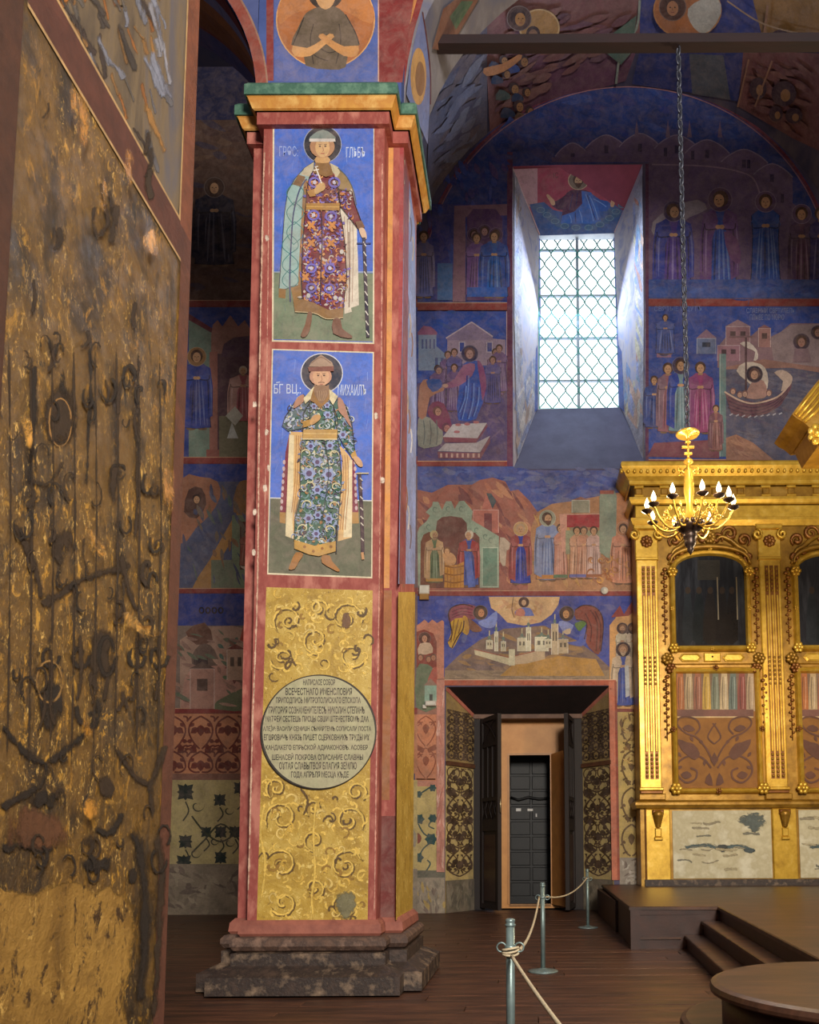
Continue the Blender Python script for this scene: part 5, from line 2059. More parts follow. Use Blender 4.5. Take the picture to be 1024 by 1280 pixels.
def fig(cv, x, y, h, robe, cloak=None, halo=None, hair=(74, 48, 34), skin=SKIN, w=.30, beard=None, turn=0.0, hem=None, arms=1):
    """a standing painted figure: x is its axis, y the top of the head, h its height"""
    r = h * .068
    sh, wa, ft = y + h * .19, y + h * .46, y + h * .96
    W = w * h * .5
    body = [(x - W * .35, y + h * .15), (x + W * .35, y + h * .15), (x + W * .9, sh + h * .04), (x + W * .82, wa), (x + W * .9, ft - h * .1), (x + W * .95, ft), (x, ft + h * .015),
            (x - W * .95, ft), (x - W * .9, ft - h * .1), (x - W * .82, wa), (x - W * .9, sh + h * .04)]
    for s in (-1, 1):
        cv.ell(x + s * W * .4, ft + h * .02, W * .34, h * .02, dk(skin, .6), 8)
    cv.poly([(p[0] + (p[0] - x) * .06, p[1] + .4) for p in body], dk(robe, .45))
    cv.poly(body, robe)
    for t in (-.6, -.35, -.05, .25, .55, .75):
        cv.line([(x + W * t * .6, wa - h * .1), (x + W * t * .85, y + h * .7), (x + W * t, ft - h * .02)], max(W * .12, .7), dk(robe, .66) if rw_.random() < .55 else lt(robe, .28), 3, True)
    if hem:
        cv.poly([(x - W * .95, ft - h * .06), (x + W * .95, ft - h * .06), (x + W * .95, ft), (x - W * .95, ft)], hem)
    if cloak:
        cl_ = [(x - W * .3, y + h * .16), (x - W * .95, sh + h * .03), (x - W * 1.12, wa), (x - W * 1.15, ft - h * .08), (x - W * .5, ft - h * .02), (x - W * .45, wa), (x - W * .1, sh + h * .1)]
        cv.poly(cl_, cloak)
        cr_ = [(x + W * .3, y + h * .16), (x + W * .95, sh + h * .03), (x + W * 1.12, wa), (x + W * 1.1, ft - h * .14), (x + W * .62, ft - h * .1), (x + W * .5, wa), (x + W * .15, sh + h * .1)]
        cv.poly(cr_, cloak)
        for t in (-1, -.8, .8, 1):
            cv.line([(x + W * t * .8, sh + h * .05), (x + W * t, wa), (x + W * t, ft - h * .14)], max(W * .1, .6), dk(cloak, .62) if t in (-1, .8) else lt(cloak, .25), 3, True)
    if arms:
        sl_ = cloak or robe
        for s in (-1, 1):
            cv.poly([(x + s * W * .75, sh + h * .03), (x + s * W * 1.0, sh + h * .14), (x + s * W * .85, y + h * .38), (x + s * W * .1, y + h * .37), (x + s * W * .12, y + h * .32), (x + s * W * .55, y + h * .30)], lt(sl_, .08))
            cv.line([(x + s * W * .9, sh + h * .12), (x + s * W * .8, y + h * .37), (x + s * W * .2, y + h * .365)], max(W * .08, .5), dk(sl_, .6))
            cv.ell(x + s * W * .1, y + h * .345, r * .42, r * .32, skin, 8)
    cv.poly([(x - r * .4, y + r * 1.6), (x + r * .4, y + r * 1.6), (x + r * .5, y + h * .175), (x - r * .5, y + h * .175)], dk(skin, .85))
    head(cv, x, y + r * 1.15, r, halo, hair, skin, beard, turn)


def house(cv, x0, y0, x1, y1, col, roof=None, win=2, apex=0.3):
    cv.rect(x0, y0, x1, y1, col)
    if roof:
        cv.poly([(x0 - 1.5, y0), ((x0 + x1) / 2, y0 - (x1 - x0) * apex), (x1 + 1.5, y0)], roof)
    for k in range(win):
        xx = x0 + (x1 - x0) * (k + .7) / (win + .4)
        ww = (x1 - x0) * .22 / max(win, 1)
        hh = (y1 - y0) * .3
        cv.rect(xx - ww, y0 + (y1 - y0) * .25, xx + ww, y0 + (y1 - y0) * .25 + hh, dk(col, .5))
    cv.line([(x0, y1), (x0, y0), (x1, y0), (x1, y1)], .9, lt(col, .4), 0)


WBLUE = (58, 74, 148)
WRED = (140, 58, 54)
PALE = (206, 186, 160)
# ---------------- dividing bands
bd = wcan()
for (x0, y0, x1, y1) in ((195, 375, 330, 384), (520, 378, 641, 388), (807, 373, 1040, 383), (195, 571, 330, 580), (520, 576, 641, 583), (807, 574, 1040, 583),
                         (195, 735, 330, 742), (520, 738, 800, 745), (195, 885, 330, 892)):
    bd.rect(x0, y0, x1, y1, WRED)
    bd.rect(x0, y0, x1, y0 + 1, (196, 150, 120))
    bd.rect(x0, y1 - .9, x1, y1, (110, 44, 44))
bd.rect(634, 190, 641, 583, (104, 50, 84))
bd.rect(807, 205, 811, 583, (92, 46, 82))
bd.build('painted_border', wall_back)

# ---------------- lunette with church domes
cv = wcan()
lun = [(515, 378)] + [(785 + 262 * math.cos(math.pi - i * math.pi / 24), 362 - 262 * math.sin(i * math.pi / 24)) for i in range(25)] + [(1060, 374), (811, 374), (811, 203), (636, 208), (636, 378)]
cv.poly(lun, (44, 66, 136))
wash(cv, lun, [(38, 58, 124), (54, 78, 150), (48, 62, 138), (60, 66, 130)], 170, (14, 44), (5, 14), .3)
pc_ = (112, 92, 128)
for (x, y, rx, h_) in ((716, 188, 22, 22), (758, 178, 26, 24), (800, 176, 26, 26), (846, 178, 28, 28), (884, 184, 28, 30), (930, 196, 30, 34), (965, 214, 26, 34)):
    yb_ = y + h_ + 8 if x > 840 else 203
    q = [(x - rx, yb_), (x - rx, y + 8), (x - rx * .6, y - 2), (x, y - 9), (x + rx * .6, y - 2), (x + rx, y + 8), (x + rx, yb_)]
    cv.poly(q, pc_)
    cv.line(q[1:6], 1.5, lt(pc_, .25))
    cv.rect(x - 2.5, y + 4, x + 2.5, y + 14, (58, 48, 86))
cv.poly([(690, 197), (812, 194), (900, 202), (960, 226), (985, 250), (1040, 290), (1040, 374), (811, 374), (811, 202), (690, 203)], (104, 84, 118))
for x in (796, 835, 862, 900):
    cv.poly([(x - 3, 172), (x, 150), (x + 3, 172)], (120, 98, 128))
for i in range(60):
    x, y = rw_.uniform(815, 1035), rw_.uniform(230, 370)
    cv.line([(x, y), (x + rw_.uniform(-4, 4), y + rw_.uniform(8, 20))], rw_.uniform(2, 6), rw_.choice([(96, 80, 120), (112, 90, 118), (88, 80, 128)]), 0, True)
cv.line([(815, 206), (880, 208), (920, 214), (942, 224), (952, 250)], 1.8, (150, 126, 146))
for x, y in ((832, 190), (866, 194), (936, 205), (978, 248)):
    cv.rect(x - 2, y - 5, x + 2, y + 6, (54, 44, 82))
for i in range(25):
    a0 = math.pi - i * math.pi / 24
cv.line([(785 + 259 * math.cos(math.pi - i * math.pi / 24), 362 - 257 * math.sin(i * math.pi / 24)) for i in range(25)], 4, (120, 50, 74), 2)
cv.line([(785 + 256 * math.cos(math.pi - i * math.pi / 24), 362 - 253 * math.sin(i * math.pi / 24)) for i in range(25)], 1.3, (170, 120, 130), 2)
lunette = cv.build('fresco_panel', wall_back)
c = cv.sub()
c.poly([(816, 278), (840, 260), (872, 250), (884, 262), (862, 272), (838, 288), (818, 296)], (150, 140, 152), 2)
fig(c, 842, 256, 110, (84, 62, 140), (52, 62, 144), (66, 52, 88), w=.42, turn=.6)
fig(c, 900, 240, 128, (40, 76, 160), (104, 70, 124), (84, 60, 90), w=.34, turn=-.5)
c.poly([(905, 290), (922, 300), (926, 330), (912, 322)], (118, 76, 120), 2)
fig(c, 957, 244, 112, (44, 76, 150), None, (100, 76, 110), w=.34)
fig(c, 1002, 260, 104, (100, 66, 92), (86, 62, 96), (100, 76, 110), w=.30)
fig(c, 1026, 260, 104, (66, 56, 110), None, None, w=.30)
c.rect(811, 350, 1040, 373, (60, 84, 150))
wash(c, box4(811, 350, 1040, 373), [(70, 94, 160), (52, 74, 144)], 20, (14, 30), (3, 7), 0)
c.build('painted_figures', lunette)
c = cv.sub()
c.poly(box4(540, 256, 634, 376), (62, 64, 132))
wash(c, box4(520, 200, 634, 376), [(52, 60, 130), (76, 70, 136), (60, 80, 156), (84, 66, 124)], 70, (10, 30), (4, 9), 1.4)
c.poly([(566, 378), (568, 258), (634, 256), (634, 270), (582, 272), (582, 378)], (140, 104, 120))
c.poly([(584, 376), (584, 272), (592, 262), (620, 262), (628, 274), (628, 376)], (92, 60, 104), 0)
for x in (593, 606, 620):
    head(c, x, 290 + (x % 3) * 2, 5, (84, 56, 90), skin=(168, 126, 120))
fig(c, 596, 292, 80, (118, 84, 140), None, w=.36)
fig(c, 618, 290, 84, (40, 96, 176), (48, 80, 160), w=.42)
fig(c, 530, 290, 84, (100, 104, 160), (120, 110, 150), w=.3)
c.rect(584, 360, 634, 372, (44, 92, 176))
c.rect(547, 330, 566, 376, (76, 110, 160))
c.build('painted_figures', lunette)

# ---------------- scene left of the window: a healing before a house
cv = wcan()
q = box4(519, 388, 634, 576)
cv.poly(q, (46, 76, 160))
wash(cv, q, [(40, 70, 156), (58, 88, 170), (50, 80, 150)], 60, (8, 24), (3, 8), .2)
X = lambda u: 520 + u / 6.24
Y_ = lambda v: 380 + v / 6.24
cv.poly([(519, 480), (560, 470), (634, 468), (634, 576), (519, 576)], (92, 76, 118))
wash(cv, [(519, 480), (560, 470), (634, 468), (634, 574), (519, 574)], [(104, 84, 120), (80, 72, 126), (112, 92, 124), (90, 66, 104)], 90, (6, 20), (2, 6))
cv.poly([(X(20), Y_(240)), (X(160), Y_(240)), (X(160), Y_(330)), (X(240), Y_(400)), (X(240), Y_(520)), (X(20), Y_(520))], (126, 142, 170))
cv.poly([(X(15), Y_(220)), (X(60), Y_(170)), (X(120), Y_(180)), (X(165), Y_(220)), (X(165), Y_(242)), (X(15), Y_(242))], (140, 84, 120))
for u in (45, 75, 105, 135):
    cv.rect(X(u), Y_(275), X(u + 14), Y_(350), (80, 92, 140))
for u in (150, 195):
    cv.rect(X(u), Y_(420), X(u + 22), Y_(480), (80, 92, 140))
cv.poly([(X(245), Y_(270)), (X(590), Y_(270)), (X(700), Y_(280)), (X(700), Y_(480)), (X(245), Y_(480))], (156, 136, 158))
cv.poly([(X(235), Y_(270)), (X(435), Y_(140)), (X(600), Y_(260)), (X(600), Y_(280)), (X(250), Y_(285))], (138, 120, 150))
cv.line([(X(235), Y_(268)), (X(435), Y_(142)), (X(600), Y_(256))], 1.6, (190, 172, 184), 0)
for u in (335, 550):
    cv.rect(X(u), Y_(295), X(u + 50), Y_(380), (60, 76, 150))
    cv.frame(X(u), Y_(295), X(u + 50), Y_(380), 1.2, (190, 176, 190))
sc2 = cv.build('fresco_panel', wall_back)
c = cv.sub()
for (u, v) in ((250, 420), (300, 400), (620, 400), (650, 370), (300, 520), (600, 460), (170, 530)):
    fig(c, X(u), Y_(v - 50), 60, rw_.choice([(110, 84, 130), (88, 82, 140), (124, 92, 124)]), None, w=.36, skin=(170, 128, 116))
# seated central figure in blue
hx_, hy_ = X(420), Y_(390)
c.poly([(X(370), Y_(470)), (X(420), Y_(440)), (X(500), Y_(450)), (X(545), Y_(540)), (X(545), Y_(700)), (X(520), Y_(780)), (X(470), Y_(900)), (X(400), Y_(920)), (X(330), Y_(910)), (X(320), Y_(800)), (X(340), Y_(640))], (52, 84, 170), 0)
c.poly([(X(480), Y_(440)), (X(530), Y_(500)), (X(550), Y_(640)), (X(520), Y_(760)), (X(505), Y_(640)), (X(490), Y_(540))], (140, 74, 120), 2)
c.poly([(X(370), Y_(480)), (X(300), Y_(590)), (X(220), Y_(630)), (X(230), Y_(660)), (X(340), Y_(640)), (X(440), Y_(560)), (X(460), Y_(470))], (150, 96, 130), 2)
for (a, b) in (((400, 560), (350, 900)), ((440, 620), (400, 900)), ((480, 650), (440, 880)), ((380, 640), (330, 850))):
    c.line([(X(a[0]), Y_(a[1])), (X((a[0] + b[0]) / 2 + 12), Y_((a[1] + b[1]) / 2)), (X(b[0]), Y_(b[1]))], 1.6, (36, 60, 140), 3)
    c.line([(X(a[0] + 14), Y_(a[1])), (X((a[0] + b[0]) / 2 + 28), Y_((a[1] + b[1]) / 2)), (X(b[0] + 12), Y_(b[1]))], 1.2, (110, 140, 206), 3)
head(c, hx_, hy_, 6, (48, 44, 84), (96, 60, 62), (176, 136, 130))
c.ell(X(230), Y_(640), 4, 2.5, (190, 150, 136), 8)
# kneeling figures
c.poly([(X(20), Y_(900)), (X(80), Y_(880)), (X(180), Y_(930)), (X(210), Y_(1000)), (X(200), Y_(1090)), (X(120), Y_(1120)), (X(20), Y_(1110))], (150, 150, 140), 2)
c.poly([(X(30), Y_(640)), (X(90), Y_(590)), (X(140), Y_(680)), (X(210), Y_(650)), (X(215), Y_(680)), (X(110), Y_(730)), (X(80), Y_(880)), (X(20), Y_(880))], (176, 124, 104), 2)
c.poly([(X(80), Y_(600)), (X(190), Y_(590)), (X(200), Y_(650)), (X(130), Y_(690))], (56, 88, 160), 2)
c.poly([(X(90), Y_(850)), (X(130), Y_(770)), (X(220), Y_(780)), (X(280), Y_(950)), (X(220), Y_(1000)), (X(150), Y_(930))], (128, 62, 92), 2)
head(c, X(180), Y_(520), 4.5, None, (84, 70, 90), (170, 130, 120))
head(c, X(170), Y_(840), 5, None, (110, 72, 70), (180, 134, 116), turn=.5)
head(c, X(240), Y_(970), 5, None, (104, 60, 80), (176, 120, 116), turn=.5)
for t in (60, 110, 160):
    c.line([(X(t), Y_(910)), (X(t + 10), Y_(1010)), (X(t), Y_(1100))], 1.2, (104, 110, 110), 3)
# rug and steps
c.poly([(X(210), Y_(1040)), (X(290), Y_(940)), (X(555), Y_(930)), (X(480), Y_(1050))], (186, 178, 182))
c.poly([(X(210), Y_(1040)), (X(480), Y_(1050)), (X(470), Y_(1085)), (X(225), Y_(1080))], (130, 70, 86))
c.poly([(X(480), Y_(1050)), (X(555), Y_(935)), (X(560), Y_(960)), (X(470), Y_(1085))], (118, 66, 86))
c.poly([(X(170), Y_(1150)), (X(230), Y_(1090)), (X(470), Y_(1085)), (X(580), Y_(1030)), (X(500), Y_(1160))], (176, 166, 170))
c.poly([(X(170), Y_(1155)), (X(500), Y_(1165)), (X(580), Y_(1035)), (X(580), Y_(1080)), (X(505), Y_(1210)), (X(175), Y_(1205))], (130, 80, 92))
for u in range(190, 500, 42):
    c.rect(X(u), Y_(1168), X(u + 16), Y_(1200), (196, 160, 150))
for (u, v) in ((330, 945), (400, 940), (470, 925), (320, 1000)):
    c.ell(X(u), Y_(v), 4, 1.8, (170, 104, 110), 8)
c.build('painted_figures', sc2)
b2 = wcan()
b2.frame(519, 388, 634, 576, 1.0, (196, 160, 160))
b2.build('painted_border', sc2)

# ---------------- scene right of the window: saints, town and a ship at sea
cv = wcan()
q = box4(811, 383, 1040, 574)
cv.poly(q, (52, 76, 152))
wash(cv, q, [(44, 68, 144), (62, 86, 160), (54, 76, 150)], 90, (10, 30), (4, 10), .1)
U = lambda u: 805 + u / 4.676
V = lambda v: 370 + v / 4.676
cv.text('СЛАВНЫЙ СВЯТИТЕЛЬ', U(600), V(62), U(880), V(100), (122, 134, 176))
cv.text('ПЛЫВЕ ПО МОРЮ', U(620), V(108), U(820), V(140), (122, 134, 176))
cv.text('СВЯТЫЕ ИДУТЪ', U(60), V(60), U(340), V(95), (104, 124, 184))
cv.poly([(U(430), V(300)), (U(480), V(240)), (U(560), V(160)), (U(620), V(240)), (U(700), V(170)), (U(740), V(240)), (U(800), V(210)), (U(860), V(160)), (U(1100), V(160)), (U(1100), V(420)), (U(430), V(420))], (134, 104, 112))
house(cv, U(480), V(180), U(620), V(290), (146, 108, 116), (150, 120, 128), 2)
house(cv, U(670), V(190), U(740), V(300), (156, 112, 108), (130, 84, 90), 1)
house(cv, U(430), V(290), U(560), V(380), (150, 108, 122), None, 2)
cv.poly([(U(740), V(250)), (U(860), V(170)), (U(1100), V(160)), (U(1100), V(420)), (U(760), V(390))], (146, 126, 130), 0)
cv.poly([(U(460), V(420)), (U(700), V(370)), (U(1100), V(430)), (U(1100), V(470)), (U(860), V(420)), (U(470), V(450))], (150, 110, 100), 0)
sea = [(U(480), V(430)), (U(860), V(420)), (U(1100), V(460)), (U(1100), V(960)), (U(480), V(960))]
cv.poly(sea, (84, 84, 108))
wash(cv, sea, [(96, 96, 120), (74, 74, 100), (104, 100, 116), (84, 78, 104)], 110, (10, 34), (2, 5), .05)
cv.poly([(U(480), V(830)), (U(540), V(810)), (U(640), V(860)), (U(760), V(960)), (U(480), V(960))], (156, 112, 92), 0)
wash(cv, [(U(490), V(840)), (U(540), V(820)), (U(640), V(870)), (U(740), V(950)), (U(490), V(950))], [(170, 126, 102), (140, 96, 82)], 18, (8, 20), (2, 5), .6)
cv.rect(U(440), V(340), U(480), V(940), (104, 130, 130))
cv.line([(U(445), V(340)), (U(445), V(940))], 1, (160, 176, 170))
cv.poly([(U(20), V(940)), (U(60), V(860)), (U(440), V(840)), (U(440), V(950))], (130, 72, 84))
sc3 = cv.build('fresco_panel', wall_back)
c = cv.sub()
house(c, U(310), V(250), U(420), V(340), (104, 116, 150), (140, 110, 130), 1, .5)
c.poly(box4(U(75), V(280), U(160), V(360)), (150, 110, 140))
head(c, U(118), V(315), 5, (56, 50, 92))
fig(c, U(125), V(110), 50, (74, 92, 160), None, None, w=.5)
fig(c, U(60), V(470), 66, (44, 66, 130), (52, 74, 140), w=.36)
fig(c, U(140), V(395), 88, (150, 96, 110), (136, 104, 120), w=.30)
fig(c, U(215), V(375), 92, (120, 150, 160), (46, 70, 160), (60, 50, 84), w=.34)
fig(c, U(330), V(390), 90, (150, 62, 112), (140, 72, 120), w=.36)
fig(c, U(420), V(640), 58, (150, 100, 96), (120, 80, 90), w=.3)
head(c, U(920), V(270), 6, (62, 44, 60), skin=(160, 118, 104))
c.poly([(U(880), V(310)), (U(960), V(310)), (U(980), V(390)), (U(870), V(390))], (130, 104, 112))
head(c, U(1015), V(215), 5, (62, 44, 60), skin=(160, 118, 104))
# the ship
hull = [(U(470), V(560)), (U(520), V(600)), (U(650), V(625)), (U(780), V(590)), (U(850), V(520)), (U(868), V(470)), (U(860), V(540)), (U(800), V(640)), (U(720), V(690)), (U(600), V(715)), (U(510), V(690))]
c.poly(hull, (108, 70, 82), 0)
for d in (14, 34, 54, 74):
    c.line([(U(490), V(580 + d)), (U(560), V(608 + d)), (U(650), V(620 + d)), (U(760), V(595 + d * .8)), (U(840), V(530 + d * .6))], 1.1, (70, 46, 64))
c.line([(U(470), V(562)), (U(560), V(612)), (U(650), V(630)), (U(780), V(592)), (U(850), V(520))], 2, (206, 176, 156))
c.poly([(U(760), V(450)), (U(810), V(435)), (U(855), V(460)), (U(868), V(490)), (U(850), V(530)), (U(800), V(560)), (U(812), V(500))], (196, 172, 158), 2)
c.poly([(U(540), V(440)), (U(590), V(390)), (U(680), V(400)), (U(720), V(450)), (U(722), V(540)), (U(680), V(560)), (U(600), V(500))], (206, 190, 176), 2)
c.poly([(U(560), V(280)), (U(610), V(270)), (U(660), V(320)), (U(665), V(370)), (U(640), V(380)), (U(650), V(330)), (U(610), V(310))], (204, 190, 180), 2)
c.line([(U(596), V(240)), (U(596), V(600))], 2.4, (80, 54, 60))
c.line([(U(500), V(240)), (U(650), V(240))], 2, (120, 90, 96))
c.poly([(U(610), V(540)), (U(650), V(490)), (U(700), V(500)), (U(720), V(560)), (U(700), V(600)), (U(600), V(600))], (170, 130, 120), 2)
head(c, U(645), V(460), 6, (48, 34, 48), (90, 60, 56), (190, 148, 124))
for (u, v) in ((520, 560), (560, 580), (590, 575), (730, 570)):
    head(c, U(u), V(v), 3.5, None, (120, 84, 80), (190, 150, 130))
for u in range(500, 820, 36):
    c.line([(U(u), V(715 - abs(u - 620) * .12)), (U(u + 18), V(705 - abs(u - 620) * .12))], 1.6, (176, 172, 184))
c.build('painted_ship', sc3)

# ---------------- wide scene above the door: bathing in a tub, bearers of a red cloth
cv = wcan()
q = [(521, 583), (642, 583), (646, 588), (770, 588), (800, 592), (800, 738), (521, 738)]
cv.poly(q, (70, 84, 150))
wash(cv, box4(521, 584, 798, 640), [(60, 74, 140), (84, 98, 158), (98, 106, 150), (74, 84, 140)], 90, (10, 30), (4, 10), .1)
rocks = [(521, 612), (540, 616), (560, 606), (590, 606), (600, 600), (616, 597), (632, 602), (638, 614), (648, 612), (662, 626), (672, 640), (672, 738), (521, 738)]
cv.poly(rocks, (158, 98, 84))
wash(cv, rocks, [(176, 112, 90), (140, 82, 76), (192, 134, 102), (124, 72, 72), (168, 104, 90)], 130, (10, 30), (3, 9), .9)
cv.poly([(672, 640), (690, 630), (720, 626), (760, 618), (800, 612), (800, 738), (660, 738), (664, 660)], (176, 128, 92), 0)
wash(cv, box4(664, 640, 798, 736), [(190, 146, 100), (164, 112, 84), (186, 136, 104), (150, 130, 104), (196, 150, 90)], 130, (8, 26), (3, 8), 1.3)
sc4 = cv.build('fresco_panel', wall_back)
SX = lambda u: 520 + u / 7.314
SY = lambda v: 590 + v / 7.314
c = cv.sub()
house(c, SX(525), SY(350), SX(755), SY(560), (186, 112, 98), None, 0)
c.poly([(SX(600), SY(345)), (SX(645), SY(205)), (SX(705), SY(345))], (186, 112, 98))
c.poly([(SX(645), SY(195)), (SX(690), SY(200)), (SX(735), SY(270)), (SX(700), SY(340))], (70, 84, 90))
c.rect(SX(625), SY(380), SX(695), SY(560), (120, 60, 64))
grn = (150, 164, 144)
c.poly([(SX(15), SY(560)), (SX(30), SY(510)), (SX(100), SY(450)), (SX(130), SY(400)), (SX(90), SY(370)), (SX(150), SY(310)), (SX(155), SY(275)), (SX(205), SY(275)), (SX(240), SY(350)), (SX(275), SY(270)),
        (SX(325), SY(270)), (SX(355), SY(340)), (SX(395), SY(270)), (SX(440), SY(265)), (SX(520), SY(360)), (SX(510), SY(440)), (SX(760), SY(590)), (SX(760), SY(1060)), (SX(590), SY(1060)), (SX(20), SY(1060))], grn)
for (u, v) in ((180, 340), (300, 335), (420, 335), (640, 590), (560, 530), (690, 620), (120, 500)):
    c.spiral(SX(u), SY(v), 4.5, 1, .9, 1.3, (104, 128, 112))
c.rect(SX(610), SY(700), SX(745), SY(1045), (112, 140, 122))
c.frame(SX(605), SY(690), SX(752), SY(1055), .8, (190, 200, 180))
c.poly([(SX(180), SY(1060)), (SX(180), SY(560)), (SX(195), SY(450)), (SX(240), SY(415)), (SX(320), SY(405)), (SX(420), SY(420)), (SX(465), SY(470)), (SX(470), SY(560)), (SX(470), SY(1060))], (110, 68, 60), 0)
c.poly([(SX(40), SY(1060)), (SX(45), SY(640)), (SX(70), SY(575)), (SX(120), SY(550)), (SX(185), SY(565)), (SX(185), SY(1060))], (124, 78, 58), 0)
c.poly([(SX(465), SY(1060)), (SX(465), SY(560)), (SX(540), SY(555)), (SX(582), SY(600)), (SX(585), SY(1060))], (116, 72, 62), 0)
c.build('painted_building', sc4)
c = c.sub()
fig(c, SX(170), SY(540), 66, (104, 118, 86), (188, 150, 110), None, (200, 180, 130), w=.34, turn=.6, hem=(190, 140, 70), beard=(150, 120, 90))
fig(c, SX(485), SY(540), 70, (64, 84, 160), (160, 62, 60), None, (206, 190, 170), w=.36, turn=-.5)
c.poly([(SX(440), SY(720)), (SX(500), SY(740)), (SX(545), SY(1050)), (SX(480), SY(1060)), (SX(460), SY(900))], (90, 110, 184), 0)
c.poly([(SX(265), SY(820)), (SX(300), SY(860)), (SX(380), SY(850)), (SX(440), SY(820)), (SX(440), SY(1060)), (SX(260), SY(1060))], (196, 136, 60), 0)
for v in (860, 930, 1000):
    c.line([(SX(262), SY(v)), (SX(350), SY(v + 16)), (SX(440), SY(v))], 1.6, (140, 88, 38))
for u in (290, 320, 350, 380, 410):
    c.line([(SX(u), SY(850)), (SX(u), SY(1058))], .8, (160, 104, 46), 0)
c.poly([(SX(245), SY(760)), (SX(280), SY(730)), (SX(340), SY(750)), (SX(370), SY(800)), (SX(350), SY(850)), (SX(280), SY(850))], (200, 150, 104), 2)
head(c, SX(285), SY(725), 4, None, (120, 80, 50), (206, 156, 112))
c.poly([(SX(770), SY(600)), (SX(850), SY(640)), (SX(890), SY(700)), (SX(830), SY(720)), (SX(820), SY(860)), (SX(770), SY(820))], (190, 170, 150), 2)
QX = lambda u: 640 + u / 6.4
QY = lambda v: 590 + v / 6.4
fig(c, QX(70), QY(420), 76, (54, 64, 156), (150, 72, 72), (190, 150, 100), (180, 150, 120), w=.34)
fig(c, QX(285), QY(330), 86, (112, 126, 168), (130, 140, 176), (150, 150, 130), w=.34, beard=(90, 60, 44), turn=.5, hem=(190, 130, 70))
fig(c, QX(390), QY(420), 70, (190, 130, 110), None, None, w=.26, hem=(90, 120, 90))
c.poly([(QX(430), QY(345)), (QX(720), QY(340)), (QX(715), QY(445)), (QX(435), QY(445))], (160, 50, 56))
c.poly([(QX(380), QY(340)), (QX(440), QY(340)), (QX(440), QY(640)), (QX(400), QY(640))], (204, 150, 130), 0)
c.line([(QX(430), QY(342)), (QX(720), QY(338))], 1.4, (200, 150, 130), 0)
c.rect(QX(430), QY(470), QX(720), QY(660), (150, 150, 120))
for u, cl_ in ((520, (196, 146, 116)), (575, (190, 136, 110)), (655, (196, 160, 150))):
    fig(c, QX(u), QY(440), 66, cl_, None, None, w=.30, hem=(104, 104, 160) if u < 600 else (150, 90, 60))
house(c, QX(480), QY(230), QX(620), QY(330), (150, 146, 126), (146, 98, 84), 0, .2)
c.poly([(QX(700), QY(640)), (QX(700), QY(200)), (QX(720), QY(150)), (QX(820), QY(150)), (QX(840), QY(200)), (QX(830), QY(680)), (QX(760), QY(690))], (136, 146, 128), 0)
c.poly([(QX(830), QY(640)), (QX(840), QY(180)), (QX(900), QY(170)), (QX(930), QY(300)), (QX(940), QY(640))], (196, 132, 90), 0)
c.rect(QX(705), QY(150), QX(815), QY(180), (160, 84, 70))
fig(c, QX(890), QY(420), 76, (206, 140, 108), (196, 132, 104), (176, 120, 84), w=.38)
for k in range(26):
    a0 = rw_.uniform(0, 6.28)
    u, v = QX(rw_.uniform(620, 980)), QY(rw_.uniform(680, 900))
    c.spiral(u, v, rw_.uniform(4, 9), a0, .6, 2.2, rw_.choice([(206, 150, 84), (160, 100, 60), (190, 130, 70)]))
c.build('painted_figures', sc4)

# ---------------- over the door: a walled town between two bowing figures
cv = wcan()
q = [(521, 745), (800, 745), (800, 889), (767, 889), (767, 856), (556, 856), (556, 889), (521, 889)]
cv.poly(q, (64, 76, 156))
wash(cv, box4(521, 746, 798, 820), [(56, 66, 146), (78, 90, 168), (66, 80, 160), (90, 96, 160)], 80, (8, 24), (3, 8), .2)
cloud = [(611, 746), (614, 760), (625, 768), (634, 778), (655, 782), (676, 778), (690, 768), (698, 756), (700, 746)]
cv.poly(cloud, (214, 174, 128), 0)
wash(cv, cloud, [(222, 186, 140), (204, 156, 116), (214, 166, 130), (196, 150, 104)], 24, (6, 16), (3, 6))
cv.line([(642, 746), (640, 762), (643, 772)], .8, (84, 60, 50))
cv.rect(521, 846, 556, 893, (158, 112, 94))
cv.rect(767, 846, 801, 890, (140, 70, 58))
hill = [(556, 836), (575, 818), (600, 800), (630, 786), (680, 782), (720, 800), (745, 818), (764, 836), (764, 850), (556, 850)]
cv.poly(hill, (128, 104, 92), 0)
wash(cv, hill, [(140, 112, 92), (112, 92, 88), (150, 120, 90), (160, 124, 80), (120, 100, 96)], 90, (10, 30), (3, 7), .1)
cv.rect(556, 838, 764, 852, (150, 128, 104))
wash(cv, box4(558, 839, 762, 851), [(160, 138, 114), (136, 116, 98)], 24, (14, 34), (2, 4), 0)
cv.poly([(625, 845), (640, 832), (700, 820), (745, 824), (756, 845)], (186, 140, 70), 0)
sc5 = cv.build('fresco_panel', wall_back)
TX = lambda u: 520 + u / 7.314
TY = lambda v: 735 + v / 7.314
c = cv.sub()
c.poly([(TX(535), TY(565)), (TX(850), TY(640)), (TX(850), TY(705)), (TX(540), TY(610))], (206, 194, 160))
c.poly([(TX(850), TY(640)), (TX(1010), TY(590)), (TX(1180), TY(560)), (TX(1180), TY(650)), (TX(1020), TY(690)), (TX(850), TY(705))], (194, 168, 136))
c.line([(TX(535), TY(562)), (TX(850), TY(636)), (TX(1180), TY(556))], 1.2, (160, 90, 70), 0)
c.rect(TX(850), TY(560), TX(905), TY(710), (214, 204, 172))
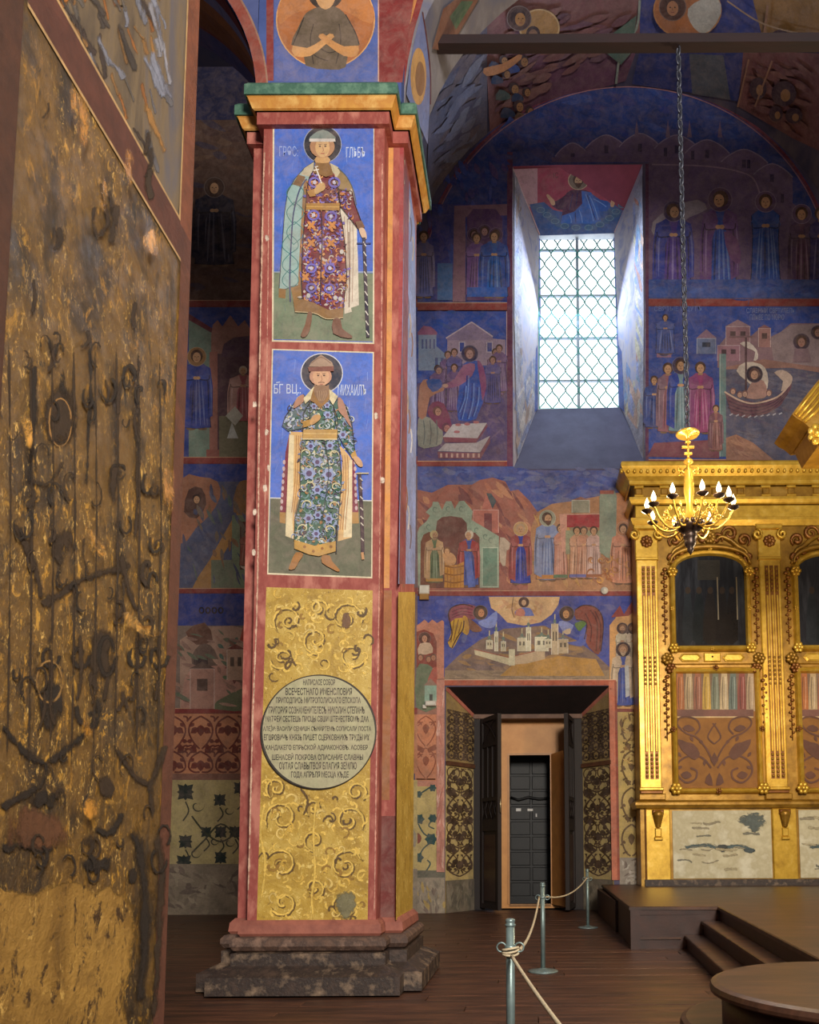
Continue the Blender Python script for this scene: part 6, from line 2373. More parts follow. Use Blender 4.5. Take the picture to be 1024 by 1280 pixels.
for (u, v, w_, h_) in ((645, 480, 55, 80), (720, 400, 30, 180), (780, 490, 40, 90), (930, 460, 80, 120), (1010, 360, 40, 220), (1090, 450, 120, 130), (1240, 330, 60, 280), (1180, 470, 60, 80), (1300, 470, 90, 130)):
    house(c, TX(u), TY(v), TX(u + w_), TY(v + h_), rw_.choice([(206, 194, 164), (198, 176, 144), (214, 206, 178)]), rw_.choice([(96, 116, 96), (120, 130, 110), (110, 116, 140)]), 2)
    c.line([(TX(u + w_ / 2), TY(v - 90)), (TX(u + w_ / 2), TY(v))], 1.4, (206, 190, 150), 0)
    c.ell(TX(u + w_ / 2), TY(v - 26), 2, 2.6, (110, 126, 116), 8)
c.build('painted_town', sc5)
c = c.sub()
# bowing figure on the left
c.poly([(TX(292), TY(500)), (TX(322), TY(420)), (TX(318), TY(290)), (TX(380), TY(245)), (TX(455), TY(250)), (TX(485), TY(300)), (TX(480), TY(400)), (TX(455), TY(440)), (TX(425), TY(400)), (TX(390), TY(460)), (TX(335), TY(555))], (206, 160, 50), 2)
c.poly([(TX(470), TY(270)), (TX(520), TY(300)), (TX(600), TY(370)), (TX(590), TY(400)), (TX(520), TY(400)), (TX(470), TY(340))], (130, 84, 62), 2)
c.poly([(TX(296), TY(250)), (TX(325), TY(185)), (TX(430), TY(150)), (TX(540), TY(165)), (TX(560), TY(230)), (TX(530), TY(290)), (TX(470), TY(275)), (TX(360), TY(280)), (TX(310), TY(320))], (142, 74, 86), 2)
for yy_ in (200, 230, 255):
    c.line([(TX(330), TY(yy_ + 20)), (TX(420), TY(yy_ - 15)), (TX(520), TY(yy_))], 1.1, (104, 48, 62), 3)
c.poly([(TX(430), TY(260)), (TX(470), TY(270)), (TX(490), TY(380)), (TX(470), TY(430)), (TX(440), TY(350))], (196, 146, 60), 2)
for (a, b) in (((350, 290), (320, 500)), ((390, 290), (345, 480)), ((420, 310), (390, 420))):
    c.line([(TX(a[0]), TY(a[1])), (TX(b[0]), TY(b[1]))], 1.4, (140, 96, 34))
c.poly([(TX(430), TY(420)), (TX(470), TY(440)), (TX(450), TY(500)), (TX(415), TY(490))], (90, 100, 160), 2)
head(c, TX(590), TY(225), 5.2, (66, 46, 40), (90, 60, 40), (196, 134, 90), turn=.8)
c.poly([(TX(570), TY(310)), (TX(650), TY(280)), (TX(740), TY(210)), (TX(735), TY(330)), (TX(680), TY(370)), (TX(600), TY(350))], (126, 140, 200), 2)
# bowing figure on the right
WX = lambda u: 650 + u / 6.827
WV = lambda v: 735 + v / 6.827
c.poly([(WX(470), WV(190)), (WX(540), WV(150)), (WX(640), WV(165)), (WX(700), WV(240)), (WX(710), WV(360)), (WX(690), WV(540)), (WX(640), WV(560)), (WX(550), WV(440)), (WX(570), WV(300)), (WX(480), WV(270))], (132, 66, 54), 2)
for (a, m_, b) in (((600, 190), (660, 300), (650, 540)), ((560, 220), (610, 340), (600, 460)), ((640, 200), (690, 320), (680, 520))):
    c.line([(WX(a[0]), WV(a[1])), (WX(m_[0]), WV(m_[1])), (WX(b[0]), WV(b[1]))], 1.6, (90, 40, 36), 3)
c.poly([(WX(470), WV(300)), (WX(560), WV(280)), (WX(560), WV(320)), (WX(510), WV(370)), (WX(480), WV(340))], (90, 122, 60), 2)
c.poly([(WX(510), WV(380)), (WX(560), WV(330)), (WX(560), WV(480)), (WX(480), WV(495)), (WX(400), WV(465)), (WX(500), WV(450))], (84, 96, 170), 2)
head(c, WX(400), WV(220), 5.4, (58, 40, 40), (92, 58, 40), (200, 146, 96), turn=-.6)
c.poly([(WX(330), WV(300)), (WX(360), WV(280)), (WX(460), WV(320)), (WX(400), WV(400)), (WX(340), WV(330))], (140, 150, 206), 2)
c.poly([(WX(370), WV(370)), (WX(430), WV(345)), (WX(430), WV(390)), (WX(390), WV(395))], (216, 190, 160), 2)
for ol in ([(TX(300), TY(490)), (TX(330), TY(430)), (TX(312), TY(310)), (TX(300), TY(240)), (TX(330), TY(180)), (TX(430), TY(150)), (TX(520), TY(172))], [(TX(440), TY(300)), (TX(430), TY(380)), (TX(380), TY(450)), (TX(330), TY(550))],
           [(WX(470), WV(190)), (WX(540), WV(150)), (WX(640), WV(165)), (WX(700), WV(240)), (WX(710), WV(360)), (WX(690), WV(540))], [(WX(550), WV(440)), (WX(570), WV(300)), (WX(480), WV(270))]):
    c.line(ol, 1.4, (62, 32, 36), 4)
# half figure in the cloud
head(c, 655, 753, 3.8, (70, 44, 40), (84, 54, 40), (206, 166, 130))
c.poly([(644, 769), (648, 761), (662, 760), (667, 768), (666, 770)], (104, 120, 190), 2)
c.poly([(644, 769), (648, 761), (655, 762), (656, 770)], (200, 130, 110), 2)
c.build('painted_figures', sc5)
# crowd and tower at either side of the door
c = c.sub()
c.poly([(521, 782), (TX(45), TY(320)), (TX(80), TY(290)), (TX(115), TY(322)), (TX(150), TY(290)), (TX(195), TY(322)), (TX(240), TY(295)), (TX(258), TY(310)), (TX(258), TY(830)), (521, 850)], (196, 130, 106), 0)
c.poly([(521, 835), (521, 790), (530, 787), (542, 792), (546, 802), (546, 835)], (140, 66, 54), 0)
head(c, 531, 798, 4.5, (100, 60, 50), (80, 50, 40), (196, 140, 110))
c.poly([(525, 805), (538, 804), (541, 816), (523, 818)], (206, 176, 150), 2)
for x, y in ((526, 822), (536, 824), (542, 822)):
    head(c, x, y, 3.5, None, (110, 76, 60), (186, 130, 100))
c.poly([(521, 885), (521, 836), (530, 830), (540, 834), (545, 848), (545, 885)], (110, 122, 96), 2)
c.poly([(534, 856), (540, 838), (546, 834), (546, 856)], (176, 90, 76), 2)
c.rect(531, 856, 546, 884, (146, 178, 160))
c.poly([(530, 857), (538.5, 848), (547, 857)], (150, 120, 104))
c.rect(537, 868, 541, 880, (60, 70, 64))
# the group of bishops right of the door
c.poly([(762, 850), (762, 782), (770, 772), (776, 764), (780, 770), (786, 758), (800, 752), (800, 886), (771, 886), (769, 850)], (214, 160, 100), 0)
c.poly([(764, 772), (775, 757), (780, 768), (790, 752), (800, 750), (800, 758), (786, 770)], (150, 66, 60), 0)
fig(c, 794, 786, 96, (150, 60, 50), (120, 120, 90), (70, 44, 40), w=.3)
fig(c, 778, 781, 60, (206, 190, 160), None, (64, 42, 40), (130, 90, 60), w=.3, beard=(120, 84, 60))
fig(c, 791, 781, 60, (206, 186, 160), None, (64, 42, 40), (130, 90, 60), w=.3, beard=(120, 84, 60))
fig(c, 779, 806, 78, (64, 84, 164), (206, 180, 150), (60, 40, 40), (150, 110, 80), w=.36, beard=(190, 160, 130))
c.poly([(781, 832), (786, 832), (787, 870), (782, 872)], (206, 204, 200))
c.build('painted_crowd', sc5)
c = c.sub()
c.rect(546, 850, 770, 857, (176, 88, 62))
c.poly([(546, 850), (556, 850), (556, 1090), (546, 1090)], (196, 134, 116))
c.poly([(761, 852), (769, 852), (772, 1100), (765, 1100)], (190, 110, 84))
c.poly([(768, 852), (771, 852), (775, 1100), (772, 1100)], (150, 70, 50))
c.line([(556, 850), (770, 850)], 1, (214, 170, 140), 0)
wash(c, box4(546, 860, 556, 1088), [(206, 150, 134), (184, 116, 100), (214, 170, 154)], 40, (10, 30), (1, 3), 1.57)
c.build('painted_border', wall_back)

# ---------------- ornament dado beside the door and in the aisle
def damask(cv, x0, y0, x1, y1, col, sx=14, sy=22, w=1.6, leafc=None, dens=9):
    """mirrored stencil of curling stems, buds and leaves repeated up the strip"""
    leafc = leafc or col
    rd = random.Random(int(x0 * 7 + sx * 3 + sy))
    mot = []
    for k in range(dens):
        mot.append((rd.uniform(.04, .46), rd.uniform(.05, .95), rd.uniform(.16, .36), rd.uniform(-1.4, 1.4), rd.random()))
    y = y0
    while y < y1:
        x = x0 + sx / 2
        while x - sx / 2 < x1 - 1:
            for s in (-1, 1):
                pts = [(x, y + sy * .05), (x + s * sx * .34, y + sy * .22), (x + s * sx * .44, y + sy * .5), (x + s * sx * .26, y + sy * .8), (x + s * sx * .04, y + sy * .98)]
                cv.line([(min(max(a, x0), x1), min(b, y1)) for a, b in pts], w, col, 3)
                for (u_, v_, l_, an, kd) in mot:
                    lx, ly = x + s * sx * u_, y + sy * v_
                    L_ = l_ * sx
                    a_ = an if s > 0 else math.pi - an
                    ex, ey = lx + L_ * math.cos(a_), ly + L_ * math.sin(a_)
                    if not (x0 < lx < x1 and y0 < ly < y1 - 1 and x0 < ex < x1 and y0 < ey < y1):
                        continue
                    if kd < .7:
                        cv.leaf(lx, ly, L_, L_ * .7, a_, leafc)
                    else:
                        cv.line([(lx, ly), ((lx + ex) / 2 + 2, (ly + ey) / 2 - 2), (ex, ey)], w, col, 3)
            if y + sy * .6 < y1 and x0 + 2 < x < x1 - 2:
                cv.poly([(x, y + sy * .30), (x + sx * .16, y + sy * .42), (x, y + sy * .62), (x - sx * .16, y + sy * .42)], leafc, 2)
            x += sx
        y += sy


cv = wcan()
cv.rect(519, 893, 546, 976, (204, 132, 96))
damask(cv, 519, 893, 546, 974, (146, 78, 52), 27, 40, 1.4, None, 8)
cv.rect(519, 976, 546, 983, (196, 134, 112))
cv.rect(519, 983, 546, 1090, (196, 174, 112))
G = (34, 74, 74)
for (x, y, r) in ((541, 985, 5), (523, 993, 5), (524, 1024, 7), (541, 1023, 6), (539, 1049, 8), (523, 1072, 7)):
    for k in range(6):
        cv.leaf(x, y, r * 1.05, r * .9, k * 1.05, G)
cv.ell(521, 1048, 6, 7, (130, 56, 40), 14)
cv.line([(524, 993), (538, 984)], 1.8, G)
cv.line([(523, 1030), (530, 1042), (541, 1050), (530, 1060), (523, 1072)], 1.8, G)
cv.line([(541, 1024), (536, 1032), (543, 1036)], 1.6, G)
cv.line([(532, 1090), (538, 1080), (534, 1075)], 1.8, G)
cv.rect(519, 1088, 556, 1097, (96, 98, 84))
cv.rect(519, 1097, 556, 1146, (150, 138, 120))
wash(cv, box4(519, 1098, 556, 1143), [(164, 150, 130), (130, 120, 106), (120, 104, 92), (176, 150, 90)], 40, (6, 16), (2, 5), 1.4)
cv.build('ornament_dado', wall_back)
cv = wcan()
cv.poly([(772, 888), (803, 888), (805, 1095), (775, 1095)], (204, 174, 100))
damask(cv, 776, 890, 803, 1070, (104, 76, 34), 27, 46, 2.2, None, 14)
wash(cv, box4(774, 890, 802, 960), [(150, 112, 56), (120, 88, 48), (206, 170, 96)], 40, (5, 12), (2, 4))
cv.poly([(774, 1072), (805, 1072), (805, 1112), (775, 1112)], (160, 148, 132))
wash(cv, box4(776, 1073, 803, 1110), [(180, 168, 150), (120, 104, 92), (196, 186, 170)], 30, (4, 12), (2, 4))
cv.build('ornament_dado', wall_back)
# splayed door jambs carry the same stencil
for s in (0, 1):
    xo, xi = (dl, jl) if s == 0 else (dr, jr)
    e = Vector((xi - xo, DI - WY, 0))
    nrm = Vector((e.y, -e.x, 0)).normalized() * (1 if s == 0 else -1)

    def jsurf(a, b, xo=xo, e=e, nrm=nrm):
        return Vector((xo, WY, b * .01)) + e * (a / 60.0), nrm
    jc = Canvas(jsurf, FR, .00005, start=8)
    top_ = int(dt * 100) - 70
    zr = 322
    jc.rect(0, 70, 60, zr, (196, 172, 112))
    damask(jc, 1, 74, 59, zr - 4, (74, 52, 32), 58, 62, 3.2, (62, 44, 28), 16)
    damask(jc, 1, 84, 59, zr - 4, (88, 64, 38), 29, 41, 2.2, (76, 56, 34), 5)
    jc.poly([(0, zr + 10), (60, zr + 10), (60, jt * 100), (0, dt * 100)], (150, 124, 76))
    damask(jc, 1, zr + 14, 59, jt * 100 - 2, (60, 42, 28), 20, 20, 2.6)
    jc.line([(0, dt * 100 - 4), (60, jt * 100 - 3)], 9, (176, 100, 82), 0)
    jc.rect(0, 0, 60, 70, (112, 104, 88))
    wash(jc, box4(1, 2, 59, 68), [(126, 116, 98), (96, 90, 78), (134, 126, 108)], 40, (14, 40), (3, 8), 1.57)
    jc.build('ornament_jamb', wall_back)
    m = MB()
    q0, q1 = Vector((xo, WY, 0)), Vector((xi, DI, 0))
    ring0 = [(p.x + nrm.x * o, p.y + nrm.y * o) for p, o in ((q0, 0), (q1, 0), (q1, .05), (q0, .05))]
    m.rings([[(x, y, zr / 100) for x, y in ring0], [(x, y, zr / 100 + .09) for x, y in ring0]], True, True)
    m.build('jamb_ledge', pmat('brown_ledge', (110, 70, 44), (84, 52, 34), scale=6), wall_back)

# ---------------- the stretch of end wall that the pillar hides from the photograph's viewpoint
cv = wcan()
for (y0_, y1_, col) in ((150, 376, (66, 64, 104)), (384, 572, (56, 72, 140)), (580, 736, (120, 98, 104)), (742, 886, (120, 100, 104)), (892, 967, (196, 132, 96)), (975, 1086, (190, 170, 112)), (1086, 1146, (140, 128, 110))):
    cv.rect(329, y0_, 522, y1_, col)
    wash(cv, box4(330, y0_ + 1, 520, y1_ - 1), [lt(col, .12), dk(col, .85), mixc(col, (140, 90, 80), .3), mixc(col, (70, 84, 150), .3)], 70, (16, 44), (5, 14))
damask(cv, 332, 893, 518, 965, (130, 62, 46), 31, 44, 2.0)
for y_ in (375, 571, 735, 885):
    cv.rect(329, y_, 522, y_ + 8, WRED)
for k in range(12):
    fig(cv, 350 + (k % 4) * 46, (405, 600, 760)[k // 4], (140, 120, 100)[k // 4], rw_.choice([(110, 60, 66), (60, 80, 140), (96, 112, 92), (150, 110, 80)]), rw_.choice([None, (130, 70, 70), (70, 84, 140)]), (90, 70, 60))
cv.build('fresco_panel', wall_back)

# ---------------- aisle part of the end wall, left of the pillar
cv = wcan()
cv.rect(195, 20, 330, 376, (96, 70, 60))
wash(cv, box4(196, 40, 329, 374), [(110, 82, 66), (84, 60, 56), (74, 62, 76), (104, 74, 60)], 90, (14, 40), (5, 12), .2)
cv.rect(195, 20, 330, 150, (50, 50, 84))
fa = cv.build('fresco_panel', wall_back)
c = cv.sub()
fig(c, 268, 226, 108, (42, 40, 62), (36, 36, 58), (80, 58, 50), w=.46)
c.build('painted_figure', fa)
cv = wcan()
cv.rect(195, 384, 330, 572, (52, 70, 140))
cv.poly([(236, 572), (236, 392), (262, 412), (268, 420), (268, 572)], (120, 138, 124))
cv.poly([(236, 392), (268, 412), (268, 418), (236, 400)], (110, 52, 62))
cv.rect(262, 440, 318, 572, (92, 64, 74))
cv.poly([(264, 442), (264, 420), (266, 406), (272, 400), (278, 408), (288, 394), (298, 408), (306, 400), (312, 410), (330, 404), (330, 442)], (158, 112, 100), 0)
cv.poly([(276, 446), (280, 430), (292, 422), (310, 420), (330, 420), (330, 446)], (90, 64, 84), 0)
cv.rect(262, 440, 272, 572, (164, 108, 96))
cv.rect(258, 562, 276, 572, (150, 90, 80))
cv.rect(274, 520, 330, 572, (122, 116, 92))
fb = cv.build('fresco_panel', wall_back)
c = cv.sub()
fig(c, 246, 438, 100, (52, 66, 140), (60, 74, 150), (150, 110, 70), w=.36)
fig(c, 304, 458, 70, (170, 90, 96), (196, 150, 140), None, (190, 170, 150), w=.5)
c.poly([(282, 520), (294, 508), (304, 520), (294, 532)], (196, 190, 176))
c.poly([(284, 548), (290, 528), (298, 548)], (196, 196, 190))
c.build('painted_figures', fb)
cv = wcan()
cv.rect(195, 580, 330, 736, (88, 92, 120))
cv.rect(195, 580, 330, 602, (58, 72, 140))
cv.poly([(225, 680), (225, 600), (250, 596), (272, 602), (275, 622), (262, 644), (245, 660)], (164, 110, 84), 2)
cv.poly([(230, 640), (236, 612), (252, 610), (258, 630), (246, 648)], (90, 60, 52), 2)
cv.poly([(240, 736), (262, 700), (290, 650), (300, 640), (304, 652), (280, 692), (266, 736)], (176, 130, 76), 2)
cv.poly([(292, 640), (296, 608), (306, 600), (322, 606), (322, 644)], (150, 110, 70), 2)
cv.rect(290, 644, 330, 736, (124, 136, 110))
cv.rect(300, 652, 316, 712, (96, 52, 46))
cv.ell(312, 706, 12, 7, (206, 190, 176), 12)
cv.rect(264, 700, 292, 736, (118, 124, 104))
wash(cv, box4(226, 604, 328, 734), [(100, 104, 128), (78, 80, 108), (120, 104, 92), (96, 110, 104), (140, 104, 76)], 60, (8, 24), (2, 6), 1.2)
fc_ = cv.build('fresco_panel', wall_back)
c = cv.sub()
head(c, 246, 624, 5, None, (60, 40, 36))
fig(c, 308, 664, 44, (150, 84, 70), None, None, w=.4)
c.build('painted_figures', fc_)
cv = wcan()
cv.rect(195, 742, 330, 886, (128, 110, 100))
cv.rect(195, 742, 330, 782, (54, 66, 136))
for x in (252, 260, 268, 276):
    cv.ring(x, 763, 2.6, 3.4, 2, (40, 32, 40))
cv.poly([(225, 800), (250, 784), (290, 782), (325, 790), (325, 886), (225, 886)], (176, 142, 124), 0)
cv.poly([(232, 790), (256, 778), (266, 800), (246, 806)], (110, 74, 60), 2)
cv.poly([(230, 850), (244, 828), (252, 826), (256, 815), (264, 826), (282, 826), (300, 842), (320, 850), (320, 886), (226, 886)], (190, 140, 124), 0)
cv.poly([(240, 830), (244, 812), (256, 804), (268, 812), (272, 832)], (112, 90, 80), 2)
cv.rect(246, 850, 260, 886, (112, 76, 60))
cv.rect(242, 823, 260, 832, (64, 48, 50))
for k in range(16):
    x, y = rw_.uniform(270, 322), rw_.uniform(790, 850)
    cv.leaf(x, y, 10, 5, rw_.uniform(0, 3), rw_.choice([(96, 116, 84), (120, 60, 56), (150, 110, 96), (84, 108, 96)]))
cv.poly([(264, 886), (290, 866), (325, 856), (325, 886)], (110, 116, 86), 2)
wash(cv, box4(200, 786, 328, 884), [(190, 150, 130), (150, 116, 104), (104, 112, 92), (120, 84, 72), (170, 130, 112)], 60, (8, 24), (2, 6), .5)
house(cv, 238, 836, 268, 886, (178, 132, 116), (96, 74, 66), 1)
house(cv, 284, 812, 306, 850, (186, 150, 128), (120, 60, 52), 2)
cv.poly([(300, 800), (312, 768), (322, 780), (322, 804)], (176, 80, 62), 2)
cv.build('fresco_panel', wall_back)
cv = wcan()
cv.rect(195, 892, 330, 967, (196, 132, 96))
damask(cv, 200, 893, 325, 965, (112, 50, 40), 34, 44, 2.2)
cv.rect(195, 967, 330, 975, (140, 96, 80))
cv.rect(195, 975, 330, 1080, (186, 168, 116))
for (x, y, r) in ((232, 990, 12), (275, 1000, 9), (276, 1040, 9), (258, 1040, 8), (294, 1040, 9), (276, 1072, 9), (232, 1052, 10), (230, 1078, 11), (300, 985, 9), (305, 1080, 8)):
    for k in range(8):
        cv.leaf(x, y, r * (1.15 if k % 2 else .9), r * .62, k * .785 - 1.57, (30, 44, 40))
    cv.line([(x, y + r), (x + 4, y + r * 2), (x - 3, y + r * 3)], 1.8, (48, 54, 42))
    cv.spiral(x + r * 1.2, y + r * 1.4, r * .8, 0, .8, 1.8, (48, 54, 42))
cv.line([(240, 1020), (256, 1040), (276, 1052), (296, 1040), (312, 1020)], 2.2, (60, 62, 44))
cv.line([(240, 1066), (256, 1050), (276, 1030), (296, 1046), (312, 1066)], 2.2, (60, 62, 44))
cv.rect(195, 1080, 330, 1146, (136, 122, 104))
wash(cv, box4(196, 1082, 329, 1143), [(150, 136, 116), (120, 106, 92), (104, 90, 80)], 50, (8, 24), (3, 8))
cv.build('ornament_dado', wall_back)

# ---------------- window reveal paint
soff_n = (ic - id_).cross(od - id_).normalized()
if soff_n.z > 0:
    soff_n = -soff_n


def plane_surf(p0, n, flip=True):
    def f(px, py):
        d = ray(px, py)
        t_ = (p0 - CAM_LOC).dot(n) / d.dot(n)
        return CAM_LOC + d * t_, (n if n.dot(d) < 0 else -n)
    return f


wr_ = Canvas(plane_surf(od, soff_n), FRS, .00005, start=500)
wr_.poly([(641.5, 211), (805, 205), (768, 290), (675, 293)], (168, 66, 88))
wr_.poly([(641.5, 211), (672, 210), (672, 258), (660, 258)], (196, 150, 156))
wr_.poly([(662, 255), (680, 252), (692, 262), (720, 268), (756, 262), (772, 254), (786, 250), (768, 291), (675, 294)], (62, 92, 150), 0)
for (x, y) in ((672, 258), (682, 264), (690, 272), (700, 280), (760, 262), (768, 268), (756, 276), (740, 284), (720, 284)):
    wr_.ell(x, y, 7, 4, (70, 100, 140), 10)
wr_.text('IС', 692, 215, 698, 222, (90, 40, 54))
wr_.text('ХС', 748, 213, 755, 220, (90, 40, 54))
wr_.line([(642, 212), (675, 293)], 1.2, (214, 180, 180), 0)
wr_.line([(804, 206), (768, 290)], 1.2, (214, 180, 180), 0)
wp = wr_.build('fresco_panel', wall_back)
c = wr_.sub()
c.ell(723, 225, 13, 12, (206, 176, 140), 20)
c.ell(723, 225, 12, 11, (130, 112, 96), 20)
c.poly([(712, 239), (702, 247), (695, 251), (689, 251), (690, 257), (698, 262), (706, 262), (712, 256)], (70, 32, 64), 0)
c.poly([(708, 241), (714, 237), (732, 237), (740, 241), (746, 256), (748, 279), (701, 279), (704, 258)], (84, 38, 72), 0)
c.poly([(736, 239), (750, 249), (760, 251), (766, 256), (758, 264), (746, 263), (738, 255)], (50, 92, 172), 0)
c.poly([(727, 238), (739, 240), (748, 258), (752, 279), (701, 279), (703, 269), (718, 264), (728, 254)], (58, 104, 184), 0)
for a, b in (((732, 242), (742, 276)), ((737, 244), (748, 274)), ((724, 262), (728, 278)), ((712, 268), (714, 278)), ((742, 248), (758, 258))):
    c.line([a, ((a[0] + b[0]) / 2 + 1, (a[1] + b[1]) / 2), b], 1.1, (120, 156, 214), 2)
for a, b in (((734, 243), (745, 275)), ((719, 265), (720, 278)), ((716, 242), (712, 262)), ((722, 240), (720, 258))):
    c.line([a, b], .9, (34, 40, 96), 0)
head(c, 723, 225, 6.2, None, (72, 44, 36), (206, 160, 120), beard=(84, 54, 42))
c.poly([(690, 256), (686, 249), (683, 244), (685, 242), (689, 246), (693, 250), (694, 255)], (214, 168, 130), 2)
c.poly([(763, 257), (764, 250), (767, 243), (769, 244), (769, 250), (767, 258)], (214, 168, 130), 2)
for x, y in ((676, 262), (684, 268), (694, 276), (706, 282), (720, 284), (736, 284), (750, 280), (762, 272), (770, 264), (778, 256)):
    c.ell(x, y, 6, 4, (74, 104, 140), 10)
    c.ring(x, y, 5, 3.2, .8, (112, 140, 160), 12)
c.build('painted_figure', wp)
for (a, b, c_, d_, sgn) in ((oa, ia, id_, od, 1), (ob, ib, ic, oc, -1)):
    nj = (b - a).cross(d_ - a).normalized()
    jc = Canvas(plane_surf(a, nj), FRW, .00005, start=500)
    if sgn > 0:
        reg = [(642, 215), (673, 296), (671, 508), (646, 575), (642, 400)]
        edge = [(671, 296), (676, 296), (673, 510), (667, 516)]
        cols_ = [(196, 190, 186), (150, 160, 190), (176, 176, 180), (206, 196, 176), (128, 140, 176), (170, 150, 140)]
    else:
        reg = [(804, 216), (772, 296), (778, 508), (805, 575), (806, 400)]
        edge = [(768, 292), (773, 296), (782, 516), (775, 508)]
        cols_ = [(204, 170, 150), (140, 170, 200), (206, 196, 160), (150, 160, 206), (196, 140, 120), (214, 206, 190), (120, 150, 200)]
    jc.poly(reg, (170, 170, 184))
    wash(jc, reg, cols_, 90, (10, 44), (2, 6), 1.35 if sgn < 0 else 1.75)
    jc.poly(edge, (70, 96, 170))
    jc.build('fresco_panel', wall_back)

# ---------------- vault paintings
vcv = Canvas(vault_surf, FR, .0004, start=60, curved=True)
VB = [(600, 40), (612, 190), (700, 128), (785, 106), (860, 116), (940, 150), (1030, 230), (1030, -10), (600, -10)]
for (pts, col) in (([(608, -10), (800, -10), (802, 40), (740, 80), (660, 130), (612, 168), (606, 60)], (136, 92, 92)),
                   ([(660, 70), (760, 60), (800, 50), (782, 100), (700, 124), (616, 180), (640, 110)], (112, 72, 96)),
                   ([(800, -10), (1000, -10), (960, 60), (800, 60)], (60, 70, 136)), ([(800, 62), (930, 64), (924, 126), (860, 114), (790, 104)], (52, 62, 122)),
                   ([(930, 62), (1030, 66), (1030, 190), (992, 172), (924, 132)], (126, 78, 76)), ([(940, -10), (1030, -10), (1030, 56), (956, 54)], (150, 112, 66)),
                   ([(862, 66), (905, 68), (914, 124), (866, 116)], (92, 96, 104))):
    vcv.poly(pts, col, 0)
vcv.poly([(530, 300), (536, 120), (560, 60), (608, 20), (608, 172), (575, 215), (545, 262)], (108, 104, 122))
wash(vcv, [(536, 280), (540, 120), (566, 70), (606, 40), (606, 172), (560, 220)], [(122, 124, 146), (104, 104, 126), (112, 98, 104), (132, 132, 148), (92, 88, 112)], 70, (20, 60), (5, 12), 2.45)
wash(vcv, [(612, 0), (800, 0), (790, 60), (660, 120), (614, 160)], [(136, 92, 92), (124, 82, 92), (144, 102, 98), (118, 84, 100)], 70, (16, 44), (5, 12), -.4)
wash(vcv, [(932, 66), (1024, 70), (1024, 180), (930, 130)], [(130, 82, 78), (118, 72, 74), (136, 90, 80)], 40, (14, 36), (5, 10), .5)
vcv.line([(800, -5), (796, 30), (776, 62), (770, 100)], 3, (150, 160, 150), 3)
vcv.poly([(756, 44), (796, 14), (790, 60), (776, 76), (756, 60)], (90, 116, 104), 0)
vp = vcv.build('fresco_panel', ceiling)
c = vcv.sub()
c.ell(672, 30, 24, 22, (186, 140, 84), 24)
c.ring(672, 30, 25, 23, 2, (214, 180, 130))
head(c, 664, 38, 8, None, (60, 44, 50), (150, 112, 86))
head(c, 646, 18, 9, (90, 66, 60), (66, 46, 44), (176, 124, 70), turn=.6)
for (x, y, r) in ((652, 72, 6), (630, 88, 5), (640, 106, 6), (656, 110, 5), (646, 128, 6), (660, 134, 5), (642, 152, 5), (626, 70, 5)):
    head(c, x, y, r, None, (66, 48, 54), (176, 128, 84), turn=.6)
    c.poly([(x - r * 1.2, y + r), (x - r * 3.2, y + r * .2), (x - r * 4, y + r * 2.4), (x - r, y + r * 2.2)], rw_.choice([(60, 84, 150), (110, 84, 64), (52, 66, 96), (80, 96, 92)]), 2)
c.poly([(612, 166), (630, 146), (634, 140), (640, 150), (620, 168), (610, 176)], (52, 84, 170), 2)
c.poly([(600, 80), (625, 74), (645, 62), (648, 68), (626, 84), (604, 90)], (196, 130, 80), 2)
c.build('painted_figures', vp)
c = vcv.sub()
c.ell(861, 6, 44, 36, (196, 134, 76), 30)
c.ell(861, 6, 42, 34, (180, 112, 66), 30)
c.poly([(862, 4), (880, -8), (900, -8), (904, 10), (890, 32), (876, 34), (864, 20)], (190, 184, 172), 2)
head(c, 842, 2, 10, (90, 56, 44), (80, 50, 40), (190, 130, 90))
c.build('medallion', vp)
c = vcv.sub()
for (x, y, rx, ry) in ((952, 105, 11, 14), (985, 112, 16, 16), (975, 137, 9, 10), (998, 140, 11, 10), (980, 40, 12, 9)):
    c.ell(x, y, rx, ry, (66, 42, 54), 18)
    c.ell(x + 2, y + 2, rx * .4, ry * .5, (170, 124, 80), 12)
c.line([(964, 0), (958, 54)], 3, (150, 110, 84))
c.line([(970, 70), (948, 128)], 2.2, (160, 116, 90))
c.line([(940, 68), (926, 128)], 2.2, (160, 116, 90))
c.line([(912, -6), (960, 24), (1024, 40)], 2, (170, 140, 110))
c.build('painted_figures', vp)
# ================================================================== CHANDELIER
CY = 9.07
cc = atY(862, 633, CY)
S = .00907


def cz(py):
    return atY(862, py, CY).z


CG = gild('chandelier_brass', (214, 170, 70), (180, 132, 46), (230, 196, 110), .3, .5)
CDK = pmat('dark_bronze', (74, 58, 50), (52, 42, 40), scale=10, rough=.35, metal=.6, bump=.1)
chand = empty('chandelier', (cc.x, CY, cz(692)), 'brass chandelier with ten lit bulbs hanging on a long chain from the tie beam', 'chandelier')
zt_, zb_ = bl.z - .055, cz(538)
m = MB()
m.tube([(cc.x, CY, zt_), (cc.x, CY, zb_)], .006, 5)
chain = m.build('chain', pmat('chain_iron', (104, 106, 116), (78, 80, 92), rough=.45, metal=.6, bump=0), chand)
nl = 46
ll_ = (zt_ - zb_) / nl


def link_mesh(tw):
    pts_ = []
    for i in range(17):
        a = 2 * math.pi * i / 16
        x, z = .030 * math.cos(a), ll_ * .62 * math.sin(a)
        pts_.append((x * math.cos(tw), x * math.sin(tw), z))
    mm = MB()
    mm.tube(pts_, .011, 6, True, False)
    return mm


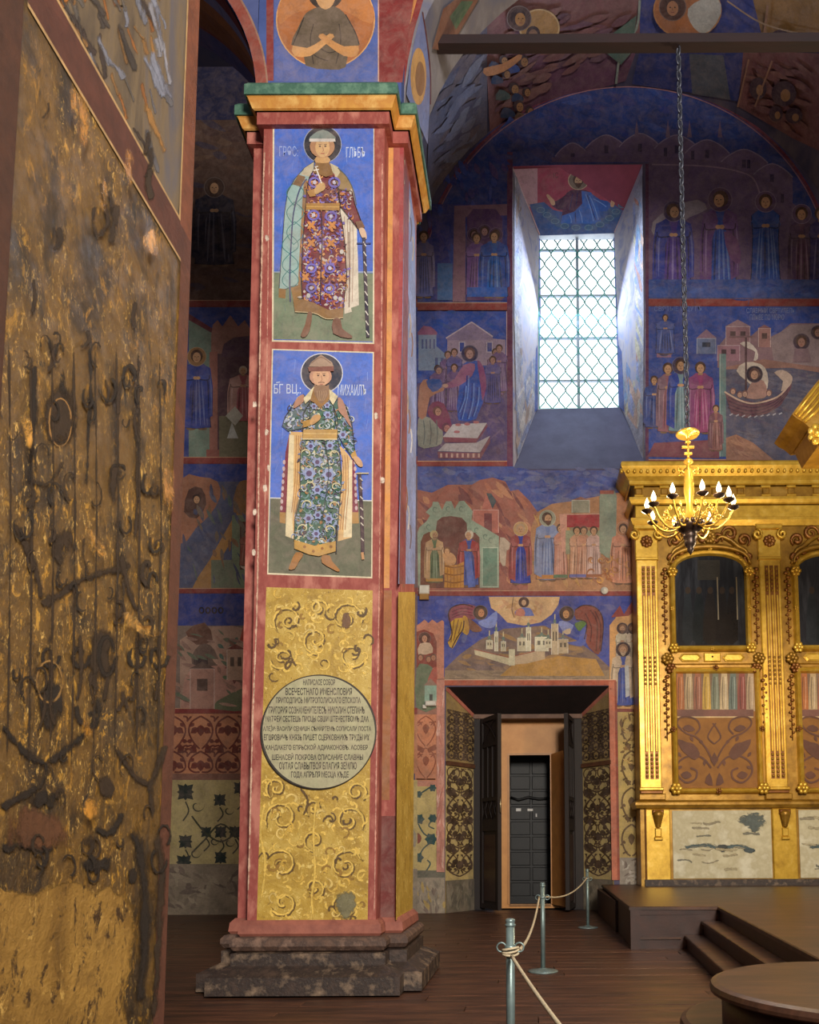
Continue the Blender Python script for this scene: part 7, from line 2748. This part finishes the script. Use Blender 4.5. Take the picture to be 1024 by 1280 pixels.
proto_links = []
for k in range(nl):
    if k < 2:
        o = link_mesh(.5 + k * 1.57).build('chain_link', CDK if False else MATS['chain_iron'], chain)
        proto_links.append(o)
    else:
        o = proto_links[k % 2].copy()
        COL.objects.link(o)
    o.location = (cc.x, CY, zb_ + (k + .5) * ll_)
m = MB()
m.lathe([(.005, cz(536)), (.03, cz(538)), (.13, cz(541)), (.142, cz(542.5)), (.13, cz(544)), (.03, cz(545)), (.016, cz(548))], cc.x, CY, 28)
m.build('top_disc', CG, chand)
m = MB()
m.lathe([(.016, cz(546)), (.014, cz(575))], cc.x, CY, 10)
cr = m.build('cross_shaft', CG, chand)
for y, w_ in ((553, 3.4), (559, 8), (567, 5)):
    m = MB()
    m.box(cc.x - w_ * S, cc.x + w_ * S, CY - .012, CY + .012, cz(y + 1.3), cz(y - 1.3))
    m.build('cross_bar', CG, cr)
m = MB()
m.lathe([(.014, cz(573)), (.05, cz(575)), (.058, cz(577)), (.05, cz(579)), (.02, cz(582)), (.03, cz(585)), (.06, cz(587)), (.065, cz(590)), (.05, cz(596)), (.06, cz(604)), (.062, cz(615)), (.05, cz(622)),
         (.035, cz(630)), (.045, cz(640)), (.07, cz(650)), (.16, cz(656)), (.165, cz(658))], cc.x, CY, 20)
stem = m.build('stem', CG, chand)
for k in range(6):
    a = 2 * math.pi * k / 6 + .3
    pts_ = spline([(.05, 592), (.09, 589), (.125, 590), (.13, 586.5), (.12, 585)], 4)
    m = MB()
    m.tube([(cc.x + r_ * math.cos(a), CY + r_ * math.sin(a), cz(y)) for r_, y in pts_], .008, 5)
    m.build('stem_hook', CG, stem)
m = MB()
m.lathe([(.03, cz(654)), (.155, cz(656)), (.165, cz(658)), (.15, cz(661)), (.10, cz(665)), (.075, cz(667)), (.082, cz(670)), (.075, cz(673)), (.062, cz(675)), (.07, cz(678)), (.06, cz(682)), (.035, cz(685)),
         (.04, cz(687)), (.02, cz(691)), (.002, cz(694))], cc.x, CY, 22)
m.build('bottom_bowl', CDK, chand)
for k in range(16):
    a = 2 * math.pi * k / 16
    m = MB()
    m.sphere((cc.x + .16 * math.cos(a), CY + .16 * math.sin(a), cz(656)), .026, 6, 5, 1, 1, 1.2)
    m.build('bowl_lobe', CDK, bpy.data.objects['bottom_bowl'])


def bulb_mat():
    m, nt, b = new_mat('lit_bulb')
    e = nt.nodes.new('ShaderNodeEmission')
    e.inputs['Color'].default_value = (1.0, 0.80, 0.42, 1)
    e.inputs['Strength'].default_value = 9.0
    nt.links.new(e.outputs['Emission'], nt.nodes['Material Output'].inputs['Surface'])
    return m


BULB = bulb_mat()
RRg = .50
for deg in (178, 155, 123, 85, 61, 40, 13, -50, -100, -140):
    a = R(deg)
    ux, uy = math.cos(a), -math.sin(a)
    zc = cz(640)
    prof = spline([(.06, cz(652)), (.16, cz(662)), (.30, cz(664)), (.42, cz(655)), (.47, cz(646)), (RRg, cz(642))], 5)
    m = MB()
    m.tube([(cc.x + ux * r_, CY + uy * r_, z_) for r_, z_ in prof], .013, 6)
    arm = m.build('arm', CG, chand)
    for (r0, y0_, rad, tn, sg) in ((.20, 650, .055, 1.3, 1), (.33, 650, .05, 1.2, -1), (.28, 640, .035, 1.1, 1)):
        pts_ = []
        for i in range(13):
            t = i / 12
            rr = rad * (1 - .8 * t)
            aa = 1.57 * sg + sg * tn * 6.28 * t
            pts_.append((cc.x + ux * (r0 + rr * math.cos(aa)), CY + uy * (r0 + rr * math.cos(aa)), cz(y0_) + rr * math.sin(aa)))
        m = MB()
        m.tube(pts_, .008, 5)
        m.build('arm_scroll', CG, arm)
    x_, y_ = cc.x + ux * RRg, CY + uy * RRg
    m = MB()
    z0 = cz(642)
    m.lathe([(.012, z0 - .01), (.03, z0), (.062, z0 + .022), (.068, z0 + .03), (.05, z0 + .028), (.018, z0 + .026), (.016, z0 + .06), (.012, z0 + .062)], x_, y_, 14)
    cup = m.build('drip_cup', CDK, arm)
    m = MB()
    m.lathe([(.012, z0 + .06), (.026, z0 + .075), (.031, z0 + .10), (.024, z0 + .13), (.010, z0 + .165), (.002, z0 + .185)], x_, y_, 10)
    m.build('bulb', BULB, arm)
for k in range(3):
    a = 2 * math.pi * k / 3 + .5
    lamp('chandelier_light', (cc.x + .62 * math.cos(a), CY + .62 * math.sin(a), cz(628)), 65, (1.0, 0.76, 0.44), 0.12)

# ================================================================== ROPE BARRIER
STEEL = pmat('pale_grey_green_steel', (132, 150, 148), (108, 124, 124), scale=12, rough=.4, metal=.45, bump=.05)
p1, p2 = atZ(679, 1215, 0), atZ(735, 1160, 0)
PH = atY(679, 1103, p1.y).z
d0 = ray(638, 1148)
t0 = (PH - EYE) / d0.z
p0 = CAM_LOC + d0 * t0
p0.z = 0


def stanchion():
    r = empty('barrier_post', (0, 0, 0), 'grey steel barrier post with round foot beside the pillar', 'barrier post', 'rope barrier posts')
    MB().lathe([(.175, 0.002), (.178, .012), (.17, .02), (.08, .03), (.04, .045), (.028, .05)], 0, 0, 28).build('foot', STEEL, r)
    MB().lathe([(.027, .04), (.027, PH - .05)], 0, 0, 14).build('pole', STEEL, r)
    cp = MB().lathe([(.027, PH - .05), (.034, PH - .045), (.034, PH - .035), (.026, PH - .03), (.03, PH - .02), (.03, PH - .006), (.02, PH)], 0, 0, 14).build('cap', STEEL, r)
    cl_ = MB().lathe([(.028, PH - .19), (.036, PH - .185), (.036, PH - .165), (.028, PH - .16)], 0, 0, 14).build('collar', STEEL, r)
    for s in (-1, 1):
        pts_ = [(s * (.055 + .028 * math.cos(2 * math.pi * i / 12)), 0, PH - .175 + .028 * math.sin(2 * math.pi * i / 12)) for i in range(13)]
        MB().tube(pts_, .006, 5, True, False).build('rope_ring', STEEL, cl_)
    return r


st0 = stanchion()
posts = [st0, copy_tree(st0), copy_tree(st0)]
labs = ('grey steel barrier post rising from below, two ropes tied to it', 'grey steel barrier post standing alone on the open floor boards', 'grey steel barrier post beside the platform at the door')
for o, p, lb in zip(posts, (p0, p1, p2), labs):
    o.location = (p.x, p.y, 0)
    o['label'] = lb
ROPE = pmat('cream_cord', (206, 190, 160), (176, 158, 126), scale=60, rough=.9, bump=.4, bscale=200)


def rope(a, b, sag, label, name='barrier_rope'):
    pts_ = []
    for i in range(25):
        t = i / 24
        p = a.lerp(b, t)
        pts_.append((p.x, p.y, p.z - sag * 4 * t * (1 - t)))
    o = MB().tube(pts_, .011, 6).build(name, ROPE)
    return tag(o, label, 'rope', 'barrier ropes')


zr_ = PH - .2
q0, q1, q2 = Vector((p0.x + .055, p0.y + .06, zr_)), Vector((p1.x - .04, p1.y - .03, zr_ + .03)), Vector((p2.x, p2.y - .05, zr_ + .06))
rope(q0, q1, .10, 'cream rope sagging between the rising post and the lone post')
rope(Vector((p1.x + .04, p1.y + .03, zr_ + .03)), q2, .12, 'cream rope between the lone post and the post at the door')
e3 = atY(745, 1338, 3.0)
rp = rope(Vector((p0.x + .01, p0.y - .075, zr_ - .02)), e3, .02, 'cream rope running from the rising post down towards the viewer')
m = MB()
for k in range(3):
    pts_ = [(p0.x + .048 * math.cos(2 * math.pi * i / 12), p0.y + .045 * math.sin(2 * math.pi * i / 12), zr_ - .012 + k * .014 + .01 * math.sin(2 * math.pi * i / 12 + k)) for i in range(13)]
    m.tube(pts_, .008, 5, True, False)
kn = m.build('rope_knot', ROPE)
kn.parent = posts[0]
kn.matrix_parent_inverse = Matrix.Translation(-posts[0].location)

# ================================================================== SMALL DEVICES ON THE WALL
WP = pmat('white_plastic', (226, 220, 208), (206, 198, 184), rough=.4, bump=0)
a_, b__ = atY(524.5, 751, WY), atY(537.5, 733, WY)
dev = empty('alarm_box', ((a_.x + b__.x) / 2, WY, a_.z), 'small white alarm box on the painted band beside the pillar', 'alarm box')
MB().bbox(a_.x, b__.x, WY - .12, WY - .055, a_.z + .13, b__.z, .02).build('cover', WP, dev)
MB().bbox(a_.x + .01, b__.x - .01, WY - .11, WY - .055, a_.z, a_.z + .13, .01).build('lens', pmat('amber_lens', (176, 132, 70), (150, 108, 56), rough=.3, bump=0), dev)
MB().box(a_.x + .03, b__.x - .03, WY - .055, WY - .02, a_.z + .04, b__.z - .04).build('bracket', WP, dev)
c0_ = atY(755.5, 739, WY)
dev2 = empty('smoke_detector', (c0_.x, WY, c0_.z), 'round white detector on the red band above the door', 'detector')
rs = []
for r_, y in ((.085, WY - .02), (.085, WY - .05), (.07, WY - .075), (.035, WY - .085), (.03, WY - .095), (.005, WY - .10)):
    rs.append([(c0_.x + r_ * math.cos(2 * math.pi * i / 20), y, c0_.z + r_ * math.sin(2 * math.pi * i / 20)) for i in range(20)])
MB().rings(rs, True, True, True).build('housing', WP, dev2)
a_, b__ = atY(530, 884.5, WY), atY(546, 877, WY)
dev3 = empty('wall_lamp', ((a_.x + b__.x) / 2, WY, a_.z), 'tiny white lamp fixed under the painted tower by the door', 'lamp')
MB().bbox(a_.x + .04, b__.x, WY - .14, WY - .02, a_.z + .02, b__.z, .02).build('shade', WP, dev3)
MB().bbox(a_.x - .02, a_.x + .06, WY - .09, WY - .02, a_.z - .03, a_.z + .05, .01).build('switch_box', WP, dev3)

# ================================================================== GILDED CORNICE END AT THE RIGHT
GY = 10.5
gx = empty('gilded_cornice', (atY(1010, 540, GY).x, GY, atY(1010, 540, GY).z), 'gilded carved cornice end jutting in beside the ship fresco', 'cornice')


def gp_(px, py, y):
    p = atY(px, py, GY)
    return (p.x, y, p.z)


out_ = [(1034, 462), (1008, 494), (990, 518), (996, 523), (1004, 527), (1012, 534), (1050, 530), (1200, 520), (1300, 505), (1300, 462)]
MB().rings([[gp_(x, y, GY) for x, y in out_], [gp_(x, y, GY + .8) for x, y in out_]], True, True).build('slab', GOLD2, gx)
for k in range(4):
    pts_ = [gp_(1030 - k * 1 + (x - 1030), y + k * 0, GY - .01) for x, y in ((1032 + k * 4, 470 + k * 6), (1010 + k * 4, 498 + k * 6), (994 + k * 5, 519 + k * 3))]
    MB().tube(pts_, .022, 6).build('reed', GOLD, gx)
m_ = MB()
for k in range(7):
    a = 2 * math.pi * k / 7
    cpt = atY(1020 + 7 * math.cos(a), 544 + 9 * math.sin(a), GY)
    m_.sphere((cpt.x, GY - .03, cpt.z), .055, 7, 5, 1, .6, 1)
m_.sphere((atY(1020, 544, GY).x, GY - .04, atY(1020, 544, GY).z), .06, 8, 6)
m_.build('carved_rosette', GOLD, gx)
MB().rings([[gp_(x, y, GY + .05) for x, y in ((1014, 534), (1300, 515), (1300, 556), (1024, 556))], [gp_(x, y, GY + .7) for x, y in ((1014, 534), (1300, 515), (1300, 556), (1024, 556))]], True, True).build('lower_block', GOLD2, gx)
